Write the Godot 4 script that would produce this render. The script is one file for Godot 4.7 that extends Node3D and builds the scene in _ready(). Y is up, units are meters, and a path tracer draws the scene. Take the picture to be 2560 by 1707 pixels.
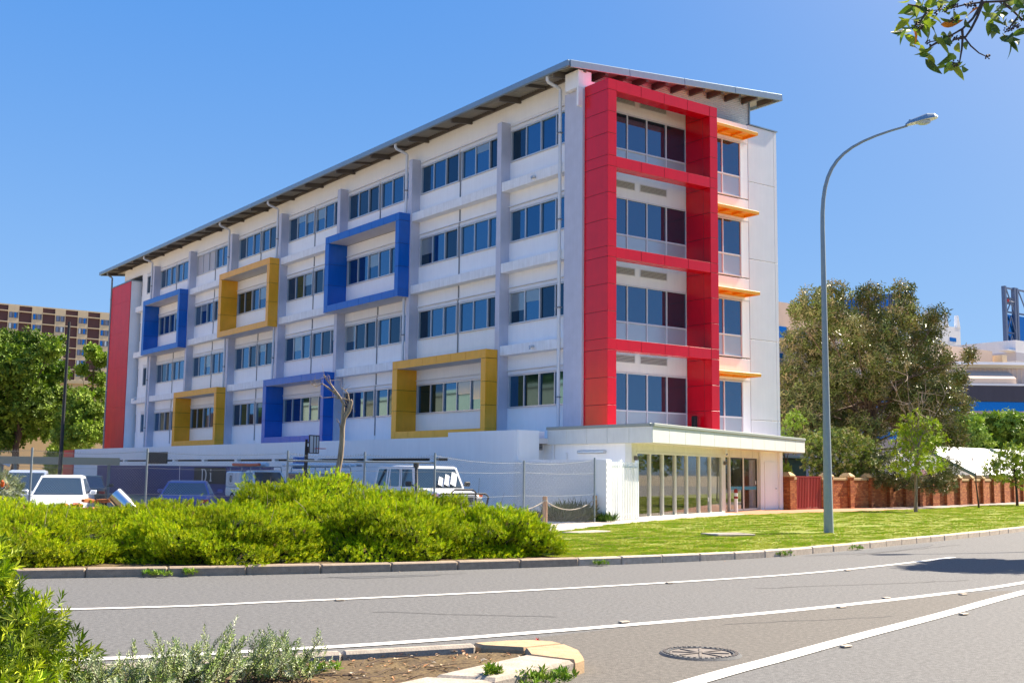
extends Node3D
# A four-storey office block with coloured window surrounds, seen across a road. World units are metres, y up.

var M := {}            # materials by name
var org := {}          # world origin of every node that was built in world coordinates
var taken := {}        # how often a top-level name was used
var rng := RandomNumberGenerator.new()

# ---------------------------------------------------------------- mesh collecting
class MB:
	var v := PackedVector3Array()
	var n := PackedVector3Array()
	var c := PackedColorArray()
	var u := PackedVector2Array()
	func tri(a: Vector3, b: Vector3, d: Vector3, inside = null) -> void:
		var m := (b - a).cross(d - a)
		if m.length_squared() < 1e-16: return
		m = m.normalized()
		if inside != null and m.dot((a + b + d) / 3.0 - inside) < 0.0:
			m = -m
			v.append_array([a, b, d])
		else:
			v.append_array([a, d, b])
		n.append_array([m, m, m])
	func quad(a: Vector3, b: Vector3, d: Vector3, e: Vector3, inside = null) -> void:
		tri(a, b, d, inside); tri(a, d, e, inside)
	func box(lo: Vector3, hi: Vector3, bev := 0.0) -> void:
		obox((lo + hi) / 2.0, (hi - lo).abs(), Basis(), bev)
	func obox(mid: Vector3, size: Vector3, bs: Basis, bev := 0.0) -> void:
		var h := size / 2.0
		if bev <= 0.0:
			for a in 3:
				for s in [-1.0, 1.0]:
					var q := []
					for k in [[-1, -1], [1, -1], [1, 1], [-1, 1]]:
						var w := Vector3.ZERO
						w[a] = s * h[a]; w[(a + 1) % 3] = k[0] * h[(a + 1) % 3]; w[(a + 2) % 3] = k[1] * h[(a + 2) % 3]
						q.append(mid + bs * w)
					quad(q[0], q[1], q[2], q[3], mid)
			return
		var b := minf(bev, minf(h.x, minf(h.y, h.z)) * 0.9)
		for a in 3:
			var a1 := (a + 1) % 3
			var a2 := (a + 2) % 3
			for s in [-1.0, 1.0]:
				var q := []
				for k in [[-1, -1], [1, -1], [1, 1], [-1, 1]]:
					var w := Vector3.ZERO
					w[a] = s * h[a]; w[a1] = k[0] * (h[a1] - b); w[a2] = k[1] * (h[a2] - b)
					q.append(mid + bs * w)
				quad(q[0], q[1], q[2], q[3], mid)
				for t in [-1.0, 1.0]:
					var e := []
					for r in [-1.0, 1.0]:
						var w1 := Vector3.ZERO
						var w2 := Vector3.ZERO
						w1[a] = s * h[a]; w1[a1] = t * (h[a1] - b); w1[a2] = r * (h[a2] - b)
						w2[a] = s * (h[a] - b); w2[a1] = t * h[a1]; w2[a2] = r * (h[a2] - b)
						e.append(mid + bs * w1); e.append(mid + bs * w2)
					quad(e[0], e[1], e[3], e[2], mid)
		for sx in [-1.0, 1.0]:
			for sy in [-1.0, 1.0]:
				for sz in [-1.0, 1.0]:
					tri(mid + bs * Vector3(sx * h.x, sy * (h.y - b), sz * (h.z - b)), mid + bs * Vector3(sx * (h.x - b), sy * h.y, sz * (h.z - b)), mid + bs * Vector3(sx * (h.x - b), sy * (h.y - b), sz * h.z), mid)
	# a bar of rectangular section from a to b
	func bar(a: Vector3, b: Vector3, w: float, h: float, bev := 0.0, up := Vector3.UP) -> void:
		var z := (b - a).normalized()
		if absf(z.dot(up)) > 0.98: up = Vector3.RIGHT
		var x := up.cross(z).normalized()
		obox((a + b) / 2.0, Vector3(w, h, a.distance_to(b)), Basis(x, z.cross(x), z), bev)
	func tube(pts: Array, rad, seg := 8, caps := true) -> void:
		var rings := []
		var nr := []
		var side := Vector3.ZERO
		for i in pts.size():
			var t: Vector3 = (pts[mini(i + 1, pts.size() - 1)] - pts[maxi(i - 1, 0)]).normalized()
			if side == Vector3.ZERO:
				side = t.cross(Vector3.UP if absf(t.y) < 0.9 else Vector3.RIGHT).normalized()
			side = (side - t * side.dot(t)).normalized()
			var o := t.cross(side)
			var r: float = rad[i] if rad is Array else rad
			var ring := []
			var rn := []
			for k in seg:
				var f := TAU * k / seg
				var d := side * cos(f) + o * sin(f)
				ring.append(pts[i] + d * r); rn.append(d)
			rings.append(ring); nr.append(rn)
		for i in pts.size() - 1:
			for k in seg:
				var l := (k + 1) % seg
				v.append_array([rings[i][k], rings[i + 1][l], rings[i][l], rings[i][k], rings[i + 1][k], rings[i + 1][l]])
				n.append_array([nr[i][k], nr[i + 1][l], nr[i][l], nr[i][k], nr[i + 1][k], nr[i + 1][l]])
		if caps:
			for i in [0, pts.size() - 1]:
				var other: Vector3 = pts[1] if i == 0 else pts[i - 1]
				for k in range(1, seg - 1):
					tri(rings[i][0], rings[i][k], rings[i][k + 1], other)
	func ball(mid: Vector3, r: Vector3, seg := 10, rows := 6, jit := 0.0, seed_ := 1) -> void:
		var g := []
		var rr := RandomNumberGenerator.new()
		rr.seed = seed_
		for i in rows + 1:
			var a := PI * i / rows - PI / 2
			var row := []
			for k in seg:
				var f := TAU * k / seg
				var q := 1.0 + (rr.randf_range(-jit, jit) if i > 0 and i < rows else 0.0)
				row.append(mid + Vector3(cos(a) * cos(f) * r.x, sin(a) * r.y, cos(a) * sin(f) * r.z) * q)
			g.append(row)
		for i in rows:
			for k in seg:
				var l := (k + 1) % seg
				for q in [[g[i][k], g[i + 1][k], g[i + 1][l]], [g[i][k], g[i + 1][l], g[i][l]]]:
					var m: Vector3 = (q[1] - q[0]).cross(q[2] - q[0])
					if m.length_squared() < 1e-16: continue
					if m.dot((q[0] + q[1] + q[2]) / 3.0 - mid) < 0: q = [q[0], q[2], q[1]]
					for w in [q[0], q[2], q[1]]:
						v.append(w)
						n.append(((w - mid) / (r * r)).normalized())
	# outline in (a, b) turned about the axis through mid
	func lathe(mid: Vector3, prof: Array, seg := 16, axis := Vector3.UP) -> void:
		var x := axis.cross(Vector3.RIGHT if absf(axis.x) < 0.9 else Vector3.FORWARD).normalized()
		var z := axis.cross(x)
		for i in prof.size() - 1:
			var p: Vector2 = prof[i]
			var q: Vector2 = prof[i + 1]
			var m := Vector2(q.y - p.y, -(q.x - p.x)).normalized()
			for k in seg:
				var f := TAU * k / seg
				var g := TAU * (k + 1) / seg
				var d := x * cos(f) + z * sin(f)
				var e := x * cos(g) + z * sin(g)
				var a1 := mid + d * p.x + axis * p.y
				var a2 := mid + e * p.x + axis * p.y
				var b1 := mid + d * q.x + axis * q.y
				var b2 := mid + e * q.x + axis * q.y
				v.append_array([a1, b2, a2, a1, b1, b2])
				var n1 := (d * m.x + axis * m.y).normalized()
				var n2 := (e * m.x + axis * m.y).normalized()
				n.append_array([n1, n2, n2, n1, n1, n2])
	# a flat outline (list of points in world) pushed along dir
	func prism(outline: PackedVector2Array, frame: Transform3D, depth: float) -> void:
		var ix := Geometry2D.triangulate_polygon(outline)
		var mid := Vector2.ZERO
		for q in outline: mid += q / outline.size()
		for i in range(0, ix.size(), 3):
			for s in [0.0, depth]:
				var w := []
				for k in 3:
					var q := outline[ix[i + k]]
					w.append(frame * Vector3(q.x, q.y, s))
				tri(w[0], w[1], w[2], (w[0] + w[1] + w[2]) / 3.0 + frame.basis.z * (depth / 2.0 - s))
		var cw := Geometry2D.is_polygon_clockwise(outline)
		for i in outline.size():
			var a := outline[i]
			var b := outline[(i + 1) % outline.size()]
			var o := Vector2(b.y - a.y, a.x - b.x).normalized() * (-1.0 if cw else 1.0)
			var m := (a + b) / 2 - o * 0.01
			quad(frame * Vector3(a.x, a.y, 0), frame * Vector3(b.x, b.y, 0), frame * Vector3(b.x, b.y, depth), frame * Vector3(a.x, a.y, depth), frame * Vector3(m.x, m.y, depth / 2))
	func mesh(shift := Vector3.ZERO) -> ArrayMesh:
		var a := []
		a.resize(Mesh.ARRAY_MAX)
		var w := v.duplicate()
		if shift != Vector3.ZERO:
			for i in w.size(): w[i] -= shift
		a[Mesh.ARRAY_VERTEX] = w
		a[Mesh.ARRAY_NORMAL] = n
		if c.size() == v.size(): a[Mesh.ARRAY_COLOR] = c
		if u.size() == v.size(): a[Mesh.ARRAY_TEX_UV] = u
		var am := ArrayMesh.new()
		am.add_surface_from_arrays(Mesh.PRIMITIVE_TRIANGLES, a)
		return am
	func base() -> Vector3:
		var lo := v[0]
		var hi := v[0]
		for q in v:
			lo = lo.min(q); hi = hi.max(q)
		return Vector3((lo.x + hi.x) / 2, lo.y, (lo.z + hi.z) / 2)

# ---------------------------------------------------------------- nodes
func put(o: Node3D, called: String, parent: Node3D) -> void:
	if parent == self:
		taken[called] = taken.get(called, -1) + 1
		if taken[called] > 0: called = "%s_%03d" % [called, taken[called]]
	o.name = called
	parent.add_child(o, true)

func add(b: MB, called: String, m: Material, parent: Node3D = self) -> MeshInstance3D:
	var o := MeshInstance3D.new()
	var at := b.base()
	o.mesh = b.mesh(at)
	o.material_override = m
	o.cast_shadow = GeometryInstance3D.SHADOW_CASTING_SETTING_ON
	put(o, called, parent)
	o.position = at - org.get(parent, Vector3.ZERO)
	org[o] = at
	return o

func tag(o: Node, label: String, category := "", group := "", kind := "") -> void:
	if label != "": o.set_meta("label", label)
	if category != "": o.set_meta("category", category)
	if group != "": o.set_meta("group", group)
	if kind != "": o.set_meta("kind", kind)

func thing(called: String, label: String, category: String, at := Vector3.ZERO, group := "") -> Node3D:
	var o := Node3D.new()
	put(o, called, self)
	o.position = at
	org[o] = at
	tag(o, label, category, group)
	return o

# a thing built round its own origin, to be moved and turned as a whole
func local_thing(called: String, label: String, category: String, group := "") -> Node3D:
	var o := thing(called, label, category, Vector3.ZERO, group)
	return o

func piece(called: String, m: Material, parent: Node3D, lo: Vector3, hi: Vector3, bev := 0.0) -> MeshInstance3D:
	var b := MB.new()
	b.box(lo, hi, bev)
	return add(b, called, m, parent)

func holder(called: String, parent: Node3D, at: Vector3) -> Node3D:
	var o := Node3D.new()
	put(o, called, parent)
	o.position = at - org.get(parent, Vector3.ZERO)
	org[o] = at
	return o

func copy(o: Node3D, called: String, label: String, at: Vector3, turn := 0.0, size := 1.0) -> Node3D:
	var c: Node3D = o.duplicate()
	put(c, called, self)
	c.transform = Transform3D(Basis(Vector3.UP, turn).scaled(Vector3.ONE * size), at)
	if label != "": c.set_meta("label", label)
	return c

func scatter(called: String, m: Mesh, mat: Material, xf: Array, cols: Array, parent: Node3D) -> MultiMeshInstance3D:
	var mm := MultiMesh.new()
	mm.transform_format = MultiMesh.TRANSFORM_3D
	mm.use_colors = cols.size() > 0
	mm.mesh = m
	mm.instance_count = xf.size()
	for i in xf.size():
		mm.set_instance_transform(i, xf[i])
		if cols.size() > 0: mm.set_instance_color(i, cols[i])
	var o := MultiMeshInstance3D.new()
	o.multimesh = mm
	o.material_override = mat
	put(o, called, parent)
	o.set_meta("kind", "stuff")
	return o

# ---------------------------------------------------------------- textures and materials
func noise_image(seed_: int, freq: float, oct: int, w := 512, h := 512, kind := FastNoiseLite.TYPE_SIMPLEX_SMOOTH) -> Image:
	var f := FastNoiseLite.new()
	f.seed = seed_; f.frequency = freq; f.noise_type = kind
	f.fractal_type = FastNoiseLite.FRACTAL_FBM; f.fractal_octaves = oct
	return f.get_seamless_image(w, h)

# grey noise blended between two tints
func tint_tex(img: Image, lo: Color, hi: Color, img2: Image = null, mix2 := 0.5, spread := 1.0) -> ImageTexture:
	var w := img.get_width()
	var h := img.get_height()
	img.convert(Image.FORMAT_L8)
	var d := img.get_data()
	var d2 := PackedByteArray()
	if img2 != null:
		img2.convert(Image.FORMAT_L8)
		d2 = img2.get_data()
	var o := PackedByteArray()
	o.resize(w * h * 3)
	var lut := []
	for i in 256:
		var q := lo.lerp(hi, clampf((i / 255.0 - 0.5) * spread + 0.5, 0, 1))
		lut.append([int(q.r * 255), int(q.g * 255), int(q.b * 255)])
	for i in w * h:
		var k: int = d[i]
		if img2 != null: k = int(d[i] * (1.0 - mix2) + d2[i] * mix2)
		var q: Array = lut[k]
		o[i * 3] = q[0]; o[i * 3 + 1] = q[1]; o[i * 3 + 2] = q[2]
	var r := Image.create_from_data(w, h, false, Image.FORMAT_RGB8, o)
	r.generate_mipmaps()
	return ImageTexture.create_from_image(r)

func bump_tex(img: Image, strength: float) -> ImageTexture:
	var c: Image = img.duplicate()
	c.convert(Image.FORMAT_RGBA8)
	c.bump_map_to_normal_map(strength)
	c.generate_mipmaps()
	return ImageTexture.create_from_image(c)

func sm(col: Color, rough := 0.6, metal := 0.0) -> StandardMaterial3D:
	var m := StandardMaterial3D.new()
	m.albedo_color = col
	m.roughness = rough
	m.metallic = metal
	return m

func tri_mat(col: Color, rough: float, tex: Texture2D, scale: float, metal := 0.0, nrm: Texture2D = null, nstr := 0.5) -> StandardMaterial3D:
	var m := sm(col, rough, metal)
	m.albedo_texture = tex
	m.uv1_triplanar = true
	m.uv1_world_triplanar = true
	m.uv1_scale = Vector3.ONE * scale
	if nrm != null:
		m.normal_enabled = true
		m.normal_texture = nrm
		m.normal_scale = nstr
	return m

func leaf_mat(rough := 0.55, back := Color(0.25, 0.3, 0.05)) -> StandardMaterial3D:
	var m := sm(Color.WHITE, rough)
	m.vertex_color_use_as_albedo = true
	m.cull_mode = BaseMaterial3D.CULL_DISABLED
	m.backlight_enabled = true
	m.backlight = back
	m.metallic_specular = 0.25
	return m

func hx(s: String) -> Color: return Color.html(s)

func make_materials() -> void:
	var g := Color(0.86, 0.86, 0.86)
	var fine := noise_image(3, 0.09, 3)
	var blotch := noise_image(5, 0.012, 4)
	var streak := noise_image(7, 0.05, 4, 512, 32)
	streak.resize(512, 512, Image.INTERPOLATE_CUBIC)
	var t_wall := tint_tex(blotch.duplicate(), Color(0.97, 0.97, 0.972), Color.WHITE, streak.duplicate(), 0.55, 1.3)
	var t_dirty := tint_tex(streak.duplicate(), Color(0.92, 0.915, 0.91), Color.WHITE, blotch.duplicate(), 0.45, 1.4)
	var t_fine := tint_tex(fine.duplicate(), Color(0.72, 0.72, 0.72), Color.WHITE, blotch.duplicate(), 0.4, 1.4)
	var t_panel := tint_tex(blotch.duplicate(), Color(0.94, 0.94, 0.94), Color.WHITE, streak.duplicate(), 0.4, 1.2)
	var speck := noise_image(11, 0.35, 2, 1024, 1024)
	var speck2 := noise_image(12, 0.045, 4, 1024, 1024)
	var t_asph := tint_tex(speck.duplicate(), Color(0.42, 0.42, 0.42), Color(1, 1, 0.99), speck2.duplicate(), 0.26, 1.7)
	var n_asph := bump_tex(speck, 3.0)
	var n_fine := bump_tex(fine, 4.0)
	var t_soil := tint_tex(noise_image(21, 0.06, 5), hx("57472f"), hx("9c8a63"), noise_image(22, 0.01, 3), 0.4, 1.6)
	var t_lawn := tint_tex(noise_image(31, 0.05, 5, 1024, 1024), Color(0.82, 0.86, 0.66), Color(1.0, 1.0, 0.9), noise_image(32, 0.008, 4, 1024, 1024), 0.55, 1.8)
	var t_wood := tint_tex(streak.duplicate(), hx("8a5a3c"), hx("e0c2a0"), fine.duplicate(), 0.3, 1.5)
	var t_bark := tint_tex(streak.duplicate(), Color(0.5, 0.47, 0.45), Color.WHITE, fine.duplicate(), 0.4, 1.6)
	var t_board := tint_tex(blotch.duplicate(), hx("4b4a24"), hx("a08a5e"), streak.duplicate(), 0.5, 1.8)

	var t_worn := tint_tex(noise_image(41, 0.12, 4), Color(0.72, 0.71, 0.7), Color.WHITE, noise_image(42, 0.02, 3), 0.3, 1.0)
	M.white = tri_mat(hx("fafafa"), 0.55, t_wall, 0.22)
	M.white_dirty = tri_mat(hx("f8f8f8"), 0.6, t_wall, 0.12)
	M.wall_panel = tri_mat(hx("ebebec"), 0.42, t_wall, 0.2)
	M.lilac = tri_mat(hx("cdcdda"), 0.5, t_panel, 0.25)
	M.ledge = tri_mat(hx("fafafa"), 0.6, t_dirty, 0.3)
	M.joint = sm(hx("7f8288"), 0.7)
	M.frame = sm(hx("c6c9cd"), 0.35, 0.3)
	M.frame_white = sm(hx("dcdde0"), 0.4)
	M.trim = sm(hx("e2e3e5"), 0.45)
	M.red = tri_mat(hx("ea0220"), 0.22, t_panel, 0.2)
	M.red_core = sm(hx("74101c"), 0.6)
	M.red_old = tri_mat(hx("d8162a"), 0.5, t_dirty, 0.15)
	M.blue = tri_mat(hx("0066c4"), 0.3, t_panel, 0.3)
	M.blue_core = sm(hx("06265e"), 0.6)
	M.yellow = tri_mat(hx("ffb428"), 0.35, t_panel, 0.3)
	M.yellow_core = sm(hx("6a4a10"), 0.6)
	M.shade = sm(hx("eda31f"), 0.45)
	M.soffit = tri_mat(hx("d6d3d4"), 0.6, t_panel, 0.3)
	M.zinc = tri_mat(hx("93a3ae"), 0.38, t_panel, 0.6, 0.55)
	M.galv = tri_mat(hx("929da2"), 0.5, t_panel, 1.2, 0.35)
	M.roof_under = tri_mat(hx("a8a196"), 0.55, t_panel, 0.6, 0.1)
	M.rafter = sm(hx("5d5650"), 0.6)
	M.corrugated = tri_mat(hx("c9cacb"), 0.4, t_panel, 0.5, 0.25)
	M.glass = sm(hx("4a7593"), 0.03, 0.92)
	M.glass_end = sm(hx("5f7488"), 0.03, 0.85)
	M.glass_b = sm(hx("3f6a88"), 0.03, 0.92)
	M.glass_c = sm(hx("2f4c60"), 0.04, 0.9)
	M.blind = sm(hx("8e9aa0"), 0.12, 0.5)
	M.frosted = sm(hx("b9c2c8"), 0.25, 0.25)
	M.louvre = sm(hx("b9b8bf"), 0.5)
	M.dark = sm(hx("15161a"), 0.7)
	M.shop_glass = sm(Color(0.2, 0.25, 0.2, 0.08), 0.02); M.shop_glass.transparency = BaseMaterial3D.TRANSPARENCY_ALPHA; M.shop_glass.metallic_specular = 0.6
	M.board = tri_mat(hx("5b5640"), 0.8, t_board, 0.5)
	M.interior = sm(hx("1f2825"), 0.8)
	M.cream_frame = sm(hx("dddace"), 0.45)
	M.cream = tri_mat(hx("e6e3d6"), 0.5, t_panel, 0.4)
	M.fascia = tri_mat(hx("d4d7d4"), 0.4, t_panel, 0.3)
	M.flashing = sm(hx("8d9592"), 0.5, 0.2)
	M.teal = sm(hx("1f7f9c"), 0.4)
	M.black_frame = sm(hx("2b2c2c"), 0.4)

	M.asphalt = tri_mat(hx("7e7e7f"), 0.85, t_asph, 0.3, 0.0, n_asph, 0.2)
	M.asphalt_patch = tri_mat(hx("74767a"), 0.85, t_asph, 0.3, 0.0, n_asph, 0.2)
	M.asphalt_warm = tri_mat(hx("7c7771"), 0.88, t_asph, 0.3, 0.0, n_asph, 0.2)
	M.tar = sm(hx("3d3c3c"), 0.7)
	M.paint = tri_mat(hx("f2f1ec"), 0.7, t_worn, 0.9)
	M.concrete = tri_mat(hx("b9ad9e"), 0.85, t_fine, 0.9, 0.0, n_fine, 0.25)
	M.kerb = tri_mat(hx("d2c2ae"), 0.88, t_fine, 1.3, 0.0, n_fine, 0.3)
	M.kerb_dark = tri_mat(hx("b3a08a"), 0.9, t_fine, 1.3, 0.0, n_fine, 0.3)
	M.kerb_buff = tri_mat(hx("c6a781"), 0.9, t_fine, 1.1, 0.0, n_fine, 0.25)
	M.path = tri_mat(hx("cfc3b6"), 0.88, t_fine, 0.5, 0.0, n_fine, 0.2)
	M.paver = tri_mat(hx("c48a68"), 0.88, t_fine, 0.8)
	M.path_grey = tri_mat(hx("a59690"), 0.88, t_fine, 0.6)
	M.ground = tri_mat(hx("a89a80"), 0.95, t_fine, 0.15)
	M.soil = tri_mat(hx("bab09c"), 0.95, t_soil, 0.6, 0.0, n_fine, 0.6)
	M.lawn = tri_mat(hx("858a38"), 0.95, t_lawn, 0.16)
	M.iron = tri_mat(hx("8a827b"), 0.7, t_fine, 2.0, 0.3)
	M.wood = tri_mat(Color.WHITE, 0.85, t_wood, 1.4)
	M.rope = sm(hx("b5ab9c"), 0.9)
	M.bark = tri_mat(hx("9c8270"), 0.9, t_bark, 0.8)
	M.bark_pale = tri_mat(hx("b8a693"), 0.9, t_bark, 0.9)
	M.bark_dark = tri_mat(hx("5d4b40"), 0.9, t_bark, 0.8)
	M.deadwood = tri_mat(hx("c9b7a2"), 0.9, t_bark, 1.5)
	M.leaf = leaf_mat(0.5, Color(0.45, 0.5, 0.08))
	M.leaf_gloss = leaf_mat(0.35, Color(0.35, 0.4, 0.05))
	M.leaf_dull = leaf_mat(0.32, Color(0.2, 0.2, 0.08))
	M.litter = leaf_mat(0.9, Color(0.05, 0.04, 0.02))
	M.berry = sm(hx("3a2720"), 0.5)
	M.twig = sm(hx("55453c"), 0.9)
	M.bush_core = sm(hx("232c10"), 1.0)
	M.brick = tri_mat(hx("bb6a36"), 0.9, t_fine, 1.6)
	M.brick2 = tri_mat(hx("a85c32"), 0.9, t_fine, 1.6)
	M.brick3 = tri_mat(hx("cb8048"), 0.9, t_fine, 1.6)
	M.mortar = tri_mat(hx("a8784e"), 0.95, t_fine, 1.6)
	M.coping = tri_mat(hx("cdb083"), 0.85, t_fine, 1.2)
	M.gate_red = sm(hx("8e231b"), 0.4)
	M.car_white = sm(hx("dfe2e6"), 0.25); M.car_white.clearcoat_enabled = true
	M.car_blue = sm(hx("1d3f96"), 0.25); M.car_blue.clearcoat_enabled = true
	M.car_silver = sm(hx("b9c4d2"), 0.25, 0.3); M.car_silver.clearcoat_enabled = true
	M.car_dark = sm(hx("23252b"), 0.25); M.car_dark.clearcoat_enabled = true
	M.car_glass = sm(hx("4e6674"), 0.04, 0.7)
	M.tyre = sm(hx("1b1b1c"), 0.9)
	M.rim = sm(hx("a8abae"), 0.35, 0.8)
	M.plastic = sm(hx("26272a"), 0.6)
	M.orange = sm(hx("d8603a"), 0.6)
	M.amber = sm(hx("f06a1a"), 0.4)
	M.tail = sm(hx("b01818"), 0.35)
	M.chrome = sm(hx("d8dadd"), 0.16, 0.95)
	M.pipe_white = sm(hx("cfdbe6"), 0.4)
	M.navy = tri_mat(hx("002c78"), 0.6, t_panel, 0.2)
	M.sky_blue_plastic = sm(hx("2e6bb0"), 0.45)
	M.wire = sm(hx("84898a"), 0.6, 0.3)
	M.steel_white = sm(hx("e6ebea"), 0.45)
	M.paint_brick = tri_mat(hx("eceded"), 0.6, t_wall, 0.4)
	M.tan = tri_mat(hx("cdb592"), 0.85, t_wall, 0.1)
	M.brown_brick = tri_mat(hx("553a3a"), 0.85, t_wall, 0.1)
	M.far_cream = tri_mat(hx("c4b496"), 0.8, t_wall, 0.1)
	M.far_white = tri_mat(hx("e4e6e8"), 0.7, t_wall, 0.1)
	M.far_beige = tri_mat(hx("c4ae9c"), 0.8, t_wall, 0.1)
	M.far_rib = tri_mat(hx("b9a79c"), 0.7, t_wall, 0.1)
	M.far_band = tri_mat(hx("4b4a57"), 0.8, t_dirty, 0.08)
	M.far_glass = sm(hx("1e74b8"), 0.06, 0.75)
	M.far_steel = sm(hx("5a6c8c"), 0.6)
	M.far_dark = sm(hx("51596c"), 0.4)
	M.roof_white = sm(hx("f0f0f2"), 0.5)
	M.green_paint = sm(hx("3d5750"), 0.6)
	M.tin_red = sm(hx("a2453c"), 0.6)

# ---------------------------------------------------------------- camera, sky, sun
const EYE := Vector3(0, 1.6, 0)
var fwd: Vector3
var rgt: Vector3

func make_view() -> void:
	var yaw := deg_to_rad(35.99576)
	var pit := deg_to_rad(6.57672)
	var rol := deg_to_rad(0.68053)
	var f := Vector3(sin(yaw) * cos(pit), sin(pit), -cos(yaw) * cos(pit))
	var r := Vector3(cos(yaw), 0, sin(yaw))
	var u := r.cross(f)
	fwd = Vector3(sin(yaw), 0, -cos(yaw))
	rgt = r
	var cam := Camera3D.new()
	cam.name = "camera"
	add_child(cam)
	cam.transform = Transform3D(Basis(r * cos(rol) + u * sin(rol), u * cos(rol) - r * sin(rol), -f), EYE)
	cam.fov = 33.476
	cam.near = 0.1
	cam.far = 3000.0
	cam.current = true

	var env := Environment.new()
	env.background_mode = Environment.BG_SKY
	var sky := Sky.new()
	var sk := ProceduralSkyMaterial.new()
	sk.sky_top_color = hx("3a87de")
	sk.sky_horizon_color = hx("a6cff4")
	sk.sky_curve = 0.18
	sk.ground_horizon_color = hx("b5b2a8")
	sk.ground_bottom_color = hx("8a8478")
	sk.sun_angle_max = 95.0
	sk.sun_curve = 0.27
	sky.sky_material = sk
	env.sky = sky
	env.tonemap_mode = Environment.TONE_MAPPER_LINEAR
	env.tonemap_exposure = 3.05
	env.background_energy_multiplier = 0.365
	env.sdfgi_enabled = true
	env.ssao_enabled = true
	env.ssil_enabled = true
	var we := WorldEnvironment.new()
	we.name = "world_environment"
	we.environment = env
	add_child(we)

	var sun := DirectionalLight3D.new()
	sun.name = "sun"
	sun.light_energy = 1.55
	sun.light_color = hx("fff1dc")
	sun.light_angular_distance = 0.5
	sun.shadow_enabled = true
	add_child(sun)
	var el := deg_to_rad(46.0)
	var az := deg_to_rad(3.5)
	var to_sun := Vector3(cos(el) * cos(az), sin(el), cos(el) * sin(az))
	sun.look_at_from_position(to_sun * 100.0, Vector3.ZERO, Vector3.UP)

# ---------------------------------------------------------------- ground, road, kerbs, lawn, paths
var KERB := [Vector2(-70, -66), Vector2(-30, -37), Vector2(-8, -22.6), Vector2(0, -19.0), Vector2(4.8, -17.3), Vector2(8.1, -16.3), Vector2(12.5, -15.5), Vector2(16.6, -15.25), Vector2(19.8, -15.75), Vector2(23.5, -16.6), Vector2(27.7, -17.6), Vector2(33.4, -19.15), Vector2(45, -22.6), Vector2(70, -30.2), Vector2(140, -52)]
var LAWN := [Vector2(2, -23.4), Vector2(8, -22.6), Vector2(14, -21.9), Vector2(18.4, -23.3), Vector2(23, -25.95), Vector2(31.3, -29.6), Vector2(34.6, -30.35), Vector2(39, -31.1), Vector2(43.6, -31.7), Vector2(50.4, -33.2), Vector2(56.4, -35.0), Vector2(65.6, -37.5), Vector2(85, -43), Vector2(140, -59)]

func smooth(pts: Array, n: int) -> Array:
	var out := []
	for i in pts.size() - 1:
		var a: Vector2 = pts[maxi(i - 1, 0)]
		var b: Vector2 = pts[i]
		var c: Vector2 = pts[i + 1]
		var d: Vector2 = pts[mini(i + 2, pts.size() - 1)]
		for k in n: out.append(b.cubic_interpolate(c, a, d, float(k) / n))
	out.append(pts[-1])
	return out

func resample(pts: Array, step: float) -> Array:
	var out := [pts[0]]
	var left := step
	for i in pts.size() - 1:
		var a: Vector2 = pts[i]
		var b: Vector2 = pts[i + 1]
		var l := a.distance_to(b)
		var s := left
		while s <= l:
			out.append(a.lerp(b, s / l)); s += step
		left = s - l
	return out

func v3(p: Vector2, y: float) -> Vector3: return Vector3(p.x, y, p.y)

func offset_line(pts: Array, d: float) -> Array:
	var out := []
	for i in pts.size():
		var t: Vector2 = (pts[mini(i + 1, pts.size() - 1)] - pts[maxi(i - 1, 0)]).normalized()
		out.append(pts[i] + Vector2(t.y, -t.x) * d)
	return out

func flat(called: String, poly: Array, y: float, m: Material, kind := "structure", skirt := 0.0) -> MeshInstance3D:
	var b := MB.new()
	var pv := PackedVector2Array(poly)
	var ix := Geometry2D.triangulate_polygon(pv)
	for i in range(0, ix.size(), 3):
		b.tri(v3(pv[ix[i]], y), v3(pv[ix[i + 1]], y), v3(pv[ix[i + 2]], y), v3(pv[ix[i]], y - 1.0))
	if skirt > 0.0:
		for i in pv.size():
			var p := pv[i]
			var q := pv[(i + 1) % pv.size()]
			b.quad(v3(p, y), v3(q, y), v3(q, y - skirt), v3(p, y - skirt))
	var o := add(b, called, m)
	if kind != "": o.set_meta("kind", kind)
	return o

# a band between two lines with the same number of points
func band(l1: Array, l2: Array, y1: float, y2: float, rows: int, bumps: float) -> MB:
	var b := MB.new()
	var f := FastNoiseLite.new()
	f.seed = 4; f.frequency = 0.25
	for i in l1.size() - 1:
		for r in rows:
			var q := []
			for k in [[i, r], [i + 1, r], [i + 1, r + 1], [i, r + 1]]:
				var t := float(k[1]) / rows
				var p: Vector2 = l1[k[0]].lerp(l2[k[0]], t)
				var e := bumps * f.get_noise_2d(p.x, p.y) * sin(PI * t)
				q.append(v3(p, lerpf(y1, y2, t) + e))
			b.quad(q[0], q[1], q[2], q[3], q[0] - Vector3(0, 1, 0))
	return b

func ribbon(called: String, pts: Array, w: float, y: float, m: Material) -> void:
	var b := MB.new()
	var l := offset_line(pts, w / 2)
	var r := offset_line(pts, -w / 2)
	for i in pts.size() - 1:
		b.quad(v3(l[i], y), v3(l[i + 1], y), v3(r[i + 1], y), v3(r[i], y), v3(l[i], y - 1))
	var o := add(b, called, m)
	o.set_meta("kind", "structure")

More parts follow.
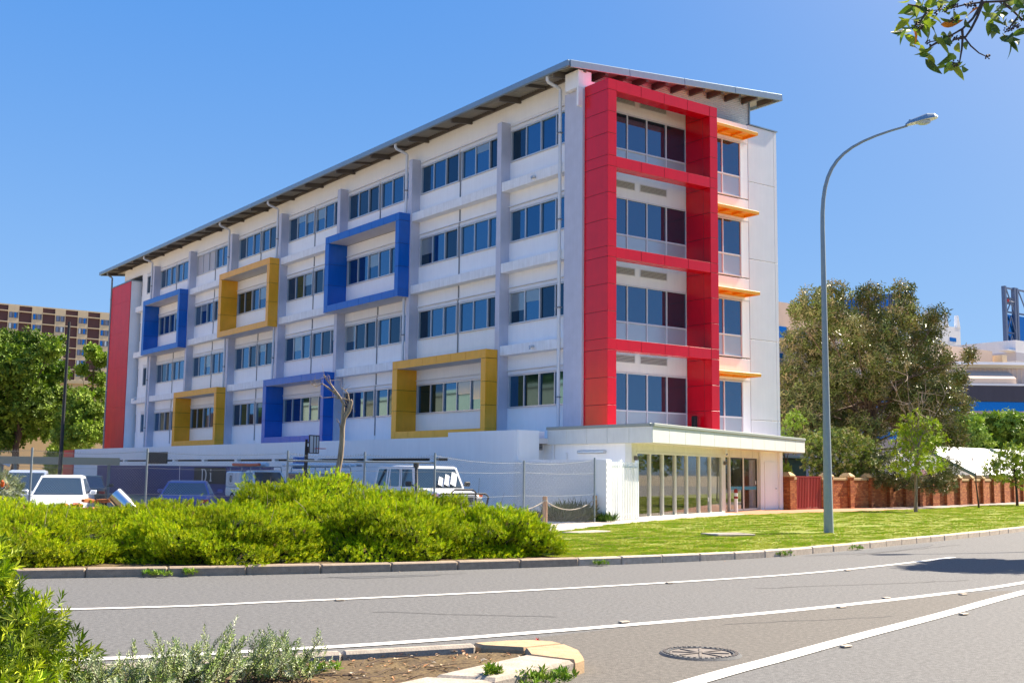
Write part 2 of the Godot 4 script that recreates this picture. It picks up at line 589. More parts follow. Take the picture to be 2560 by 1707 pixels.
func make_ground() -> void:
	flat("ground", [Vector2(-1500, -1500), Vector2(1500, -1500), Vector2(1500, 1500), Vector2(-1500, 1500)], -0.3, M.ground)
	var k := smooth(KERB, 8)
	var far := k.duplicate()
	far.append_array([Vector2(160, 40), Vector2(-90, 40)])
	flat("road", far, 0.0, M.asphalt)
	# warmer, older asphalt of the junction mouth and near lane
	flat("road_patch", smooth([Vector2(6.0, -8.9), Vector2(8.4, -9.12), Vector2(11.05, -9.1), Vector2(14.4, -9.3), Vector2(15.4, -9.0), Vector2(12.06, -8.05), Vector2(9.74, -7.45), Vector2(6.5, -6.5), Vector2(3, -5.4), Vector2(0, -5.0), Vector2(2, -7.5)], 3), 0.004, M.asphalt_warm)
	flat("road_patch", smooth([Vector2(18.3, -15.2), Vector2(21.5, -15.9), Vector2(24.6, -16.55), Vector2(23.3, -15.8), Vector2(20.4, -15.1)], 4), 0.004, M.asphalt_patch)
	flat("road_patch", smooth([Vector2(8.0, -15.7), Vector2(9.4, -15.35), Vector2(9.6, -15.1), Vector2(8.2, -15.25)], 3), 0.004, M.asphalt_patch)
	ribbon("lane_marking", smooth([Vector2(-14, -20.0), Vector2(-4, -16.2), Vector2(3.72, -13.49), Vector2(6.02, -13.02), Vector2(8.73, -12.66), Vector2(11.43, -12.48), Vector2(14.61, -12.47), Vector2(17.63, -12.86), Vector2(20.9, -13.52)], 8), 0.125, 0.008, M.paint)
	ribbon("edge_marking", smooth([Vector2(-3, -11.4), Vector2(2, -10.15), Vector2(3.95, -9.68), Vector2(5.73, -9.38), Vector2(8.43, -9.21), Vector2(11.05, -9.18), Vector2(14.4, -9.4), Vector2(16.83, -9.72), Vector2(26, -11.4)], 8), 0.16, 0.008, M.paint)
	ribbon("turn_marking", smooth([Vector2(24, -11.1), Vector2(15.39, -8.9), Vector2(12.06, -7.98), Vector2(9.74, -7.37), Vector2(7.91, -6.86), Vector2(6.53, -6.48), Vector2(2.0, -5.1)], 8), 0.19, 0.008, M.paint)

	# tar-sealed cracks
	rng.seed = 33
	for q in [[Vector2(7.6, -15.6), Vector2(10.2, -15.15)], [Vector2(12.5, -11.2), Vector2(16.5, -10.4)], [Vector2(9.2, -8.7), Vector2(11.5, -8.2)], [Vector2(19.5, -14.8), Vector2(25.0, -16.0)], [Vector2(6.5, -11.6), Vector2(8.0, -10.2)]]:
		var pts := []
		for i in 13:
			pts.append(q[0].lerp(q[1], i / 12.0) + Vector2(rng.randf_range(-0.05, 0.05), rng.randf_range(-0.05, 0.05)))
		ribbon("road_crack", pts, 0.022, 0.006, M.tar)

	# kerb stones along the far side: long weathered ones on the left, short pale ones on the right
	var kerb := holder("kerb", self, Vector3(16.6, 0, -15.25))
	kerb.set_meta("kind", "structure")
	var kk := resample(k, 0.05)
	var cut := 0
	while kk[cut].x < 12.7: cut += 1
	var lft := kk.slice(0, cut + 1)
	lft.reverse()
	lft = resample(lft, 1.15)
	lft.reverse()
	var ends := [lft, resample(kk.slice(cut), 0.92)]
	rng.seed = 5
	for s in 2:
		for i in ends[s].size() - 1:
			var p: Vector2 = ends[s][i]
			var q: Vector2 = ends[s][i + 1]
			var x := (p.x + q.x) / 2
			if x < -6 or x > 60: continue
			var d := (q - p).normalized()
			var nr := Vector2(d.y, -d.x)
			var b := MB.new()
			var mid := (p + q) / 2 + nr * (0.085 + rng.randf_range(-0.006, 0.006))
			var bs := Basis(Vector3.UP, -d.angle() + rng.randf_range(-0.006, 0.006))
			b.obox(v3(mid, 0.04 + rng.randf_range(-0.006, 0.004)), Vector3(p.distance_to(q) - 0.008, 0.2, 0.17), bs, 0.022)
			add(b, "kerb_stone", M.kerb_dark if s == 0 else M.kerb, kerb)

	# lawn between kerb and footpath
	var inner := offset_line(resample(k, 0.1), 0.16)
	var a := []
	var c := []
	var lw := smooth(LAWN, 10)
	for i in 181:
		var x := lerpf(13.0, 130.0, pow(i / 180.0, 1.5))
		a.append(at_x(inner, x))
		c.append(at_x(lw, x + 1.2 if x > 16 else x))
	var o := add(band(a, c, 0.135, 0.1, 8, 0.05), "lawn", M.lawn)
	o.set_meta("kind", "structure")
	# planting bed under the shrubs
	flat("planting_bed", [Vector2(-6, -21.5), Vector2(2, -18.4), Vector2(8.1, -16.4), Vector2(12.5, -15.7), Vector2(14.0, -15.6), Vector2(15, -19), Vector2(17, -22), Vector2(18, -24.5), Vector2(9.5, -28.5), Vector2(0, -36)], 0.118, M.soil, "structure", 0.45)
	# footpath: pale concrete, then red pavers at the entrance, then grey along the brick wall
	flat("footpath", [Vector2(17.8, -22.6), Vector2(18.4, -23.3), Vector2(23, -25.95), Vector2(31.3, -29.6), Vector2(33.4, -30.0), Vector2(34.6, -32.9), Vector2(26, -29.3), Vector2(23.4, -27.9), Vector2(16.5, -25.2)], 0.09, M.path, "structure", 0.3)
	flat("entrance_paving", [Vector2(33.4, -30.0), Vector2(34.6, -30.35), Vector2(39, -31.1), Vector2(43.6, -31.7), Vector2(46.5, -32.3), Vector2(46, -35.4), Vector2(39.4, -36), Vector2(34.6, -34.0)], 0.09, M.paver, "structure", 0.3)
	flat("side_path", [Vector2(46.5, -32.3), Vector2(50.4, -33.2), Vector2(56.4, -35.0), Vector2(65.6, -37.5), Vector2(85, -43), Vector2(140, -59), Vector2(140, -63), Vector2(70.6, -41.2), Vector2(57.8, -37.6), Vector2(46, -35.4)], 0.09, M.path_grey, "structure", 0.3)
	flat("car_park", [Vector2(-12, -40), Vector2(0, -33.5), Vector2(9.5, -28.6), Vector2(16.3, -25.3), Vector2(23.6, -27.8), Vector2(24.85, -33), Vector2(24.85, -110), Vector2(-12, -110)], -0.2, M.ground)

	# median strip beyond the right edge of the view, carrying a tree and a lamp
	flat("median_strip", [Vector2(24.6, -11.3), Vector2(27, -10.7), Vector2(36, -12.2), Vector2(38, -13.4), Vector2(36, -14.4), Vector2(27, -12.4)], 0.12, M.soil, "structure", 0.14)

	# traffic island in the foreground: kerb pieces round a bed of bare soil
	var isl := holder("traffic_island", self, Vector3(5, 0, -8))
	isl.set_meta("kind", "structure")
	var soil := MB.new()
	var sp := PackedVector2Array([Vector2(3.2, -8.62), Vector2(4.4, -8.4), Vector2(5.62, -8.12), Vector2(5.98, -8.0), Vector2(5.72, -7.5), Vector2(5.2, -7.32), Vector2(4.2, -7.0), Vector2(2.0, -6.3), Vector2(-2.5, -5.6), Vector2(-4, -9), Vector2(0, -9.35)])
	var ix := Geometry2D.triangulate_polygon(sp)
	for i in range(0, ix.size(), 3):
		soil.tri(v3(sp[ix[i]], 0.075), v3(sp[ix[i + 1]], 0.075), v3(sp[ix[i + 2]], 0.075), v3(sp[ix[i]], -1))
	add(soil, "soil", M.soil, isl)
	var back := [Vector2(-2.2, -9.7), Vector2(-0.4, -9.4), Vector2(1.4, -9.1), Vector2(3.2, -8.76), Vector2(4.5, -8.52), Vector2(5.66, -8.28)]
	for i in back.size() - 1:
		var b := MB.new()
		b.bar(v3(back[i], 0.05), v3(back[i].lerp(back[i + 1], 0.993), 0.05), 0.1, 0.16, 0.025)
		add(b, "kerb_stone", M.concrete, isl)
	for q in [[[Vector2(5.67, -8.34), Vector2(6.0, -8.31), Vector2(6.22, -8.22), Vector2(6.34, -8.05), Vector2(6.33, -7.9), Vector2(5.9, -7.9), Vector2(5.67, -8.2)], M.kerb_buff], [[Vector2(5.9, -7.89), Vector2(6.325, -7.885), Vector2(6.22, -7.55), Vector2(6.02, -7.24), Vector2(5.86, -7.16), Vector2(5.72, -7.58)], M.kerb_buff], [[Vector2(5.71, -7.585), Vector2(5.85, -7.165), Vector2(4.85, -6.84), Vector2(4.55, -7.18)], M.concrete], [[Vector2(4.54, -7.185), Vector2(4.84, -6.845), Vector2(2.5, -6.05), Vector2(2.2, -6.4)], M.concrete]]:
		var b := MB.new()
		var pts: Array = q[0]
		# a slab with a rounded shoulder: outline raised in two steps
		var mid := Vector2.ZERO
		for p in pts: mid += p / pts.size()
		var st := [[1.0, 0.0], [0.995, 0.1], [0.93, 0.128]]
		for s in 2:
			for i in pts.size():
				var p1: Vector2 = mid + (pts[i] - mid) * st[s][0]
				var p2: Vector2 = mid + (pts[(i + 1) % pts.size()] - mid) * st[s][0]
				var p3: Vector2 = mid + (pts[(i + 1) % pts.size()] - mid) * st[s + 1][0]
				var p4: Vector2 = mid + (pts[i] - mid) * st[s + 1][0]
				b.quad(v3(p1, st[s][1]), v3(p2, st[s][1]), v3(p3, st[s + 1][1]), v3(p4, st[s + 1][1]), v3(mid, 0.0))
		for i in pts.size():
			b.tri(v3(mid, 0.13), v3(mid + (pts[i] - mid) * 0.93, 0.128), v3(mid + (pts[(i + 1) % pts.size()] - mid) * 0.93, 0.128), v3(mid, -1))
		add(b, "kerb_stone", q[1], isl)

func at_x(pts: Array, x: float) -> Vector2:
	for i in pts.size() - 1:
		if pts[i].x <= x and pts[i + 1].x >= x:
			return pts[i].lerp(pts[i + 1], (x - pts[i].x) / maxf(pts[i + 1].x - pts[i].x, 1e-6))
	return pts[-1]

# ---------------------------------------------------------------- the office building
const XW := 28.7      # long wall
const XC := 28.2      # front of its columns
const ZW := -34.2     # end wall
const XR := 39.82     # far right corner of the end wall
const BAY := 7.63
const FL := 3.62
var LEDGE := [14.25, 10.63, 7.01, 3.39]
var bld: Node3D

func col_z(k: int) -> float: return -40.12 - BAY * (k - 1)

func surround_at(k: int, f: int) -> bool:
	return (f == 1 and (k == 2 or k == 4 or k == 6)) or (f == 3 and (k == 1 or k == 3 or k == 5))

# windows in the long wall: one group of panes between z0 (far) and z1 (near)
func window_group(z0: float, z1: float, sill: float, head: float, panes: int, shuttered := 0) -> void:
	var b := MB.new()
	var fw := 0.055
	for q in [[z0, z0 + fw], [z1 - fw, z1]]: b.box(Vector3(XW - 0.05, sill, q[0]), Vector3(XW + 0.1, head, q[1]))
	b.box(Vector3(XW - 0.05, head - fw, z0 + fw), Vector3(XW + 0.1, head, z1 - fw))
	b.box(Vector3(XW - 0.07, sill, z0 + fw), Vector3(XW + 0.1, sill + fw, z1 - fw))
	var w := (z1 - z0 - 2 * fw) / panes
	for i in range(1, panes):
		var z := z0 + fw + w * i
		b.box(Vector3(XW - 0.04, sill + fw, z - 0.028), Vector3(XW + 0.08, head - fw, z + 0.028))
	var o := add(b, "window", M.frame, bld)
	for i in panes:
		var a := z0 + fw + w * i + (0.028 if i > 0 else 0.0)
		var e := z0 + fw + w * (i + 1) - (0.028 if i < panes - 1 else 0.0)
		var p := MB.new()
		# every pane sits a touch out of true, so that reflections break from pane to pane
		var tw := rng.randf_range(-0.004, 0.004)
		var tl := rng.randf_range(-0.003, 0.003)
		var xx := XW + (0.045 if i % 2 == 0 else 0.015)
		p.quad(Vector3(xx - tw, sill + fw, a), Vector3(xx + tw, sill + fw, e), Vector3(xx + tw + tl, head - fw, e), Vector3(xx - tw + tl, head - fw, a), Vector3(xx + 1, sill, a))
		add(p, "pane", M.louvre if i < shuttered else [M.glass, M.glass, M.glass_b, M.glass, M.glass_c][rng.randi() % 5], o)
		if i >= shuttered and rng.randf() < 0.14:
			var bh := rng.randf_range(0.25, 0.9)
			piece("blind", M.blind, o, Vector3(xx - 0.012, head - fw - bh, a + 0.01), Vector3(xx - 0.008, head - fw - 0.005, e - 0.01))
	# hood over the window
	var t := MB.new()
	t.box(Vector3(XW - 0.06, head + 0.012, z0 - 0.04), Vector3(XW + 0.02, head + 0.15, z1 + 0.04), 0.008)
	t.box(Vector3(XW - 0.1, head + 0.19, z0 - 0.06), Vector3(XW + 0.02, head + 0.225, z1 + 0.06))
	add(t, "window_hood", M.trim, bld)

func make_long_side() -> void:
	rng.seed = 20
	# wall core behind windows and panels
	piece("wall", M.dark, bld, Vector3(XW + 0.121, 0.0, -94.4), Vector3(XW + 0.4, 18.0, -35.1))
	# the columns
	for k in range(1, 8):
		var z := col_z(k)
		piece("column", M.lilac, bld, Vector3(XC, 2.6, z), Vector3(XW + 0.1, 17.0, z + 0.33), 0.012)
	piece("column", M.lilac, bld, Vector3(XC, 2.6, -35.33), Vector3(XW + 0.3, 17.0, ZW + 0.02), 0.012)
	# upper white wall under the eaves
	for k in 8:
		var za := col_z(k + 1) + 0.33 if k < 7 else -94.4
		var zb := col_z(k) if k > 0 else ZW
		piece("eaves_panel", M.white, bld, Vector3(XW - 0.03, 16.95, (za - 0.33) if k < 7 else za), Vector3(XW + 0.12, 18.02, (zb - 0.006) if k > 0 else -35.045))
	for k in 8:
		var za := col_z(k + 1) + 0.33 if k < 7 else -89.9
		var zb := col_z(k) if k > 0 else -35.33
		for f in 4:
			var ly: float = LEDGE[f]
			var sill := ly + 0.95
			var head := sill + 1.42
			var top := ly + FL - 0.42 if f > 0 else 16.95
			var framed := surround_at(k, f)
			var over := surround_at(k, f + 1) or framed           # a surround below or around takes the ledge's place
			if not over and f < 3:
				piece("ledge", M.ledge, bld, Vector3(XC + 0.05, ly - 0.42, za), Vector3(XW + 0.1, ly, zb), 0.01)
			var groups := []
			var lead := 0
			if k == 0: groups = [[za + 0.1, zb - 0.02, 4]]
			elif k == 7: groups = [[za + 1.35, zb - 0.12, 2 if f < 3 else 3]]
			elif framed: groups = [[za + 0.17, zb - 1.3, 5]]
			else:
				var m := (za + zb) / 2
				groups = [[za + 0.14, m - 0.1, 3], [m + 0.1, zb - 0.08, 3]]
			if k == 5 and f == 0: lead = 3
			for i in groups.size():
				window_group(groups[i][0], groups[i][1], sill, head, groups[i][2], lead if i == 0 else 0)
			# wall panels below and above the windows, split at the middle joint
			var cuts := [za, (za + zb) / 2 - 0.02, (za + zb) / 2 + 0.02, zb]
			if k == 0 or k == 7 or framed: cuts = [za, zb]
			for i in range(0, cuts.size(), 2):
				piece("wall_panel", M.white, bld, Vector3(XW, ly - 0.02 if f < 3 else 2.6, cuts[i]), Vector3(XW + 0.14, sill - 0.004, cuts[i + 1]))
				piece("wall_panel", M.white, bld, Vector3(XW, head + 0.004, cuts[i]), Vector3(XW + 0.14, top, cuts[i + 1]))
			# wall between the panes and the columns
			var ed := [za]
			for g in groups: ed.append_array([g[0], g[1]])
			ed.append(zb)
			for i in range(0, ed.size(), 2):
				if ed[i + 1] - ed[i] > 0.015:
					piece("reveal", M.trim if ed[i + 1] - ed[i] < 0.4 else M.white, bld, Vector3(XW + 0.02, sill - 0.003, ed[i] + 0.002), Vector3(XW + 0.13, head + 0.003, ed[i + 1] - 0.002))
			if k > 0 and k < 7 and not framed:
				piece("joint_cover", M.joint, bld, Vector3(XW - 0.035, ly + 0.01, (za + zb) / 2 - 0.035), Vector3(XW + 0.1, top - (0.35 if f == 0 else 0.0), (za + zb) / 2 + 0.035))
	# downpipes from the gutter
	for k in [0, 2, 4, 5, 7, 9]:
		var z := col_z(k) - 0.16
		if k == 0: z = -35.6
		if k == 9: z = -95.3
		var b := MB.new()
		var xp := XC - 0.02 if k < 9 else 27.9
		b.tube([Vector3(27.5, 17.75, z), Vector3(27.5, 17.58, z), Vector3(27.56, 17.5, z), Vector3(xp - 0.08, 17.36, z), Vector3(xp, 17.28, z), Vector3(xp, 15, z), Vector3(xp, 2.7, z)], 0.075, 8)
		var o := add(b, "downpipe", M.frame_white if k != 9 else M.galv, bld)
		for f in 4:
			var c := MB.new()
			c.box(Vector3(xp - 0.09, LEDGE[f] + 1.2, z - 0.1), Vector3(xp + 0.09, LEDGE[f] + 1.25, z + 0.1))
			add(c, "bracket", M.joint, o)
	# red strip at the far end, standing proud of the wall
	var rs := holder("red_panel_strip", bld, Vector3(28, 2.6, -92.7))
	for i in 5:
		var y0 := [2.6, 6.4, 9.6, 12.4, 14.9][i] as float
		var y1 := [6.39, 9.59, 12.39, 14.89, 16.4][i] as float
		for s in 2:
			piece("panel", M.red_old, rs, Vector3(27.93, y0, -95.2 + s * 2.44), Vector3(27.97, y1, -92.77 + s * 2.44))
	piece("side_wall", M.white, bld, Vector3(27.98, 2.6, -95.2), Vector3(XW + 0.3, 16.42, -90.3))
	piece("strip_capping", M.zinc, bld, Vector3(27.9, 16.425, -95.25), Vector3(XW + 0.3, 16.5, -90.25))
	# short brackets on two ledges
	for q in [[-37.4, 14.0], [-37.4, 6.8], [-75.2, 6.9], [-88.6, 6.9]]:
		var b := MB.new()
		b.box(Vector3(XC - 0.12, q[1] - 0.05, q[0] - 0.1), Vector3(XC + 0.06, q[1] + 0.05, q[0] + 0.1), 0.02)
		b.tube([Vector3(XC - 0.1, q[1], q[0]), Vector3(XC - 0.16, q[1] - 0.12, q[0] + 0.05)], 0.035, 6)
		add(b, "flood_light", M.frame, bld)

# one coloured surround standing out from the long wall
func surround(called: String, z0: float, z1: float, y0: float, y1: float, m: Material, core: Material, label: String) -> void:
	var xf := 27.6
	var t := 0.36
	var tj := 0.46                      # the far jamb is thicker: it swallows the column behind it
	var b := MB.new()
	var g := 0.012
	b.box(Vector3(xf + g, y0 + g, z0 + g), Vector3(XW + 0.05, y1 - g, z0 + tj - g))
	b.box(Vector3(xf + g, y0 + g, z1 - t + g), Vector3(XC, y1 - g, z1 - g))
	b.box(Vector3(xf + g, y1 - t + g, z0 + t), Vector3(XW + 0.05, y1 - g, z1 - t))
	b.box(Vector3(xf + g, y0 + g, z0 + t), Vector3(XW + 0.05, y0 + t - g, z1 - t))
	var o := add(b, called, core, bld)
	o.set_meta("label", label)
	var n := 6
	var zs := [z0, z0 + t]
	for i in range(1, n + 1): zs.append(lerpf(z0 + t, z1 - t, float(i) / n))
	zs.append(z1)
	for i in zs.size() - 1:
		for s in 2:
			var ya := y1 - t if s == 0 else y0
			piece("panel", m, o, Vector3(xf - 0.012, ya, zs[i] + 0.008), Vector3(xf + g - 0.001, ya + t, zs[i + 1] - 0.008), 0.003)
	var ys := [y0 + t + 0.004]
	for i in range(1, 4): ys.append(lerpf(y0 + t, y1 - t, i / 3.0))
	for i in 3:
		for s in 2:
			var za := z0 if s == 0 else z1 - t
			piece("panel", m, o, Vector3(xf - 0.012, ys[i], za + 0.004), Vector3(xf + g - 0.001, ys[i + 1] - 0.02, za + (tj if s == 0 else t) - 0.004), 0.003)
		# inner face of the far jamb and outer face of the near jamb
		piece("panel", m, o, Vector3(xf + 0.004, ys[i], z0 + tj - g + 0.001), Vector3(XW - 0.004, ys[i + 1] - 0.02, z0 + tj + 0.002))
		piece("panel", m, o, Vector3(xf + 0.004, ys[i], z1 - g + 0.001), Vector3(XC - 0.004, ys[i + 1] - 0.02, z1 + 0.01))
	for q in [[y1 - t + 0.004, y1], [y0, y0 + t - 0.004]]:
		piece("panel", m, o, Vector3(xf + 0.004, q[0], z1 - g + 0.001), Vector3(XC - 0.004, q[1], z1 + 0.01))
	piece("panel", m, o, Vector3(xf - 0.012, y1 + 0.001, z0), Vector3(XW + 0.04, y1 + 0.014, z1))
	# pale lining above the opening and under the whole frame
	for i in n:
		piece("lining", M.soffit, o, Vector3(xf + 0.02, y1 - t - 0.012, lerpf(z0 + t, z1 - t, float(i) / n) + 0.004), Vector3(XW - 0.006, y1 - t + g - 0.001, lerpf(z0 + t, z1 - t, float(i + 1) / n) - 0.004))
		piece("lining", M.soffit, o, Vector3(xf + 0.02, y0 - 0.004, lerpf(z0, z1, float(i) / n) + 0.004), Vector3(XW - 0.006, y0 + g - 0.001, lerpf(z0, z1, float(i + 1) / n) - 0.004))
	piece("panel", m, o, Vector3(xf + 0.004, y0 + t - g + 0.001, z0 + t), Vector3(XW - 0.006, y0 + t + 0.006, z1 - t))

func make_surrounds() -> void:
	var d := [[2, 0, "blue"], [4, 0, "yellow"], [6, 0, "blue"], [5, 1, "yellow"], [3, 1, "blue"], [1, 1, "yellow"]]
	var lb := ["blue surround nearest the red frame", "yellow surround on the second row from the top", "blue surround nearest the far red strip", "yellow surround farthest along the bottom row", "blue surround on the bottom row", "yellow surround nearest the street on the bottom row"]
	for i in 6:
		var q: Array = d[i]
		var z0 := col_z(q[0] + 1) - 0.1
		var y0 := 10.07 if q[1] == 0 else 3.1
		var y1 := 14.22 if q[1] == 0 else 6.85
		surround("window_surround", z0, z0 + 7.96, y0, y1, M.blue if q[2] == "blue" else M.yellow, M.blue_core if q[2] == "blue" else M.yellow_core, lb[i])

func make_roof() -> void:
	# roof sheet rising from the long eave to the back
	var x0 := 27.4
	var x1 := 40.15
	var y0 := 17.97
	var y1 := 19.2
	var z0 := -97.2
	var z1 := -34.08
	var zg := -35.05
	var up := func(x: float) -> float: return y0 + (y1 - y0) * (x - x0) / (x1 - x0)
	var b := MB.new()
	for s in [0.0, -0.05]:
		b.quad(Vector3(x0, y0 - 0.06 + s, z0), Vector3(x1, y1 - 0.06 + s, z0), Vector3(x1, y1 - 0.06 + s, z1), Vector3(x0, y0 - 0.06 + s, z1), Vector3(30, 18 if s < 0 else 0, -60))
	var roof := add(b, "roof", M.roof_under, bld)
	# ribs of the roof sheet, seen from below along the eaves
	var rb := MB.new()
	var z := z0 + 0.2
	while z < z1:
		rb.bar(Vector3(x0 + 0.08, y0 - 0.118, z), Vector3(x0 + 1.5, up.call(x0 + 1.5) - 0.118, z), 0.05, 0.025)
		z += 0.19
	var ro := add(rb, "sheet_ribs", M.roof_under, roof)
	ro.set_meta("kind", "stuff")
	# gutter and barge boards
	piece("gutter", M.zinc, roof, Vector3(x0 - 0.06, y0 - 0.26, z0), Vector3(x0 + 0.06, y0 + 0.02, z1), 0.03)
	for q in [z0, z1]:
		for i in 4:
			var g := MB.new()
			var xa := lerpf(x0 + 0.065, x1, i / 4.0)
			var xb := lerpf(x0 + 0.065, x1, (i + 1) / 4.0) - 0.012
			g.bar(Vector3(xa, up.call(xa) - 0.14, q), Vector3(xb, up.call(xb) - 0.14, q), 0.07, 0.3, 0.015)
			add(g, "barge_board", M.zinc, roof)
	var g2 := MB.new()
	g2.bar(Vector3(x1, y1 - 0.14, z0), Vector3(x1, y1 - 0.14, z1 - 0.04), 0.07, 0.28, 0.015)
	add(g2, "barge_board", M.zinc, roof)
	# rafters: every other one deep
	z = -35.2
	var i := 0
	while z > z0:
		var r := MB.new()
		var h := 0.26 if i % 2 == 0 else 0.13
		r.bar(Vector3(x0 + 0.1, y0 - 0.12 - h / 2, z), Vector3(XW - 0.04, up.call(XW) - 0.12 - h / 2, z), 0.09, h)
		add(r, "rafter", M.rafter, roof)
		z -= 1.91; i += 1
	var pl := MB.new()
	pl.bar(Vector3(XW - 0.09, up.call(XW) - 0.2, z0 + 0.3), Vector3(XW - 0.09, up.call(XW) - 0.2, zg - 0.1), 0.08, 0.16)
	add(pl, "wall_plate", M.rafter, roof)
	for k in 11:
		var x := 28.3 + k * 1.13
		var r := MB.new()
		r.bar(Vector3(x, up.call(x) - 0.25, z1 - 0.05), Vector3(x, up.call(x) - 0.25, zg - 0.05), 0.12, 0.26)
		add(r, "rafter", M.rafter, roof)
	# corrugated gable set back above the end wall
	var c := MB.new()
	var y := 17.72
	while y < 19.05:
		var xl := 28.7
		if y > up.call(xl) - 0.12: xl = x0 + (y - y0 + 0.12) / (y1 - y0) * (x1 - x0)
		if xl > 38.8: break
		var e := 0.085
		c.quad(Vector3(xl, y, zg), Vector3(38.9, y, zg), Vector3(38.9, y + e / 2, zg + 0.03), Vector3(xl, y + e / 2, zg + 0.03), Vector3(33, y, zg - 1))
		c.quad(Vector3(xl, y + e / 2, zg + 0.03), Vector3(38.9, y + e / 2, zg + 0.03), Vector3(38.9, y + e, zg), Vector3(xl, y + e, zg), Vector3(33, y, zg - 1))
		y += e
	add(c, "gable_cladding", M.corrugated, bld)
	piece("gable_wall", M.corrugated, bld, Vector3(38.84, 17.3, -94.0), Vector3(38.92, 18.95, zg - 0.01))
	piece("gable_capping", M.zinc, bld, Vector3(38.88, 17.4, zg - 0.02), Vector3(38.96, 18.95, zg + 0.06))
	piece("terrace_roof", M.zinc, bld, Vector3(28.72, 17.3, -94), Vector3(XR - 0.1, 17.35, ZW - 0.3))

func make_end_side() -> void:
	rng.seed = 8
	var xs := [37.9, 39.63, XR]
	# window wall behind the red frame and the wall panels right of it
	piece("wall", M.dark, bld, Vector3(XC + 0.35, 2.9, ZW - 0.45), Vector3(XR - 0.1, 17.3, ZW - 0.2))
	piece("side_wall", M.wall_panel, bld, Vector3(XR - 0.1, 0.0, -94), Vector3(XR, 17.36, ZW - 0.26))
	piece("corner_box", M.white, bld, Vector3(27.98, 17.02, -35.04), Vector3(28.66, 17.74, ZW + 0.016), 0.006)
	piece("corner_box", M.white, bld, Vector3(27.98, 16.25, ZW - 0.1), Vector3(28.3, 17.015, ZW + 0.016), 0.006)
	var jy := [2.66, 4.02, 7.6, 11.21, 14.75, 17.36]
	for r in 5:
		piece("wall_panel", M.wall_panel, bld, Vector3(xs[0] + 0.012, jy[r] + 0.012, ZW - 0.25), Vector3(xs[1] - 0.012, jy[r + 1] - 0.012, ZW), 0.004)
		piece("wall_panel", M.wall_panel, bld, Vector3(xs[1] + 0.004, jy[r] + 0.008, ZW - 0.25), Vector3(xs[2], jy[r + 1] - 0.008, ZW), 0.004)
	piece("parapet_capping", M.zinc, bld, Vector3(37.97, 17.365, ZW - 0.3), Vector3(XR + 0.05, 17.42, ZW + 0.05))
	for f in 4:
		var top := 16.42 - 3.585 * f
		var tr := top - 1.55
		var bot := top - 2.5
		var nxt := top + 1.07 if f > 0 else 17.38
		# wall between the storeys
		piece("wall_panel", M.white, bld, Vector3(28.6, top + 0.006, ZW - 0.25), Vector3(34.3, nxt, ZW), 0.004)
		piece("wall_panel", M.white, bld, Vector3(34.3, top + 0.05, ZW - 0.25), Vector3(xs[0] - 0.008, nxt - 0.06, ZW), 0.004)
		piece("wall_panel", M.white, bld, Vector3(37.42, bot - 0.01, ZW - 0.25), Vector3(xs[0] - 0.008, top + 0.042, ZW - 0.004), 0.004)
		end_window(28.9, 34.0, [29.5, 30.61, 31.7, 32.81], top, tr, bot)
		end_window(34.5, 37.4, [35.3, 36.22], top + 0.03, tr - 0.02, bot - 0.02)
		for i in 2:
			var x0 := [29.5, 31.3][i] as float
			var v := MB.new()
			v.box(Vector3(x0, top + 0.38, ZW - 0.03), Vector3(x0 + 1.54, top + 0.41, ZW + 0.025))
			v.box(Vector3(x0, top + 0.69, ZW - 0.03), Vector3(x0 + 1.54, top + 0.72, ZW + 0.025))
			v.box(Vector3(x0, top + 0.41, ZW - 0.03), Vector3(x0 + 0.03, top + 0.69, ZW + 0.025))
			v.box(Vector3(x0 + 1.51, top + 0.41, ZW - 0.03), Vector3(x0 + 1.54, top + 0.69, ZW + 0.025))
			var o := add(v, "vent", M.trim, bld)
			piece("vent_back", M.dark, o, Vector3(x0 + 0.03, top + 0.41, ZW + 0.001), Vector3(x0 + 1.51, top + 0.69, ZW + 0.004))
			for s in 5:
				var l := MB.new()
				l.bar(Vector3(x0 + 0.03, top + 0.445 + s * 0.055, ZW + 0.014), Vector3(x0 + 1.51, top + 0.445 + s * 0.055, ZW + 0.014), 0.012, 0.036, 0.0, Vector3(0, 0.8, 0.6))
				add(l, "slat", M.louvre, o)
		# yellow sunshade over the right-hand window
		var ya := top + 0.17
		var sh := MB.new()
		sh.box(Vector3(34.45, ya, -33.37), Vector3(37.6, ya + 0.14, -33.31), 0.008)
		sh.box(Vector3(37.54, ya, ZW + 0.002), Vector3(37.6, ya + 0.14, -33.372))
		sh.box(Vector3(34.45, ya, ZW + 0.002), Vector3(34.51, ya + 0.14, -33.372))
		sh.box(Vector3(34.51, ya, ZW + 0.002), Vector3(37.54, ya + 0.14, ZW + 0.06))
		var so := add(sh, "sunshade", M.shade, bld)
		for s in 3:
			piece("fin", M.shade, so, Vector3(35.1 + s * 0.82, ya + 0.01, ZW + 0.062), Vector3(35.14 + s * 0.82, ya + 0.12, -33.374))
		piece("blade", M.shade, so, Vector3(34.515, ya + 0.118, ZW + 0.064), Vector3(37.535, ya + 0.13, -33.376))

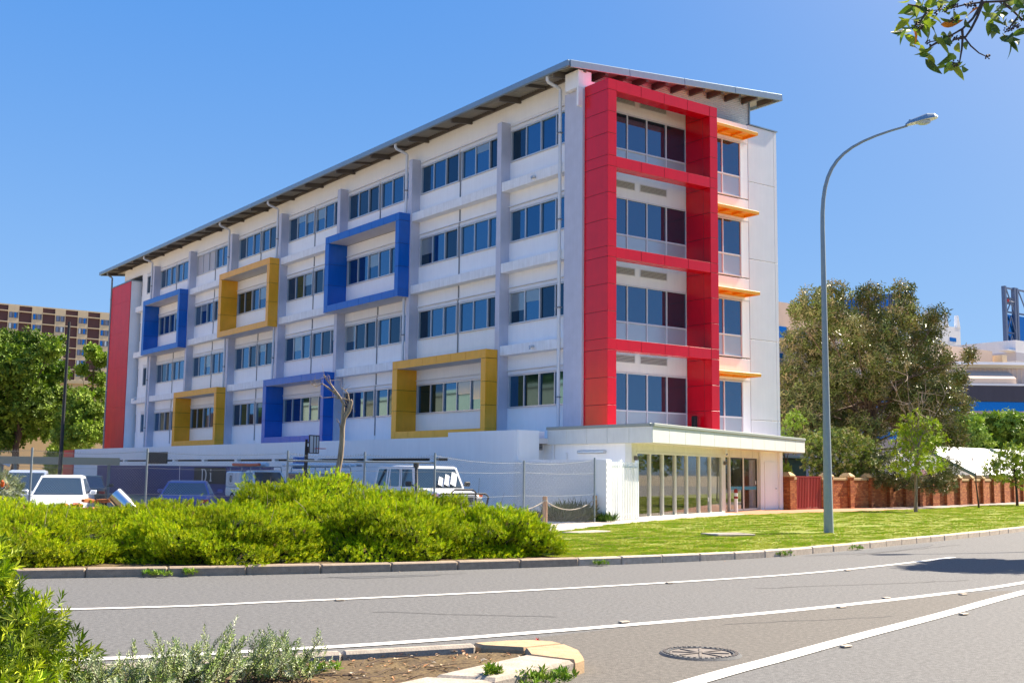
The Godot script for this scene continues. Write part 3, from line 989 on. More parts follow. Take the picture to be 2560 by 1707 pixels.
func end_window(x0: float, x1: float, mull: Array, top: float, tr: float, bot: float) -> void:
	var b := MB.new()
	var z := ZW - 0.02
	for x in [x0 + 0.03, x1 - 0.03]: b.box(Vector3(x - 0.03, bot, z - 0.08), Vector3(x + 0.03, top, z + 0.05))
	for y in [bot + 0.03, tr, top - 0.03]: b.box(Vector3(x0 + 0.06, y - 0.03, z - 0.08), Vector3(x1 - 0.06, y + 0.03, z + 0.045))
	for x in mull: b.box(Vector3(x - 0.03, bot + 0.06, z - 0.08), Vector3(x + 0.03, top - 0.06, z + 0.042))
	var o := add(b, "window", M.frame_white, bld)
	var xs := [x0 + 0.06]
	for x in mull: xs.append_array([x - 0.03, x + 0.03])
	xs.append(x1 - 0.06)
	for i in range(0, xs.size(), 2):
		var p := MB.new()
		var w := rng.randf_range(-0.003, 0.003)
		p.quad(Vector3(xs[i], tr + 0.03, z - w), Vector3(xs[i + 1], tr + 0.03, z + w), Vector3(xs[i + 1], top - 0.06, z + w), Vector3(xs[i], top - 0.06, z - w), Vector3(x0, tr, z - 1))
		add(p, "pane", M.glass_end, o)
		piece("frosted_pane", M.frosted, o, Vector3(xs[i], bot + 0.06, z - 0.01), Vector3(xs[i + 1], tr - 0.03, z))

func make_red_frame() -> void:
	var zf := -32.74
	var x0 := 28.31
	var x1 := 34.4
	var pw := 0.44
	var tops := [17.04, 13.96, 10.34, 6.75]
	var bots := [16.61, 13.53, 9.93, 6.32]
	var b := MB.new()
	var g := 0.012
	b.box(Vector3(x0 + g, 3.0, ZW + 0.03), Vector3(x0 + pw - g, 17.03, zf - g))
	b.box(Vector3(x1 - pw + g, 3.0, ZW + 0.03), Vector3(x1 - g, 17.03, zf - g))
	for i in 4: b.box(Vector3(x0 + pw, bots[i] + g, zf - 0.55), Vector3(x1 - pw, tops[i] - g, zf - g))
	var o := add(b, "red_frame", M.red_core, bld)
	o.set_meta("label", "tall red panelled frame on the street end of the building")
	var js := [17.04, 16.61, 15.73, 14.85, 13.96, 13.53, 12.47, 11.41, 10.34, 9.93, 8.87, 7.81, 6.75, 6.32, 5.25, 4.2, 3.1]
	for i in js.size() - 1:
		var ya: float = js[i + 1] + 0.02
		var yb: float = js[i]
		for x in [x0, x1 - pw]:
			piece("panel", M.red, o, Vector3(x, ya, zf - g + 0.001), Vector3(x + pw, yb, zf), 0.003)
		piece("panel", M.red, o, Vector3(x0, ya, ZW + 0.025), Vector3(x0 + g - 0.001, yb, zf - g - 0.002), 0.003)
		piece("panel", M.red, o, Vector3(x1 - pw, ya, ZW + 0.025), Vector3(x1 - pw + g - 0.001, yb, -33.17), 0.003)
		piece("panel", M.red, o, Vector3(x1 - pw, ya, -33.15), Vector3(x1 - pw + g - 0.001, yb, zf - g - 0.002), 0.003)
		piece("panel", M.red, o, Vector3(x1 - g + 0.001, ya, ZW + 0.025), Vector3(x1, yb, zf - g - 0.002), 0.003)
	var bx := [28.752, 30.07, 31.34, 32.66, 33.955]
	for i in 4:
		for k in 4:
			piece("panel", M.red, o, Vector3(bx[k], bots[i], zf - g + 0.001), Vector3(bx[k + 1] - 0.02, tops[i], zf), 0.003)
			piece("panel", M.red, o, Vector3(bx[k], bots[i], zf - 0.55), Vector3(bx[k + 1] - 0.02, bots[i] + g - 0.001, zf - g - 0.002), 0.003)
	piece("capping", M.red, o, Vector3(x0, 17.042, ZW + 0.025), Vector3(x1, 17.056, zf))
	# a lamp on the podium roof inside the frame
	var lm := MB.new()
	lm.box(Vector3(33.6, 3.2, -33.6), Vector3(33.8, 4.0, -33.4), 0.03)
	add(lm, "roof_light", M.dark, bld)

# ---------------------------------------------------------------- podium, canopy and shopfront
const XP := 24.8
var SD := Vector3(0.92499, 0, -0.38)      # along the shopfront
var SN := Vector3(0.38, 0, 0.92499)       # out of the shopfront
var S0 := Vector3(26.35, 0, -29.2)

func sp(s: float, y: float, out := 0.0) -> Vector3: return S0 + SD * s + SN * out + Vector3(0, y, 0)

func sbox(called: String, m: Material, parent: Node3D, s0: float, s1: float, y0: float, y1: float, o0: float, o1: float, bev := 0.0) -> MeshInstance3D:
	var b := MB.new()
	b.obox((sp(s0, y0, o0) + sp(s1, y1, o1)) / 2, Vector3(absf(s1 - s0), absf(y1 - y0), absf(o1 - o0)), Basis(SD, Vector3.UP, SN), bev)
	return add(b, called, m, parent)

func make_podium() -> void:
	# long podium wall with its parapet, blue lower part and slots
	piece("podium_wall", M.white_dirty, bld, Vector3(XP, 2.14, -92.2), Vector3(XP + 0.3, 2.98, -38.44))
	piece("podium_wall", M.white_dirty, bld, Vector3(XP, 1.76, -92.2), Vector3(XP + 0.3, 2.03, -38.44))
	var z := -85.0
	while z < -38.6:
		piece("slot_pier", M.white_dirty, bld, Vector3(XP + 0.01, 2.03, z), Vector3(XP + 0.3, 2.14, z + 0.35))
		z += 4.95 if z < -50 else 5.6
	piece("slot_back", M.dark, bld, Vector3(XP + 0.25, 2.03, -91.9), Vector3(XP + 0.29, 2.14, -38.5))
	piece("podium_wall", M.white, bld, Vector3(XP + 0.005, -0.25, -92.2), Vector3(XP + 0.3, 1.755, -86))
	piece("blue_wall", M.navy, bld, Vector3(XP + 0.01, -0.25, -85.99), Vector3(XP + 0.3, 1.755, -55))
	piece("podium_wall", M.white, bld, Vector3(XP + 0.005, -0.25, -54.99), Vector3(XP + 0.3, 1.755, -38.44))
	piece("red_pier", M.red_old, bld, Vector3(XP - 0.06, -0.25, -95.1), Vector3(XP + 0.4, 2.95, -92.22))
	piece("podium_block", M.white_dirty, bld, Vector3(XP, -0.25, -38.43), Vector3(XP + 1.0, 3.16, -33.72))
	# recess with a dark shutter box
	piece("vent_box", M.dark, bld, Vector3(XP - 0.05, 1.9, -74.7), Vector3(XP + 0.02, 2.62, -71.0))
	# return wall from the block to the canopy
	var rw := MB.new()
	rw.bar(Vector3(XP + 0.02, 1.45, -33.8), Vector3(26.36, 1.45, -34.25), 0.2, 3.4)
	add(rw, "podium_wall", M.white, bld)
	var vo := MB.new()
	vo.bar(Vector3(25.93, 2.62, -33.99), Vector3(26.2, 2.62, -34.07), 0.06, 0.34)
	var gr := add(vo, "wall_vent", M.dark, bld)
	for i in 6:
		var l := MB.new()
		l.bar(Vector3(25.93, 2.48 + i * 0.055, -33.945), Vector3(26.2, 2.48 + i * 0.055, -34.025), 0.02, 0.02)
		add(l, "slat", M.louvre, gr)
	# podium roof
	var rf := MB.new()
	var ol := PackedVector2Array([Vector2(XP + 0.1, -33.8), Vector2(26.3, -33.7), Vector2(26.3, -28.15), Vector2(41.4, -34.4), Vector2(41.4, -36), Vector2(41.4, -94), Vector2(XP + 0.1, -94)])
	rf.prism(ol, Transform3D(Basis(Vector3(1, 0, 0), Vector3(0, 0, 1), Vector3(0, 1, 0)), Vector3(0, 2.68, 0)), 0.2)
	add(rf, "podium_roof", M.soffit, bld)

	# canopy fascia: panels under a grey flashing
	var can := holder("canopy", bld, Vector3(26.2, 2.65, -28))
	var ca := Vector3(26.2, 0, -28.0)
	for i in 12:
		var b := MB.new()
		b.bar(ca + SD * (16.69 * i / 12.0 + 0.01) + Vector3(0, 2.92, -0.03), ca + SD * (16.69 * (i + 1) / 12.0 - 0.01) + Vector3(0, 2.92, -0.03), 0.05, 0.54, 0.004)
		add(b, "fascia_panel", M.fascia, can)
	for i in 5:
		piece("fascia_panel", M.fascia, can, Vector3(26.2, 2.65, -33.75 + 1.142 * i + 0.006), Vector3(26.25, 3.19, -33.75 + 1.142 * (i + 1) - 0.006), 0.004)
	var fl := MB.new()
	fl.bar(ca + Vector3(0.02, 3.245, -0.06), ca + SD * 16.69 + Vector3(0, 3.245, -0.06), 0.2, 0.105, 0.01)
	add(fl, "flashing", M.flashing, can)
	piece("flashing", M.flashing, can, Vector3(26.17, 3.195, -33.78), Vector3(26.36, 3.302, -28.1), 0.01)
	var so := MB.new()
	so.prism(PackedVector2Array([Vector2(26.22, -34.1), Vector2(26.22, -28.06), Vector2(41.6, -34.4), Vector2(41.6, -35.5), Vector2(39.9, -36.2), Vector2(34, -36.2)]), Transform3D(Basis(Vector3(1, 0, 0), Vector3(0, 0, 1), Vector3(0, 1, 0)), Vector3(0, 2.64, 0)), 0.03)
	add(so, "canopy_soffit", M.cream, can)
	var er := MB.new()
	er.bar(Vector3(41.62, 2.92, -34.36), Vector3(41.62, 2.92, -36), 0.05, 0.54)
	add(er, "fascia_panel", M.fascia, can)

	# side wall under the canopy, facing the gate
	piece("ground_wall", M.white, bld, Vector3(26.35, -0.2, -34.15), Vector3(26.5, 2.64, -29.27))
	var lt := MB.new()
	lt.box(Vector3(26.27, 2.3, -32.1), Vector3(26.345, 2.42, -30.5), 0.03)
	var lo := add(lt, "strip_light", M.frame, bld)
	piece("diffuser", M.pipe_white, lo, Vector3(26.25, 2.33, -32.0), Vector3(26.268, 2.39, -30.6), 0.008)
	for q in [-33.5, -32.7]:
		var b := MB.new()
		b.tube([Vector3(26.29, 0, q), Vector3(26.29, 2.64 if q < -33 else 2.35, q)], 0.05 if q < -33 else 0.03, 8)
		add(b, "downpipe", M.frame_white, bld)

	# shopfront: seven panes between cream mullions
	var shop := holder("shopfront", bld, sp(4.2, 0))
	sbox("corner_pier", M.cream, shop, 0.0, 0.41, -0.1, 2.64, -0.25, 0.0, 0.005)
	var ms := [0.41, 1.54, 2.64, 3.77, 4.87, 6.07, 7.21, 8.46]
	for i in 8:
		sbox("mullion", M.cream_frame, shop, ms[i] - 0.05, ms[i] + 0.05, 0.12, 2.3, -0.12, 0.0 if i != 0 else -0.003)
	sbox("sill", M.cream_frame, shop, 0.36, 8.51, 0.0, 0.119, -0.16, 0.03, 0.01)
	sbox("footing", M.concrete, shop, 0.0, 8.6, -0.2, -0.001, -0.3, 0.05)
	sbox("lintel", M.cream_frame, shop, 0.36, 8.51, 2.301, 2.38, -0.16, 0.01)
	for i in 6:
		sbox("head_panel", M.cream, shop, 0.41 + 8.4 / 6 * i + 0.004, 0.41 + 8.4 / 6 * (i + 1) - 0.004, 2.385, 2.64, -0.14, 0.0)
	for i in 7:
		sbox("pane", M.shop_glass, shop, ms[i] + 0.05, ms[i + 1] - 0.05, 0.12, 2.3, -0.066, -0.06)
		if i < 5:
			sbox("backing_board", M.board, shop, ms[i] + 0.02, ms[i + 1] - 0.02, 0.125, 2.296, -0.2, -0.18)
		else:
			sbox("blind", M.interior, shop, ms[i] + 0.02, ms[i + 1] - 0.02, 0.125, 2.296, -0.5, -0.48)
	sbox("notice", M.paint, shop, 7.02, 7.14, 0.55, 0.72, -0.058, -0.055)
	sbox("end_post", M.cream, shop, 8.52, 8.82, -0.1, 2.64, -1.1, -0.001, 0.005)
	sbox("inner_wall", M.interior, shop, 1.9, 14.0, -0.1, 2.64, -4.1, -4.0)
	piece("inner_floor", M.path_grey, shop, Vector3(26.5, 0.03, -38), Vector3(39.6, 0.05, -33))

	# recessed entrance: sliding doors, then a service door in the white wall
	var en := holder("entrance", bld, sp(12, 0))
	var eo := -0.14
	sbox("door_head", M.cream, en, 8.83, 13.3, 2.33, 2.64, eo - 0.15, eo)
	for i in 3:
		sbox("joint", M.joint, en, 9.6 + i * 1.4, 9.615 + i * 1.4, 2.335, 2.635, eo, eo + 0.002)
	var ds := [9.0, 9.7, 11.3, 13.1]
	for i in 4:
		sbox("door_post", M.cream_frame, en, ds[i] - 0.05, ds[i] + 0.05, 0.1, 2.33, eo - 0.1, eo)
		sbox("pane", M.shop_glass, en, 9.05, 9.65, 0.1, 2.33, eo - 0.06, eo - 0.054)
	for i in 2:
		var a: float = ds[i + 1] + 0.05
		var e: float = ds[i + 2] - 0.05
		var d := sbox("glass_door", M.black_frame, en, a, e, 2.26, 2.325, eo - 0.08, eo - 0.03)
		sbox("door_rail", M.cream_frame, d, a, e, 0.1, 0.18, eo - 0.08, eo - 0.03)
		sbox("stile", M.black_frame, d, a, a + 0.05, 0.18, 2.26, eo - 0.08, eo - 0.03)
		sbox("stile", M.black_frame, d, e - 0.05, e, 0.18, 2.26, eo - 0.08, eo - 0.03)
		sbox("pane", M.shop_glass, d, a + 0.05, e - 0.05, 0.18, 2.26, eo - 0.058, eo - 0.052)
		sbox("safety_strip", M.teal, d, a + 0.05, e - 0.05, 0.98, 1.12, eo - 0.05, eo - 0.047)
	sbox("notice", M.paint, en, 12.85, 12.97, 1.2, 1.36, eo - 0.046, eo - 0.043)
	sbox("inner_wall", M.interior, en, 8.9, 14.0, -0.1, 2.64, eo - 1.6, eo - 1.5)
	piece("ground_wall", M.white, en, Vector3(38.5, -0.1, ZW - 0.3), Vector3(XR - 0.12, 2.64, ZW - 0.02))
	var sd := piece("service_door", M.white, en, Vector3(38.72, 0.1, ZW - 0.018), Vector3(39.5, 2.2, ZW + 0.02), 0.006)
	piece("handle", M.chrome, sd, Vector3(39.36, 1.0, ZW + 0.022), Vector3(39.44, 1.05, ZW + 0.08), 0.01)
	var pp := MB.new()
	pp.tube([sp(13.25, 0.05, eo + 0.1), sp(13.25, 2.64, eo + 0.1)], 0.055, 8)
	add(pp, "downpipe", M.cream_frame, en)
	# far pillar carrying the corner of the tower
	piece("pillar", M.white, bld, Vector3(39.6, -0.2, ZW - 0.7), Vector3(XR - 0.02, 2.64, ZW + 0.12), 0.01)
	# small fittings
	for q in [[0.2, 2.14], [8.62, 2.08]]:
		var w := MB.new()
		w.obox(sp(q[0], q[1], 0.05), Vector3(0.09, 0.16, 0.1), Basis(SD, Vector3.UP, SN), 0.02)
		w.obox(sp(q[0] - 0.02, q[1] - 0.02, 0.12), Vector3(0.07, 0.1, 0.06), Basis(SD, Vector3.UP, SN), 0.02)
		add(w, "wall_light", M.iron, bld)
	var cm := MB.new()
	cm.tube([sp(8.6, 2.64, 0.12), sp(8.6, 2.5, 0.12)], 0.05, 10)
	cm.ball(sp(8.6, 2.47, 0.12), Vector3.ONE * 0.06)
	var cc := add(cm, "security_camera", M.trim, bld)
	var ln := MB.new()
	ln.ball(sp(8.6, 2.44, 0.14), Vector3.ONE * 0.045)
	add(ln, "lens", M.car_blue, cc)

	# lettering on the blue wall
	var sg := piece("sign_board", M.dark, bld, Vector3(XP - 0.03, 0.75, -66.2), Vector3(XP + 0.005, 1.68, -61.4))
	sg.set_meta("label", "black sign board with white script letters on the blue wall")
	for q in [["D", 0.0, 1.0], ["i", 1.05, 0.9]]:
		var tm := TextMesh.new()
		tm.text = q[0]
		var sf := SystemFont.new()
		sf.font_names = PackedStringArray(["Droid Serif"])
		sf.font_italic = true
		tm.font = sf
		tm.font_size = 64
		tm.pixel_size = 0.016 * q[2]
		tm.depth = 0.01
		var o := MeshInstance3D.new()
		o.mesh = tm
		o.material_override = M.paint
		put(o, "letter", sg)
		o.position = Vector3(XP - 0.035, 1.2, -64.6 + q[1]) - org[sg]
		o.rotation.y = -PI / 2
		o.scale = Vector3(1.35, 1, 1)

func make_building() -> void:
	bld = thing("office_building", "white four-storey office building with red, blue and yellow window surrounds", "building", Vector3(28.2, 0, -34.2))
	make_long_side()
	make_surrounds()
	make_roof()
	make_end_side()
	make_red_frame()
	make_podium()

# ---------------------------------------------------------------- boundary walls, gates, fences
func make_white_wall() -> void:
	var w := thing("boundary_wall", "white painted brick boundary wall with pier beside the barred gate", "wall", Vector3(24.1, 0, -30))
	var a := Vector3(23.85, 0, -27.75)
	var e := Vector3(24.72, 0, -33.7)
	var d := (e - a).normalized()
	var core := MB.new()
	core.bar(a + Vector3(0, 0.9, 0), e + Vector3(0, 0.9, 0), 0.2, 2.3)
	add(core, "core", M.paint_brick, w)
	# painted courses: thin proud bricks on the street-facing side near the pier, the rest as one skin
	var nl := Vector3(d.z, 0, -d.x)
	if nl.x > 0: nl = -nl
	var bm := BoxMesh.new()
	bm.size = Vector3(0.02, 0.076, 0.23)
	var bs := Basis(nl, Vector3.UP, d)
	var skin := MB.new()
	var count := 0
	for r in 23:
		for i in 24:
			var s := 0.13 + i * 0.243 + (0.12 if r % 2 == 1 else 0.0)
			if s > 5.95: continue
			var p := a + d * s + nl * 0.105 + Vector3(0, 0.06 + r * 0.0865, 0)
			if i < 11 and count < 220:
				var o := MeshInstance3D.new()
				o.mesh = bm
				o.material_override = M.paint_brick
				put(o, "brick", w)
				o.transform = Transform3D(bs, p - org[w])
				count += 1
			else:
				skin.obox(p, bm.size, bs)
	var sk := add(skin, "brickwork", M.paint_brick, w)
	sk.set_meta("kind", "stuff")
	# the pier at the gate
	var pr := MB.new()
	pr.obox(Vector3(23.82, 0.99, -27.72), Vector3(0.36, 2.1, 0.36), Basis(SD, Vector3.UP, SN), 0.008)
	add(pr, "pier", M.paint_brick, w)
	for r in 23:
		for i in 2:
			var b := MB.new()
			var off := [-0.09, 0.09][i] as float
			b.obox(Vector3(23.82, 0.06 + r * 0.0865, -27.72) + SD * (off + (0.03 if r % 2 == 1 else -0.03)) + SN * 0.184, Vector3(0.165, 0.077, 0.014), Basis(SD, Vector3.UP, SN))
			add(b, "brick", M.paint_brick, w)

	# barred gate between pier and shop
	var g := thing("barred_gate", "white gate of upright steel bars between white pier and shopfront", "gate", Vector3(24.9, 0, -28.2))
	var g0 := Vector3(24.03, 0, -27.72)
	var g1 := Vector3(26.1, 0, -28.62)
	for s in [0.0, 0.38, 0.97]:
		var b := MB.new()
		b.obox(g0.lerp(g1, s) + Vector3(0, 1.03, 0), Vector3(0.1, 2.05, 0.1), Basis(SD, Vector3.UP, SN), 0.008)
		if s > 0: add(b, "gate_post", M.steel_white, g)
	for y in [0.28, 1.82]:
		var b := MB.new()
		b.bar(g0 + Vector3(0, y, 0), g1 + Vector3(0, y, 0), 0.04, 0.06)
		add(b, "rail", M.steel_white, g)
	for i in 17:
		var s := (i + 0.7) / 17.4
		if absf(s - 0.38) < 0.03: continue
		var b := MB.new()
		b.obox(g0.lerp(g1, s) + SN * 0.04 + Vector3(0, 1.05, 0), Vector3(0.042, 1.86, 0.03), Basis(SD, Vector3.UP, SN), 0.006)
		add(b, "bar", M.steel_white, g)

func chain_link() -> void:
	var pts := [Vector3(2.0, -0.15, -35.2), Vector3(7.2, -0.15, -30.64), Vector3(9.49, -0.1, -28.66), Vector3(12.44, -0.05, -26.75), Vector3(14.38, 0, -26.26), Vector3(16.07, 0.05, -25.52), Vector3(19.39, 0.06, -26.04), Vector3(23.13, 0.09, -27.36)]
	var hs := [2.09, 2.09, 2.09, 2.09, 2.09, 2.09, 1.94, 2.09]
	var f := thing("chain_link_fence", "galvanised chain-link fence with pipe posts behind the green shrubs", "fence", Vector3(13, 0, -27))
	for i in range(0, 8):
		var b := MB.new()
		b.tube([pts[i], Vector3(pts[i].x, hs[i] - 0.02, pts[i].z), Vector3(pts[i].x, hs[i], pts[i].z)], [0.028, 0.028, 0.018], 8)
		add(b, "post", M.galv, f)
	for i in [3, 4]:
		var b := MB.new()
		b.tube([Vector3(pts[i].x, 1.83, pts[i].z), Vector3(pts[i + 1].x, 1.83, pts[i + 1].z)], 0.024, 8)
		add(b, "top_rail", M.galv, f)
	for i in 7:
		var b := MB.new()
		var a: Vector3 = pts[i]
		var e: Vector3 = pts[i + 1]
		var l := Vector2(a.x, a.z).distance_to(Vector2(e.x, e.z))
		var dirv := Vector3(e.x - a.x, 0, e.z - a.z) / l
		var nrm := Vector3(-dirv.z, 0, dirv.x)
		var t0: float = hs[i] - 0.08
		var t1: float = hs[i + 1] - 0.08
		var top := func(s: float) -> float: return lerpf(t0, t1, s / l) - 0.07 * sin(PI * clampf(s / l, 0, 1))
		var low := 0.05
		var cell := 0.07
		var hh := 2.0 - low
		# two families of slanting wires, cut at the fence ends
		for fam in 2:
			var k := -int(hh / cell) - 1
			while k * cell < l + hh:
				var s0 := k * cell
				# each wire climbs at 45 degrees from the foot until it meets the sagging top edge
				var rise := hh
				for it in 3:
					var se := clampf(s0 + rise, 0, l)
					rise = top.call(se if fam == 0 else l - se) - low
				var p0 := clampf(s0, 0, l)
				var p1 := clampf(s0 + rise, 0, l)
				if p1 - p0 > 0.01:
					var sa := p0 if fam == 0 else l - p0
					var sb := p1 if fam == 0 else l - p1
					var A := a + dirv * sa; A.y = low + (p0 - s0)
					var B := a + dirv * sb; B.y = low + (p1 - s0)
					b.bar(A + nrm * (0.002 if fam == 0 else -0.002), B + nrm * (0.002 if fam == 0 else -0.002), 0.0025, 0.0025, 0.0, nrm)
				k += 1
		# knuckles along the top edge
		var s := 0.0
		while s < l:
			var P := a + dirv * s; P.y = top.call(s)
			b.bar(P, P + dirv * 0.02 + Vector3(0, 0.045, 0), 0.004, 0.004, 0.0, nrm)
			s += cell
		var o := add(b, "wire_mesh", M.wire, f)
		o.set_meta("kind", "stuff")
		var c := MB.new()
		for y in [0.95, 1.6, 2.0]:
			var pl := []
			for q in 13:
				var P := a + dirv * (l * q / 12.0)
				P.y = y - 0.03 * sin(PI * q / 12.0) if y < 1.9 else top.call(l * q / 12.0)
				pl.append(P)
			c.tube(pl, 0.004, 5, false)
		add(c, "line_wire", M.wire, f)

func timber_posts() -> void:
	var ps := [Vector3(20.6, 0.05, -26.62), Vector3(23.45, 0.05, -27.72)]
	var lb := ["weathered round timber post standing alone on the footpath edge, nearest the shrubs", "weathered round timber post in front of the white wall pier"]
	for i in 2:
		var t := thing("timber_post", lb[i], "post", ps[i], "timber posts along the path edge")
		var b := MB.new()
		b.tube([ps[i], ps[i] + Vector3(0.01, 0.5, 0), ps[i] + Vector3(0.0, 0.84, 0), ps[i] + Vector3(0.0, 0.86, 0)], [0.078, 0.072, 0.072, 0.06], 12)
		add(b, "shaft", M.wood, t)
		var st := MB.new()
		st.tube([ps[i] + Vector3(0, 0.72, 0), ps[i] + Vector3(0, 0.76, 0)], 0.079, 12)
		add(st, "rope_collar", M.rope, t)
	var ends := [[Vector3(18.2, 0.72, -25.7), ps[0] + Vector3(0, 0.74, 0), 0.22, "pale rope sagging from timber post into the shrubs"], [ps[0] + Vector3(0, 0.74, 0), ps[1] + Vector3(0, 0.74, 0), 0.3, "pale rope sagging between the two timber posts"]]
	for q in ends:
		var b := MB.new()
		var pl := []
		for i in 21:
			var s := i / 20.0
			pl.append(q[0].lerp(q[1], s) - Vector3(0, q[2] * 4 * s * (1 - s), 0))
		b.tube(pl, 0.016, 6)
		var o := add(b, "rope", M.rope)
		tag(o, q[3], "rope")

# red brick wall with piers running off along the street
func brick_wall() -> void:
	var line := [Vector2(39.95, -34.05), Vector2(40.7, -34.15), Vector2(42.75, -34.5), Vector2(43.4, -34.58), Vector2(45.3, -34.85), Vector2(47.3, -35.15), Vector2(49.2, -35.45), Vector2(50.9, -35.72), Vector2(52.5, -36.0), Vector2(54.1, -36.3), Vector2(55.9, -36.65), Vector2(57.8, -37.08), Vector2(59.8, -37.6), Vector2(61.9, -38.2), Vector2(64.1, -38.85), Vector2(66.4, -39.55), Vector2(68.7, -40.25), Vector2(71, -40.95), Vector2(73.3, -41.65), Vector2(75.6, -42.35), Vector2(78, -43.1), Vector2(80.4, -43.85), Vector2(82.8, -44.6), Vector2(85.2, -45.35), Vector2(90, -46.85), Vector2(100, -50)]
	var w := thing("brick_wall", "red brick wall with sandstone-capped piers along the street", "wall", Vector3(44, 0, -34.6))
	var mats := [M.brick, M.brick2, M.brick3]
	var bm := BoxMesh.new()
	bm.size = Vector3(0.228, 0.07, 0.02)
	var loose := 0
	var rest := [MB.new(), MB.new(), MB.new()]
	rng.seed = 77
	var lay := func(p: Vector2, q: Vector2, y0: float, y1: float, out: float) -> void:
		var l := p.distance_to(q)
		var d := (q - p) / l
		var nr := Vector2(-d.y, d.x)
		var bs := Basis(Vector3(d.x, 0, d.y), Vector3.UP, Vector3(nr.x, 0, nr.y))
		var r := 0
		var y := y0
		while y < y1 - 0.02:
			var s := -0.12 if r % 2 == 1 else 0.0
			while s < l - 0.02:
				var s0 := maxf(s, 0.0)
				var s1 := minf(s + 0.228, l)
				if s1 - s0 > 0.04:
					var mid := p + d * ((s0 + s1) / 2) + nr * out
					var k := rng.randi() % 3
					rest[k].obox(Vector3(mid.x, y + 0.035, mid.y), Vector3(s1 - s0, 0.07, 0.024), bs)
				s += 0.24
			y += 0.081; r += 1
	# the pieces nearest the street corner are single bricks
	var single := func(p: Vector2, q: Vector2, y0: float, y1: float, out: float) -> void:
		var l := p.distance_to(q)
		var d := (q - p) / l
		var nr := Vector2(-d.y, d.x)
		var bs := Basis(Vector3(d.x, 0, d.y), Vector3.UP, Vector3(nr.x, 0, nr.y))
		var r := 0
		var y := y0
		while y < y1 - 0.02:
			var s := -0.12 if r % 2 == 1 else 0.0
			while s < l - 0.02:
				var s0 := maxf(s, 0.0)
				var s1 := minf(s + 0.228, l)
				if s1 - s0 > 0.04:
					var mid := p + d * ((s0 + s1) / 2) + nr * out
					var o := MeshInstance3D.new()
					o.mesh = bm
					o.material_override = mats[rng.randi() % 3]
					put(o, "brick", w)
					o.transform = Transform3D(bs * Basis.from_scale(Vector3((s1 - s0) / 0.228, 1, 1.2)), Vector3(mid.x, y + 0.035, mid.y) - org[w])
				s += 0.24
			y += 0.081; r += 1
	for i in line.size() - 1:
		if i == 1: continue                         # the gateway
		var p: Vector2 = line[i]
		var q: Vector2 = line[i + 1]
		if i == 0: q = Vector2(40.62, -34.14)
		if i == 2: p = Vector2(42.83, -34.51)
		var d := (q - p).normalized()
		var nr := Vector2(-d.y, d.x)
		var core := MB.new()
		core.bar(Vector3(p.x, 0.55, p.y), Vector3(q.x, 0.55, q.y), 0.2, 1.76)
		add(core, "wall_core", M.mortar, w)
		var near := i == 0 or i == 2 or i == 3
		(single if near else lay).call(p, q, 0.02, 1.36, 0.105)
		var cp := MB.new()
		cp.bar(Vector3(p.x, 1.475, p.y), Vector3(q.x, 1.475, q.y), 0.3, 0.12, 0.012)
		add(cp, "coping", M.coping, w)
		# pier at the end of the panel
		if i == 2: continue
		var c: Vector2 = line[i] if i != 0 else Vector2(40.05, -34.06)
		var bs := Basis(Vector3(d.x, 0, d.y), Vector3.UP, Vector3(nr.x, 0, nr.y))
		var pm := MB.new()
		pm.obox(Vector3(c.x, 0.6, c.y), Vector3(0.36, 1.9, 0.5), bs)
		add(pm, "pier_core", M.mortar, w)
		(single if near else lay).call(c - d * 0.18, c + d * 0.18, 0.02, 1.52, 0.256)
		var sd1 := c - d * 0.186 - nr * 0.25
		lay.call(sd1, sd1 + nr * 0.5, 0.02, 1.52, 0.0)
		var cap := MB.new()
		cap.obox(Vector3(c.x, 1.585, c.y), Vector3(0.46, 0.08, 0.6), bs, 0.015)
		var top := Vector3(c.x, 1.625, c.y)
		for k in [[-1, -1, 1, -1], [1, -1, 1, 1], [1, 1, -1, 1], [-1, 1, -1, -1]]:
			var A := top + bs * Vector3(k[0] * 0.22, 0, k[1] * 0.29)
			var B := top + bs * Vector3(k[2] * 0.22, 0, k[3] * 0.29)
			var C := top + bs * Vector3(k[2] * 0.09, 0.14, k[3] * 0.12)
			var D := top + bs * Vector3(k[0] * 0.09, 0.14, k[1] * 0.12)
			cap.quad(A, B, C, D, top)
		cap.quad(top + bs * Vector3(-0.09, 0.14, -0.12), top + bs * Vector3(0.09, 0.14, -0.12), top + bs * Vector3(0.09, 0.14, 0.12), top + bs * Vector3(-0.09, 0.14, 0.12), top)
		add(cap, "pier_cap", M.coping, w)
	for k in 3:
		var o := add(rest[k], "brickwork", mats[k], w)
		o.set_meta("kind", "stuff")
	# red sheet-metal gate
	var g := thing("red_gate", "red gate of ribbed metal sheet between two brick piers", "gate", Vector3(41.7, 0, -34.32))
	var a := Vector3(40.64, 0, -34.05)
	var e := Vector3(42.82, 0, -34.42)
	var d3 := (e - a).normalized()
	var n3 := Vector3(-d3.z, 0, d3.x)
	for y in [0.13, 1.56]:
		var b := MB.new()
		b.bar(a + Vector3(0, y, 0), e + Vector3(0, y, 0), 0.05, 0.05)
		add(b, "rail", M.gate_red, g)
	for i in 16:
		var b := MB.new()
		var c := a + d3 * (0.07 + i * (2.21 - 0.14) / 15.0)
		var wd := 0.085 if i != 7 else 0.12
		b.obox(c + Vector3(0, 0.85, 0) + n3 * 0.0, Vector3(wd, 1.38, 0.035), Basis(d3, Vector3.UP, n3), 0.01)
		add(b, "slat", M.gate_red, g)
	var bk := MB.new()
	bk.bar(a + Vector3(0, 0.85, 0) - n3 * 0.03, e + Vector3(0, 0.85, 0) - n3 * 0.03, 0.01, 1.36)
	add(bk, "sheet", M.gate_red, g)

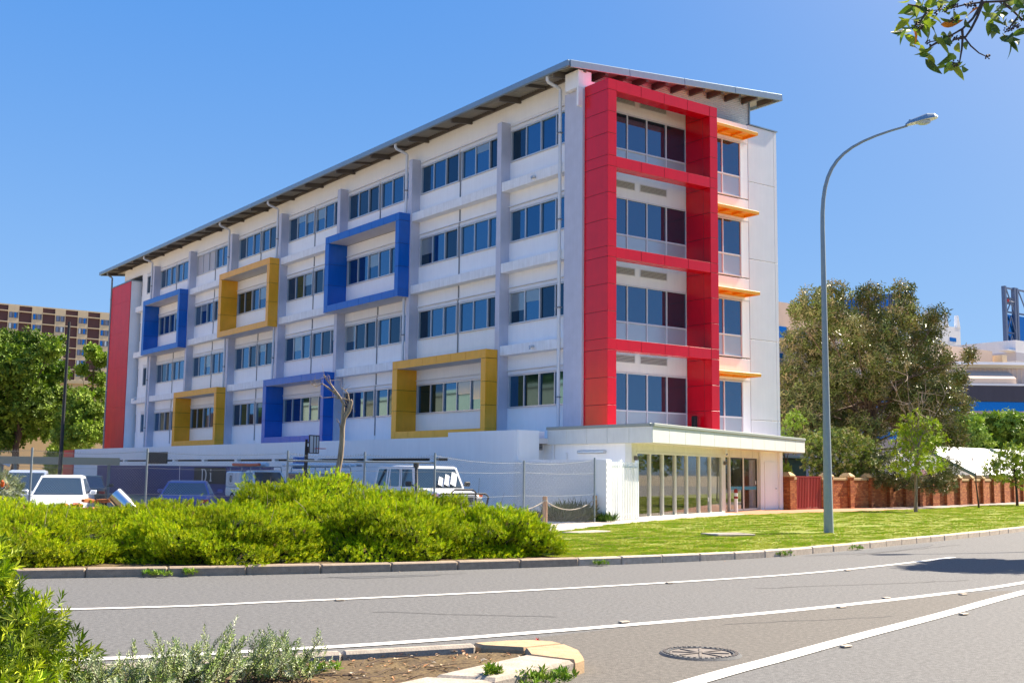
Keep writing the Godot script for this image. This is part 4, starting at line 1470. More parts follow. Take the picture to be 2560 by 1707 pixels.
# ---------------------------------------------------------------- street furniture and small things on the ground
func street_lamp() -> void:
	var t := thing("street_lamp", "tall galvanised street lamp with curved arm standing on the lawn", "street lamp", Vector3.ZERO)
	# built round its own foot; the arm reaches along +x
	var b := MB.new()
	var pl := []
	for i in 9: pl.append(Vector3(0, 0.02 + 1.02 * i, 0))
	var rr := []
	for i in 9: rr.append([0.128, 0.115, 0.104, 0.094, 0.086, 0.079, 0.072, 0.066, 0.06][i])
	b.tube([pl[0], pl[1], pl[2], pl[3], pl[4], pl[5], pl[6], pl[7], pl[8]], rr, 8)
	b.c = PackedColorArray()
	add(b, "pole", M.galv, t)
	var f := MB.new()
	f.lathe(Vector3(0, -0.05, 0), [Vector2(0.19, 0.0), Vector2(0.19, 0.05), Vector2(0.15, 0.075)], 8)
	add(f, "base_plate", M.galv, t)
	var a := MB.new()
	var ap := []
	var ar := []
	for i in 13:
		var s := i / 12.0
		var q := Vector3(0, 8.18, 0).bezier_interpolate(Vector3(0, 9.9, 0), Vector3(0.35, 10.42, 0), Vector3(2.25, 10.86, 0), s)
		ap.append(q); ar.append(lerpf(0.06, 0.03, s))
	a.tube(ap, ar, 8)
	add(a, "arm", M.galv, t)
	# lantern: grey housing, pale under-tray, glass bowl
	var h := MB.new()
	var dx := Vector3(1, 0.2, 0).normalized()
	var o := Vector3(2.2, 10.87, 0)
	var rings := [[0.0, 0.06, 0.05], [0.1, 0.13, 0.12], [0.3, 0.16, 0.15], [0.55, 0.19, 0.19], [0.74, 0.16, 0.14], [0.84, 0.06, 0.05]]
	for i in rings.size() - 1:
		for k in 8:
			var q := []
			for w in [[i, k], [i + 1, k], [i + 1, k + 1], [i, k + 1]]:
				var an: float = PI * w[1] / 8.0
				var rg: Array = rings[w[0]]
				q.append(o + dx * rg[0] + Vector3(0, 1, 0) * sin(an) * rg[2] + Vector3(0, 0, 1) * cos(an) * rg[1])
			h.quad(q[0], q[1], q[2], q[3], o + dx * 0.4 - Vector3(0, 0.05, 0))
	var hd := add(h, "lantern", M.zinc, t)
	var u := MB.new()
	for i in rings.size() - 1:
		u.quad(o + dx * rings[i][0] + Vector3(0, 0, rings[i][1]), o + dx * rings[i + 1][0] + Vector3(0, 0, rings[i + 1][1]), o + dx * rings[i + 1][0] - Vector3(0, 0, rings[i + 1][1]), o + dx * rings[i][0] - Vector3(0, 0, rings[i][1]), o + Vector3(0, 1, 0))
	add(u, "tray", M.frame_white, hd)
	var gl := MB.new()
	gl.ball(o + dx * 0.46 - Vector3(0, 0.02, 0), Vector3(0.2, 0.085, 0.11), 12, 6)
	add(gl, "bowl", M.frosted, hd)
	var ph := MB.new()
	ph.tube([o + dx * 0.12 + Vector3(0, 0.07, 0), o + dx * 0.12 + Vector3(0, 0.13, 0)], 0.03, 8)
	add(ph, "photocell", M.plastic, hd)
	t.position = Vector3(24.45, 0.1, -19.43)
	t.rotation.y = -0.86
	var c := copy(t, "street_lamp", "galvanised street lamp beyond the right edge of the view", Vector3(33.6, 0.12, -13.1), PI - 0.35)
	c.set_meta("group", "street lamps")
	t.set_meta("group", "street lamps")

func red_bollard() -> void:
	var p := Vector3(35.1, 0.09, -32.55)
	var t := thing("bollard", "white bollard with red bands at the entrance doors", "bollard", p)
	var b := MB.new()
	b.tube([p, p + Vector3(0, 0.9, 0)], 0.075, 14)
	add(b, "tube", M.steel_white, t)
	for y in [[0.55, 0.64], [0.78, 0.9]]:
		var r := MB.new()
		r.tube([p + Vector3(0, y[0], 0), p + Vector3(0, y[1], 0)], 0.078, 14)
		add(r, "band", M.gate_red, t)
	var c := MB.new()
	c.ball(p + Vector3(0, 0.9, 0), Vector3(0.078, 0.05, 0.078), 14, 6)
	add(c, "cap", M.gate_red, t)

func manhole() -> void:
	var p := Vector3(7.5, 0.005, -7.4)
	var t := thing("manhole_cover", "round cast-iron manhole cover set in the near lane", "manhole cover", p)
	var b := MB.new()
	b.lathe(p, [Vector2(0.0, 0.012), Vector2(0.27, 0.012), Vector2(0.275, 0.0)], 28)
	add(b, "lid", M.iron, t)
	var r := MB.new()
	r.lathe(p, [Vector2(0.285, 0.0), Vector2(0.29, 0.018), Vector2(0.35, 0.018), Vector2(0.37, 0.0)], 28)
	add(r, "ring", M.asphalt_patch, t)
	for i in 4:
		var s := MB.new()
		var d := Vector3(cos(PI * i / 4), 0, sin(PI * i / 4))
		s.bar(p + d * 0.25 + Vector3(0, 0.014, 0), p - d * 0.25 + Vector3(0, 0.014, 0), 0.022, 0.014)
		add(s, "rib", M.iron, t)
	for i in 40:
		var s := MB.new()
		var d := Vector3(cos(TAU * i / 40), 0, sin(TAU * i / 40))
		s.obox(p + d * 0.32 + Vector3(0, 0.02, 0), Vector3(0.03, 0.012, 0.022), Basis(Vector3.UP, -TAU * i / 40))
		add(s, "stud", M.iron, t)

func road_markers() -> void:
	var spots := [[Vector2(8.35, -9.38), "white road stud at the edge line, nearest the island tip"], [Vector2(13.0, -9.42), "white road stud on the far side of the edge line"], [Vector2(11.6, -9.05), "pale road stud against the near side of the edge line"], [Vector2(14.35, -9.16), "pale road stud on the edge line, nearest the tree shadow"], [Vector2(9.0, -6.98), "white road stud below the thick turn line, nearest the manhole"], [Vector2(12.3, -7.85), "white road stud below the thick turn line, far one"], [Vector2(6.7, -12.78), "road stud below the lane line, nearest the left shrub"], [Vector2(11.9, -12.36), "road stud below the lane line at mid-road"], [Vector2(16.2, -12.5), "road stud below the lane line, farthest right"]]
	for q in spots:
		var p: Vector2 = q[0]
		var b := MB.new()
		var bs := Basis(Vector3.UP, 0.1 + p.y * 0.02)
		b.obox(Vector3(p.x, 0.014, p.y), Vector3(0.12, 0.018, 0.07), bs, 0.008)
		var o := add(b, "road_stud", M.kerb)
		tag(o, q[1], "road stud", "raised road studs")

func lawn_covers() -> void:
	var spots := [[Vector3(18.6, 0.118, -22.3), 1.5, 0.5, 0.3, "pale concrete strip cover in the lawn by the shrub"], [Vector3(21.0, 0.14, -19.75), 1.1, 0.75, -0.2, "pale concrete pit cover in the lawn beside the lamp shadow"]]
	for q in spots:
		var b := MB.new()
		b.obox(q[0], Vector3(q[1], 0.06, q[2]), Basis(Vector3.UP, q[3]), 0.012)
		var o := add(b, "pit_cover", M.concrete)
		tag(o, q[4], "pit cover")

func litter() -> void:
	# fallen leaves, bark and twigs: nobody could count them
	rng.seed = 41
	var lf := MB.new()
	lf.tri(Vector3(-0.5, 0, 0), Vector3(0, 0.12, 0.22), Vector3(0.5, 0.02, 0))
	lf.tri(Vector3(-0.5, 0, 0), Vector3(0.5, 0.02, 0), Vector3(0, 0.1, -0.22))
	var xf := []
	var cl := []
	var tones := [Color(0.42, 0.3, 0.2), Color(0.3, 0.18, 0.1), Color(0.55, 0.47, 0.36), Color(0.2, 0.13, 0.08), Color(0.4, 0.2, 0.1)]
	for i in 900:
		var p := Vector3(rng.randf_range(0.5, 5.8), 0.082, 0)
		p.z = rng.randf_range(-8.6 + 0.16 * (5.8 - p.x) * -0.2, -7.0 + 0.28 * (5.0 - p.x))
		if p.z > -7.2 + 0.33 * (5.3 - p.x): continue
		var s := rng.randf_range(0.02, 0.075)
		xf.append(Transform3D(Basis.from_euler(Vector3(rng.randf_range(-0.4, 0.4), rng.randf() * TAU, rng.randf_range(-0.4, 0.4))).scaled(Vector3.ONE * s), p))
		cl.append(tones[rng.randi() % 5])
	var k := resample(smooth(KERB, 8), 0.05)
	for i in 260:
		var q: Vector2 = k[rng.randi() % k.size()]
		if q.x < 0 or q.x > 40: continue
		var s := rng.randf_range(0.02, 0.06)
		xf.append(Transform3D(Basis.from_euler(Vector3(rng.randf_range(-0.3, 0.3), rng.randf() * TAU, 0)).scaled(Vector3.ONE * s), Vector3(q.x, 0.01, q.y + rng.randf_range(0.02, 0.35) * rng.randf())))
		cl.append(tones[rng.randi() % 5])
	for i in 160:
		var x := rng.randf_range(13, 45)
		var z := rng.randf_range(-33, -16)
		if not on_lawn(x, z): continue
		var s := rng.randf_range(0.03, 0.08)
		xf.append(Transform3D(Basis.from_euler(Vector3(rng.randf_range(-0.3, 0.3), rng.randf() * TAU, 0)).scaled(Vector3.ONE * s), Vector3(x, 0.19, z)))
		cl.append(Color(0.6, 0.52, 0.42) if rng.randf() < 0.6 else Color(0.12, 0.08, 0.05))
	for i in 60:
		var s := rng.randf_range(0.012, 0.03)
		xf.append(Transform3D(Basis(Vector3.UP, rng.randf() * TAU).scaled(Vector3.ONE * s), Vector3(rng.randf_range(4, 18), 0.012, rng.randf_range(-13, -6.5))))
		cl.append(Color(0.1, 0.07, 0.05))
	var o := scatter("leaf_litter", lf.mesh(), M.litter, xf, cl, self)
	tag(o, "dry leaves and bark scattered on soil, kerb and lawn", "litter", "", "stuff")
	var tw := MB.new()
	for i in 110:
		var p := Vector3(rng.randf_range(1.0, 5.0), 0.09, rng.randf_range(-8.2, -7.1))
		if p.z > -7.25 + 0.33 * (5.3 - p.x): continue
		var a := rng.randf() * TAU
		var l := rng.randf_range(0.08, 0.35)
		var d := Vector3(cos(a), rng.randf_range(0, 0.12), sin(a))
		tw.tube([p, p + d * l * 0.5 + Vector3(0, 0.01, 0.01), p + d * l], [0.004, 0.003, 0.0015], 4)
	var o2 := add(tw, "twig_litter", M.twig)
	tag(o2, "thin dry twigs lying on the bare soil of the island", "twigs", "", "stuff")

func on_lawn(x: float, z: float) -> bool:
	var k := at_x(KERB_S, x)
	var l := at_x(LAWN_S, x)
	return z < k.y - 0.25 and z > l.y + 0.2
var KERB_S := []
var LAWN_S := []

# ---------------------------------------------------------------- vehicles (front towards +z, built round their own origin)
func loft(b: MB, secs: Array) -> void:
	# secs: [z, outline]; outlines share their number of points and run round the section
	for i in secs.size() - 1:
		var p: Array = secs[i][1]
		var q: Array = secs[i + 1][1]
		for k in p.size():
			var l := (k + 1) % p.size()
			var mid := Vector3(0, (p[0].y + p[p.size() / 2].y) / 2, (secs[i][0] + secs[i + 1][0]) / 2)
			b.quad(Vector3(p[k].x, p[k].y, secs[i][0]), Vector3(p[l].x, p[l].y, secs[i][0]), Vector3(q[l].x, q[l].y, secs[i + 1][0]), Vector3(q[k].x, q[k].y, secs[i + 1][0]), mid)
	for e in [0, secs.size() - 1]:
		var p: Array = secs[e][1]
		var c := Vector3(0, 0, secs[e][0])
		for k in p.size(): c += Vector3(p[k].x, p[k].y, 0) / p.size()
		for k in p.size():
			var l := (k + 1) % p.size()
			b.tri(c, Vector3(p[k].x, p[k].y, secs[e][0]), Vector3(p[l].x, p[l].y, secs[e][0]), c + Vector3(0, 0, 1.0 if e == 0 else -1.0))

func sect(w: float, y0: float, y1: float, r := 0.08) -> Array:
	return [Vector2(-w + r, y0), Vector2(w - r, y0), Vector2(w, y0 + r), Vector2(w + 0.01, (y0 + y1) / 2), Vector2(w, y1 - r), Vector2(w - r * 0.4, y1 - r * 0.25), Vector2(w - r, y1), Vector2(-w + r, y1), Vector2(-w + r * 0.4, y1 - r * 0.25), Vector2(-w, y1 - r), Vector2(-w - 0.01, (y0 + y1) / 2), Vector2(-w, y0 + r)]

# cabin: frustum with glass on its four sides
func cabin(t: Node3D, m: Material, zb: Array, zt: Array, wb: float, wt: float, yb: float, yt: float, splits: Array) -> void:
	var b := MB.new()
	loft_box(b, zb, zt, wb, wt, yb, yt)
	# rounded roof skin
	loft(b, [[zt[0], sect(wt, yt - 0.06, yt, 0.05)], [zt[0] + 0.1, sect(wt, yt - 0.04, yt + 0.03, 0.06)], [(zt[0] + zt[1]) / 2, sect(wt, yt - 0.04, yt + 0.05, 0.06)], [zt[1] - 0.1, sect(wt, yt - 0.04, yt + 0.03, 0.06)], [zt[1], sect(wt, yt - 0.06, yt, 0.05)]])
	var c := add(b, "cabin", m, t)
	var pt := func(x: float, s: float, h: float) -> Vector3:     # point on a side: s along the length, h up
		return Vector3(x * lerpf(wb, wt, h), lerpf(yb, yt, h), lerpf(lerpf(zb[0], zb[1], s), lerpf(zt[0], zt[1], s), h))
	for side in [-1.0, 1.0]:
		for i in splits.size() - 1:
			var g := MB.new()
			var s0: float = splits[i] + 0.02
			var s1: float = splits[i + 1] - 0.02
			var o := Vector3(side * 0.006, 0, 0)
			g.quad(pt.call(side, s0, 0.1) + o, pt.call(side, s1, 0.1) + o, pt.call(side, s1, 0.9) + o, pt.call(side, s0, 0.9) + o, Vector3(0, yb, 0))
			add(g, "side_window", M.car_glass, t)
	for e in [0, 1]:
		var g := MB.new()
		var dz := Vector3(0, 0.004, 0.008 if e == 1 else -0.008)
		g.quad(pt.call(-0.92, e, 0.06) + dz, pt.call(0.92, e, 0.06) + dz, pt.call(0.9, e, 0.93) + dz, pt.call(-0.9, e, 0.93) + dz, Vector3(0, yb, 0))
		add(g, "windscreen" if e == 1 else "rear_window", M.car_glass, t)

func loft_box(b: MB, zb: Array, zt: Array, wb: float, wt: float, yb: float, yt: float) -> void:
	var q := [Vector3(-wb, yb, zb[0]), Vector3(wb, yb, zb[0]), Vector3(wb, yb, zb[1]), Vector3(-wb, yb, zb[1])]
	var p := [Vector3(-wt, yt, zt[0]), Vector3(wt, yt, zt[0]), Vector3(wt, yt, zt[1]), Vector3(-wt, yt, zt[1])]
	var mid := Vector3(0, (yb + yt) / 2, (zb[0] + zb[1]) / 2)
	for i in 4: b.quad(q[i], q[(i + 1) % 4], p[(i + 1) % 4], p[i], mid)
	b.quad(p[0], p[1], p[2], p[3], mid); b.quad(q[0], q[1], q[2], q[3], mid)

func wheels(t: Node3D, w: float, zs: Array, r: float) -> void:
	for z in zs:
		for s in [-1.0, 1.0]:
			var b := MB.new()
			b.lathe(Vector3(s * (w - 0.1), r, z), [Vector2(r * 0.62, -0.1), Vector2(r * 0.95, -0.1), Vector2(r, -0.06), Vector2(r, 0.06), Vector2(r * 0.95, 0.1), Vector2(r * 0.62, 0.1)], 20, Vector3(1, 0, 0))
			var o := add(b, "wheel", M.tyre, t)
			var q := MB.new()
			q.lathe(Vector3(s * (w - 0.1), r, z), [Vector2(0.0, 0.06 * s), Vector2(r * 0.3, 0.07 * s), Vector2(r * 0.62, 0.09 * s)], 16, Vector3(1, 0, 0))
			add(q, "rim", M.rim, o)

func mirrors(t: Node3D, w: float, y: float, z: float, m: Material) -> void:
	for s in [-1.0, 1.0]:
		var b := MB.new()
		b.bar(Vector3(s * w, y - 0.03, z), Vector3(s * (w + 0.12), y, z), 0.04, 0.03)
		b.obox(Vector3(s * (w + 0.19), y + 0.03, z), Vector3(0.2, 0.15, 0.09), Basis(), 0.03)
		add(b, "mirror", m, t)

func lamps(t: Node3D, w: float, y: float, z: float, m: Material, called: String) -> void:
	for s in [-1.0, 1.0]:
		var b := MB.new()
		b.obox(Vector3(s * (w - 0.2), y, z), Vector3(0.26, 0.14, 0.05), Basis(), 0.02)
		add(b, called, m, t)

func sedan(called: String, label: String, m: Material, h := 1.42, w := 0.86, l := 4.4) -> Node3D:
	var t := local_thing(called, label, "car", "cars parked behind the fence")
	var b := MB.new()
	var z := l / 2
	loft(b, [[-z, sect(w * 0.9, 0.42, 0.82, 0.1)], [-z + 0.15, sect(w, 0.28, 0.92, 0.12)], [-z + 0.9, sect(w, 0.22, 0.96, 0.12)], [0.4, sect(w, 0.2, 0.94, 0.12)], [z - 1.3, sect(w, 0.22, 0.92, 0.12)], [z - 0.3, sect(w * 0.98, 0.25, 0.78, 0.12)], [z, sect(w * 0.88, 0.35, 0.66, 0.1)]])
	add(b, "body", m, t)
	cabin(t, m, [-z + 0.55, z - 1.15], [-z + 1.25, z - 2.0], w - 0.05, w - 0.24, 0.9, h - 0.05, [0.06, 0.36, 0.66, 0.93])
	wheels(t, w, [-z + 0.85, z - 0.85], 0.31)
	mirrors(t, w - 0.04, 0.98, z - 1.45, m)
	lamps(t, w, 0.66, z - 0.05, M.chrome, "headlight")
	lamps(t, w, 0.74, -z + 0.02, M.tail, "tail_light")
	var br := MB.new()
	br.obox(Vector3(0, 0.4, z + 0.01), Vector3(w * 1.7, 0.16, 0.1), Basis(), 0.04)
	br.obox(Vector3(0, 0.45, -z - 0.01), Vector3(w * 1.7, 0.16, 0.1), Basis(), 0.04)
	add(br, "bumper", M.plastic, t)
	return t

func ute(label: String, rear: String) -> Node3D:
	var t := local_thing("utility_vehicle", label, "ute", "trade vehicles parked behind the fence")
	var b := MB.new()
	loft(b, [[-0.4, sect(0.87, 0.35, 1.08, 0.1)], [0.9, sect(0.87, 0.3, 1.08, 0.1)], [2.2, sect(0.86, 0.32, 1.02, 0.1)], [2.5, sect(0.82, 0.4, 0.9, 0.1)]])
	loft(b, [[-2.5, sect(0.86, 0.5, 0.95, 0.05)], [-0.42, sect(0.86, 0.5, 0.95, 0.05)]])
	add(b, "body", M.car_white, t)
	cabin(t, M.car_white, [-0.4, 1.35], [-0.2, 0.75], 0.84, 0.68, 1.05, 1.72, [0.05, 0.5, 0.95])
	wheels(t, 0.87, [-1.5, 1.65], 0.36)
	mirrors(t, 0.84, 1.15, 1.05, M.plastic)
	lamps(t, 0.86, 0.85, 2.48, M.chrome, "headlight")
	var bb := MB.new()
	bb.obox(Vector3(0, 0.5, 2.56), Vector3(1.7, 0.2, 0.14), Basis(), 0.05)
	add(bb, "bumper", M.plastic, t)
	var bx := MB.new()
	bx.obox(Vector3(0, 1.32, -1.45), Vector3(1.74, 0.74, 2.0), Basis(), 0.05)
	var o := add(bx, "canopy_box", M.car_white if rear == "box" else M.car_dark, t)
	if rear == "box":
		# printed panel on the box's side
		var pn := MB.new()
		pn.obox(Vector3(-0.882, 1.3, -1.75), Vector3(0.02, 0.66, 1.3), Basis(), 0.004)
		var p2 := add(pn, "side_panel", M.frame_white, o)
		var em := MB.new()
		em.lathe(Vector3(-0.893, 1.34, -1.7), [Vector2(0.1, 0.0), Vector2(0.13, 0.004), Vector2(0.17, 0.0)], 20, Vector3(-1, 0, 0))
		em.obox(Vector3(-0.896, 1.34, -1.7), Vector3(0.006, 0.17, 0.07), Basis(Vector3(1, 0, 0), 0.6))
		for s in [-1.0, 1.0]:
			em.obox(Vector3(-0.896, 1.34, -1.7 + s * 0.24), Vector3(0.004, 0.5, 0.014), Basis())
			em.obox(Vector3(-0.896, 1.34 + s * 0.25, -1.7), Vector3(0.004, 0.014, 0.494), Basis())
		add(em, "emblem", M.plastic, p2)
	# ladder rack
	for z in [-2.2, -0.6, 0.6]:
		var rk := MB.new()
		rk.tube([Vector3(-0.78, 1.6, z), Vector3(-0.74, 1.9, z), Vector3(-0.7, 1.92, z), Vector3(0.7, 1.92, z), Vector3(0.74, 1.9, z), Vector3(0.78, 1.6, z)], 0.022, 6)
		add(rk, "roof_rack", M.galv, t)
	return t

func land_wagon() -> Node3D:
	var t := local_thing("off_road_wagon", "boxy white off-road wagon with snorkel and bull bar by the white wall", "wagon", "trade vehicles parked behind the fence")
	var b := MB.new()
	loft(b, [[-2.5, sect(0.84, 0.45, 1.2, 0.07)], [0.7, sect(0.85, 0.42, 1.2, 0.07)], [0.95, sect(0.85, 0.42, 1.18, 0.07)]])
	loft(b, [[0.955, sect(0.74, 0.6, 1.22, 0.06)], [1.7, sect(0.72, 0.6, 1.16, 0.08)], [2.2, sect(0.68, 0.62, 1.1, 0.1)], [2.28, sect(0.64, 0.66, 1.04, 0.1)]])
	add(b, "body", M.car_white, t)
	var gu := MB.new()
	for s in [-1.0, 1.0]: gu.obox(Vector3(s * 0.78, 0.82, 1.6), Vector3(0.2, 0.12, 1.1), Basis(), 0.05)
	add(gu, "guard", M.car_white, t)
	cabin(t, M.car_white, [-2.48, 0.92], [-2.4, 0.55], 0.83, 0.72, 1.18, 1.86, [0.03, 0.3, 0.36, 0.63, 0.66, 0.95])
	wheels(t, 0.85, [-1.5, 1.6], 0.38)
	mirrors(t, 0.82, 1.32, 0.75, M.plastic)
	lamps(t, 0.82, 0.9, 2.28, M.chrome, "headlight")
	for s in [-1.0, 1.0]:
		var a := MB.new()
		a.obox(Vector3(s * 0.78, 1.02, 2.1), Vector3(0.12, 0.09, 0.08), Basis(), 0.02)
		add(a, "indicator", M.amber, t)
	var gl := MB.new()
	gl.obox(Vector3(0, 0.88, 2.3), Vector3(0.86, 0.24, 0.03), Basis(), 0.01)
	var go := add(gl, "grille", M.plastic, t)
	for i in 5:
		var s := MB.new()
		s.obox(Vector3(0, 0.8 + i * 0.04, 2.32), Vector3(0.8, 0.014, 0.02), Basis())
		add(s, "slat", M.rim, go)
	var bb := MB.new()
	bb.tube([Vector3(-0.84, 0.62, 2.35), Vector3(-0.84, 1.0, 2.5), Vector3(-0.72, 1.08, 2.52), Vector3(0.72, 1.08, 2.52), Vector3(0.84, 1.0, 2.5), Vector3(0.84, 0.62, 2.35)], 0.03, 8)
	bb.tube([Vector3(-0.4, 0.6, 2.5), Vector3(-0.4, 1.12, 2.52), Vector3(-0.3, 1.2, 2.52), Vector3(0.3, 1.2, 2.52), Vector3(0.4, 1.12, 2.52), Vector3(0.4, 0.6, 2.5)], 0.03, 8)
	bb.obox(Vector3(0, 0.56, 2.46), Vector3(1.74, 0.2, 0.16), Basis(), 0.04)
	add(bb, "bull_bar", M.plastic, t)
	var sn := MB.new()
	sn.tube([Vector3(-0.86, 1.05, 1.2), Vector3(-0.84, 1.15, 1.0), Vector3(-0.74, 1.75, 0.72), Vector3(-0.74, 1.88, 0.7)], 0.05, 8)
	sn.tube([Vector3(-0.74, 1.84, 0.7), Vector3(-0.74, 2.0, 0.7)], 0.085, 10)
	add(sn, "snorkel", M.plastic, t)
	var an := MB.new()
	an.tube([Vector3(0.5, 1.05, 2.5), Vector3(0.5, 1.55, 2.55)], 0.006, 5)
	add(an, "aerial", M.plastic, t)
	var wp := MB.new()
	for s in [-0.35, 0.3]: wp.tube([Vector3(s, 1.23, 0.93), Vector3(s + 0.45, 1.28, 0.9)], 0.008, 5)
	add(wp, "wiper", M.plastic, t)
	var sh := MB.new()
	# folding sun screen and papers behind the glass show as pale sheets on the dash
	for i in 3: sh.obox(Vector3(0.05 + i * 0.22, 1.42 + i * 0.04, 0.86 - i * 0.01), Vector3(0.2, 0.3 + 0.08 * i, 0.01), Basis(Vector3(0, 0, 1), -0.4) * Basis(Vector3(1, 0, 0), -0.5))
	add(sh, "sun_screen", M.frame_white, t)
	return t

func make_vehicles() -> void:
	var g := -0.2
	var w := land_wagon()
	w.transform = Transform3D(Basis(Vector3.UP, -0.12), Vector3(19.9, g, -32.0)).scaled_local(Vector3.ONE * 1.04)
	var a := sedan("car", "white car with its windscreen to the road, leftmost behind the fence", M.car_white, 1.55)
	a.transform = Transform3D(Basis(Vector3.UP, -0.35), Vector3(10.0, g, -38.4))
	var b := sedan("car", "pale silver car parked behind the white car at the left", M.car_silver, 1.68)
	b.transform = Transform3D(Basis(Vector3.UP, PI - 0.3), Vector3(10.4, g, -44.5))
	var c := sedan("car", "dark car with a red tail light between white car and metal duct", M.car_dark, 1.45)
	c.transform = Transform3D(Basis(Vector3.UP, PI - 0.3), Vector3(14.6, g, -52.0))
	var d := sedan("car", "dark blue car showing its rear window before the blue wall", M.car_blue, 1.4)
	d.transform = Transform3D(Basis(Vector3.UP, PI - 0.42), Vector3(14.2, g, -38.4))
	var ae := MB.new()
	ae.tube([Vector3(0.3, 1.35, -0.3), Vector3(0.3, 1.95, -0.42)], 0.008, 5)
	add(ae, "aerial", M.frame_white, d)
	var u := ute("white utility vehicle with a printed side panel and orange roll on its rack", "box")
	u.transform = Transform3D(Basis(Vector3.UP, -0.06), Vector3(22.2, g, -50.6))
	var u2 := ute("white utility vehicle with dark canopy under long roof pipes", "dark")
	u2.transform = Transform3D(Basis(Vector3.UP, -0.1), Vector3(21.2, g, -41.8))
	# load on the racks: things of their own
	var ob := MB.new()
	var M1 := u.transform
	ob.tube([M1 * Vector3(-0.55, 2.02, -2.4), M1 * Vector3(-0.55, 2.0, 0), M1 * Vector3(-0.55, 2.02, 1.2)], 0.075, 10)
	tag(add(ob, "rolled_tarpaulin", M.orange), "orange roll tied along the ute's roof rack", "roll")
	var pw := MB.new()
	pw.tube([M1 * Vector3(-0.2, 2.03, -2.4), M1 * Vector3(-0.2, 2.03, 1.3)], 0.1, 10)
	tag(add(pw, "conduit_tube", M.pipe_white), "white conduit tube lying beside the orange roll", "tube")
	var M2 := u2.transform
	for i in 4:
		var q := MB.new()
		q.tube([M2 * Vector3(-0.55 + i * 0.32, 2.0 + 0.03 * (i % 2), -3.9 + i * 0.2), M2 * Vector3(-0.55 + i * 0.32, 2.0, 3.1 - i * 0.2)], 0.045, 8)
		tag(add(q, "roof_pipe", M.pipe_white if i < 3 else M.galv), "long pale pipe carried on the dark-canopied ute's rack", "pipe", "pipes on the ute rack")
	var bx := MB.new()
	bx.obox(M2 * Vector3(0.1, 2.1, -3.6), Vector3(0.5, 0.5, 0.42), M2.basis, 0.04)
	tag(add(bx, "blue_crate", M.sky_blue_plastic), "blue plastic crate at the back of the roof pipes", "crate")

# ---------------------------------------------------------------- plants
# a tuft of leaves round a short shoot along +y
func sprig(n: int, axis: float, l: float, w: float, tilt0: float, tilt1: float, seed_: int, fold := 0.25) -> ArrayMesh:
	var b := MB.new()
	var r := RandomNumberGenerator.new()
	r.seed = seed_
	for i in n:
		var s := float(i) / n
		var at := Vector3(0, axis * s, 0)
		var f := i * 2.4 + r.randf_range(-0.4, 0.4)
		var ti := lerpf(tilt0, tilt1, s) + r.randf_range(-0.2, 0.2)
		var d := Vector3(cos(f) * sin(ti), cos(ti), sin(f) * sin(ti))
		var side := d.cross(Vector3(cos(f), 0, sin(f)).cross(d)).cross(d)
		side = d.cross(Vector3.UP)
		if side.length() < 0.05: side = Vector3.RIGHT
		side = side.normalized()
		var up := side.cross(d).normalized()
		var ll := l * r.randf_range(0.75, 1.15)
		var tip := at + d * ll - up * ll * 0.12
		var m := at + d * ll * 0.48
		b.tri(at, m + side * w / 2 + up * w * fold, tip)
		b.tri(at, tip, m - side * w / 2 + up * w * fold)
	return b.mesh()

# a single leaf blade with a mid rib fold, lying along +x
func blade(l: float, w: float, bend: float) -> ArrayMesh:
	var b := MB.new()
	var n := 6
	for i in n:
		var q := []
		for k in [i, i + 1]:
			var s := float(k) / n
			var ww := w * sin(PI * pow(s, 0.8)) / 2
			var y := -bend * s * s
			q.append([Vector3(l * s, y + ww * 0.35, ww), Vector3(l * s, y, 0), Vector3(l * s, y + ww * 0.35, -ww)])
		b.quad(q[0][0], q[0][1], q[1][1], q[1][0])
		b.quad(q[0][1], q[0][2], q[1][2], q[1][1])
	return b.mesh()

func rnd_dir() -> Vector3:
	while true:
		var v := Vector3(rng.randf_range(-1, 1), rng.randf_range(-1, 1), rng.randf_range(-1, 1))
		if v.length_squared() < 1.0 and v.length_squared() > 0.01: return v.normalized()
	return Vector3.UP

func frame_to(d: Vector3, roll: float, s: float) -> Basis:
	var y := d.normalized()
	var x := y.cross(Vector3.UP if absf(y.y) < 0.95 else Vector3.RIGHT).normalized()
	x = x.rotated(y, roll)
	return Basis(x, y, x.cross(y)).scaled(Vector3.ONE * s)

func jitter_col(p: Array) -> Color:
	var a: Color = p[rng.randi() % p.size()]
	var k := rng.randf_range(0.75, 1.2)
	return Color(a.r * k, a.g * k, a.b * k)

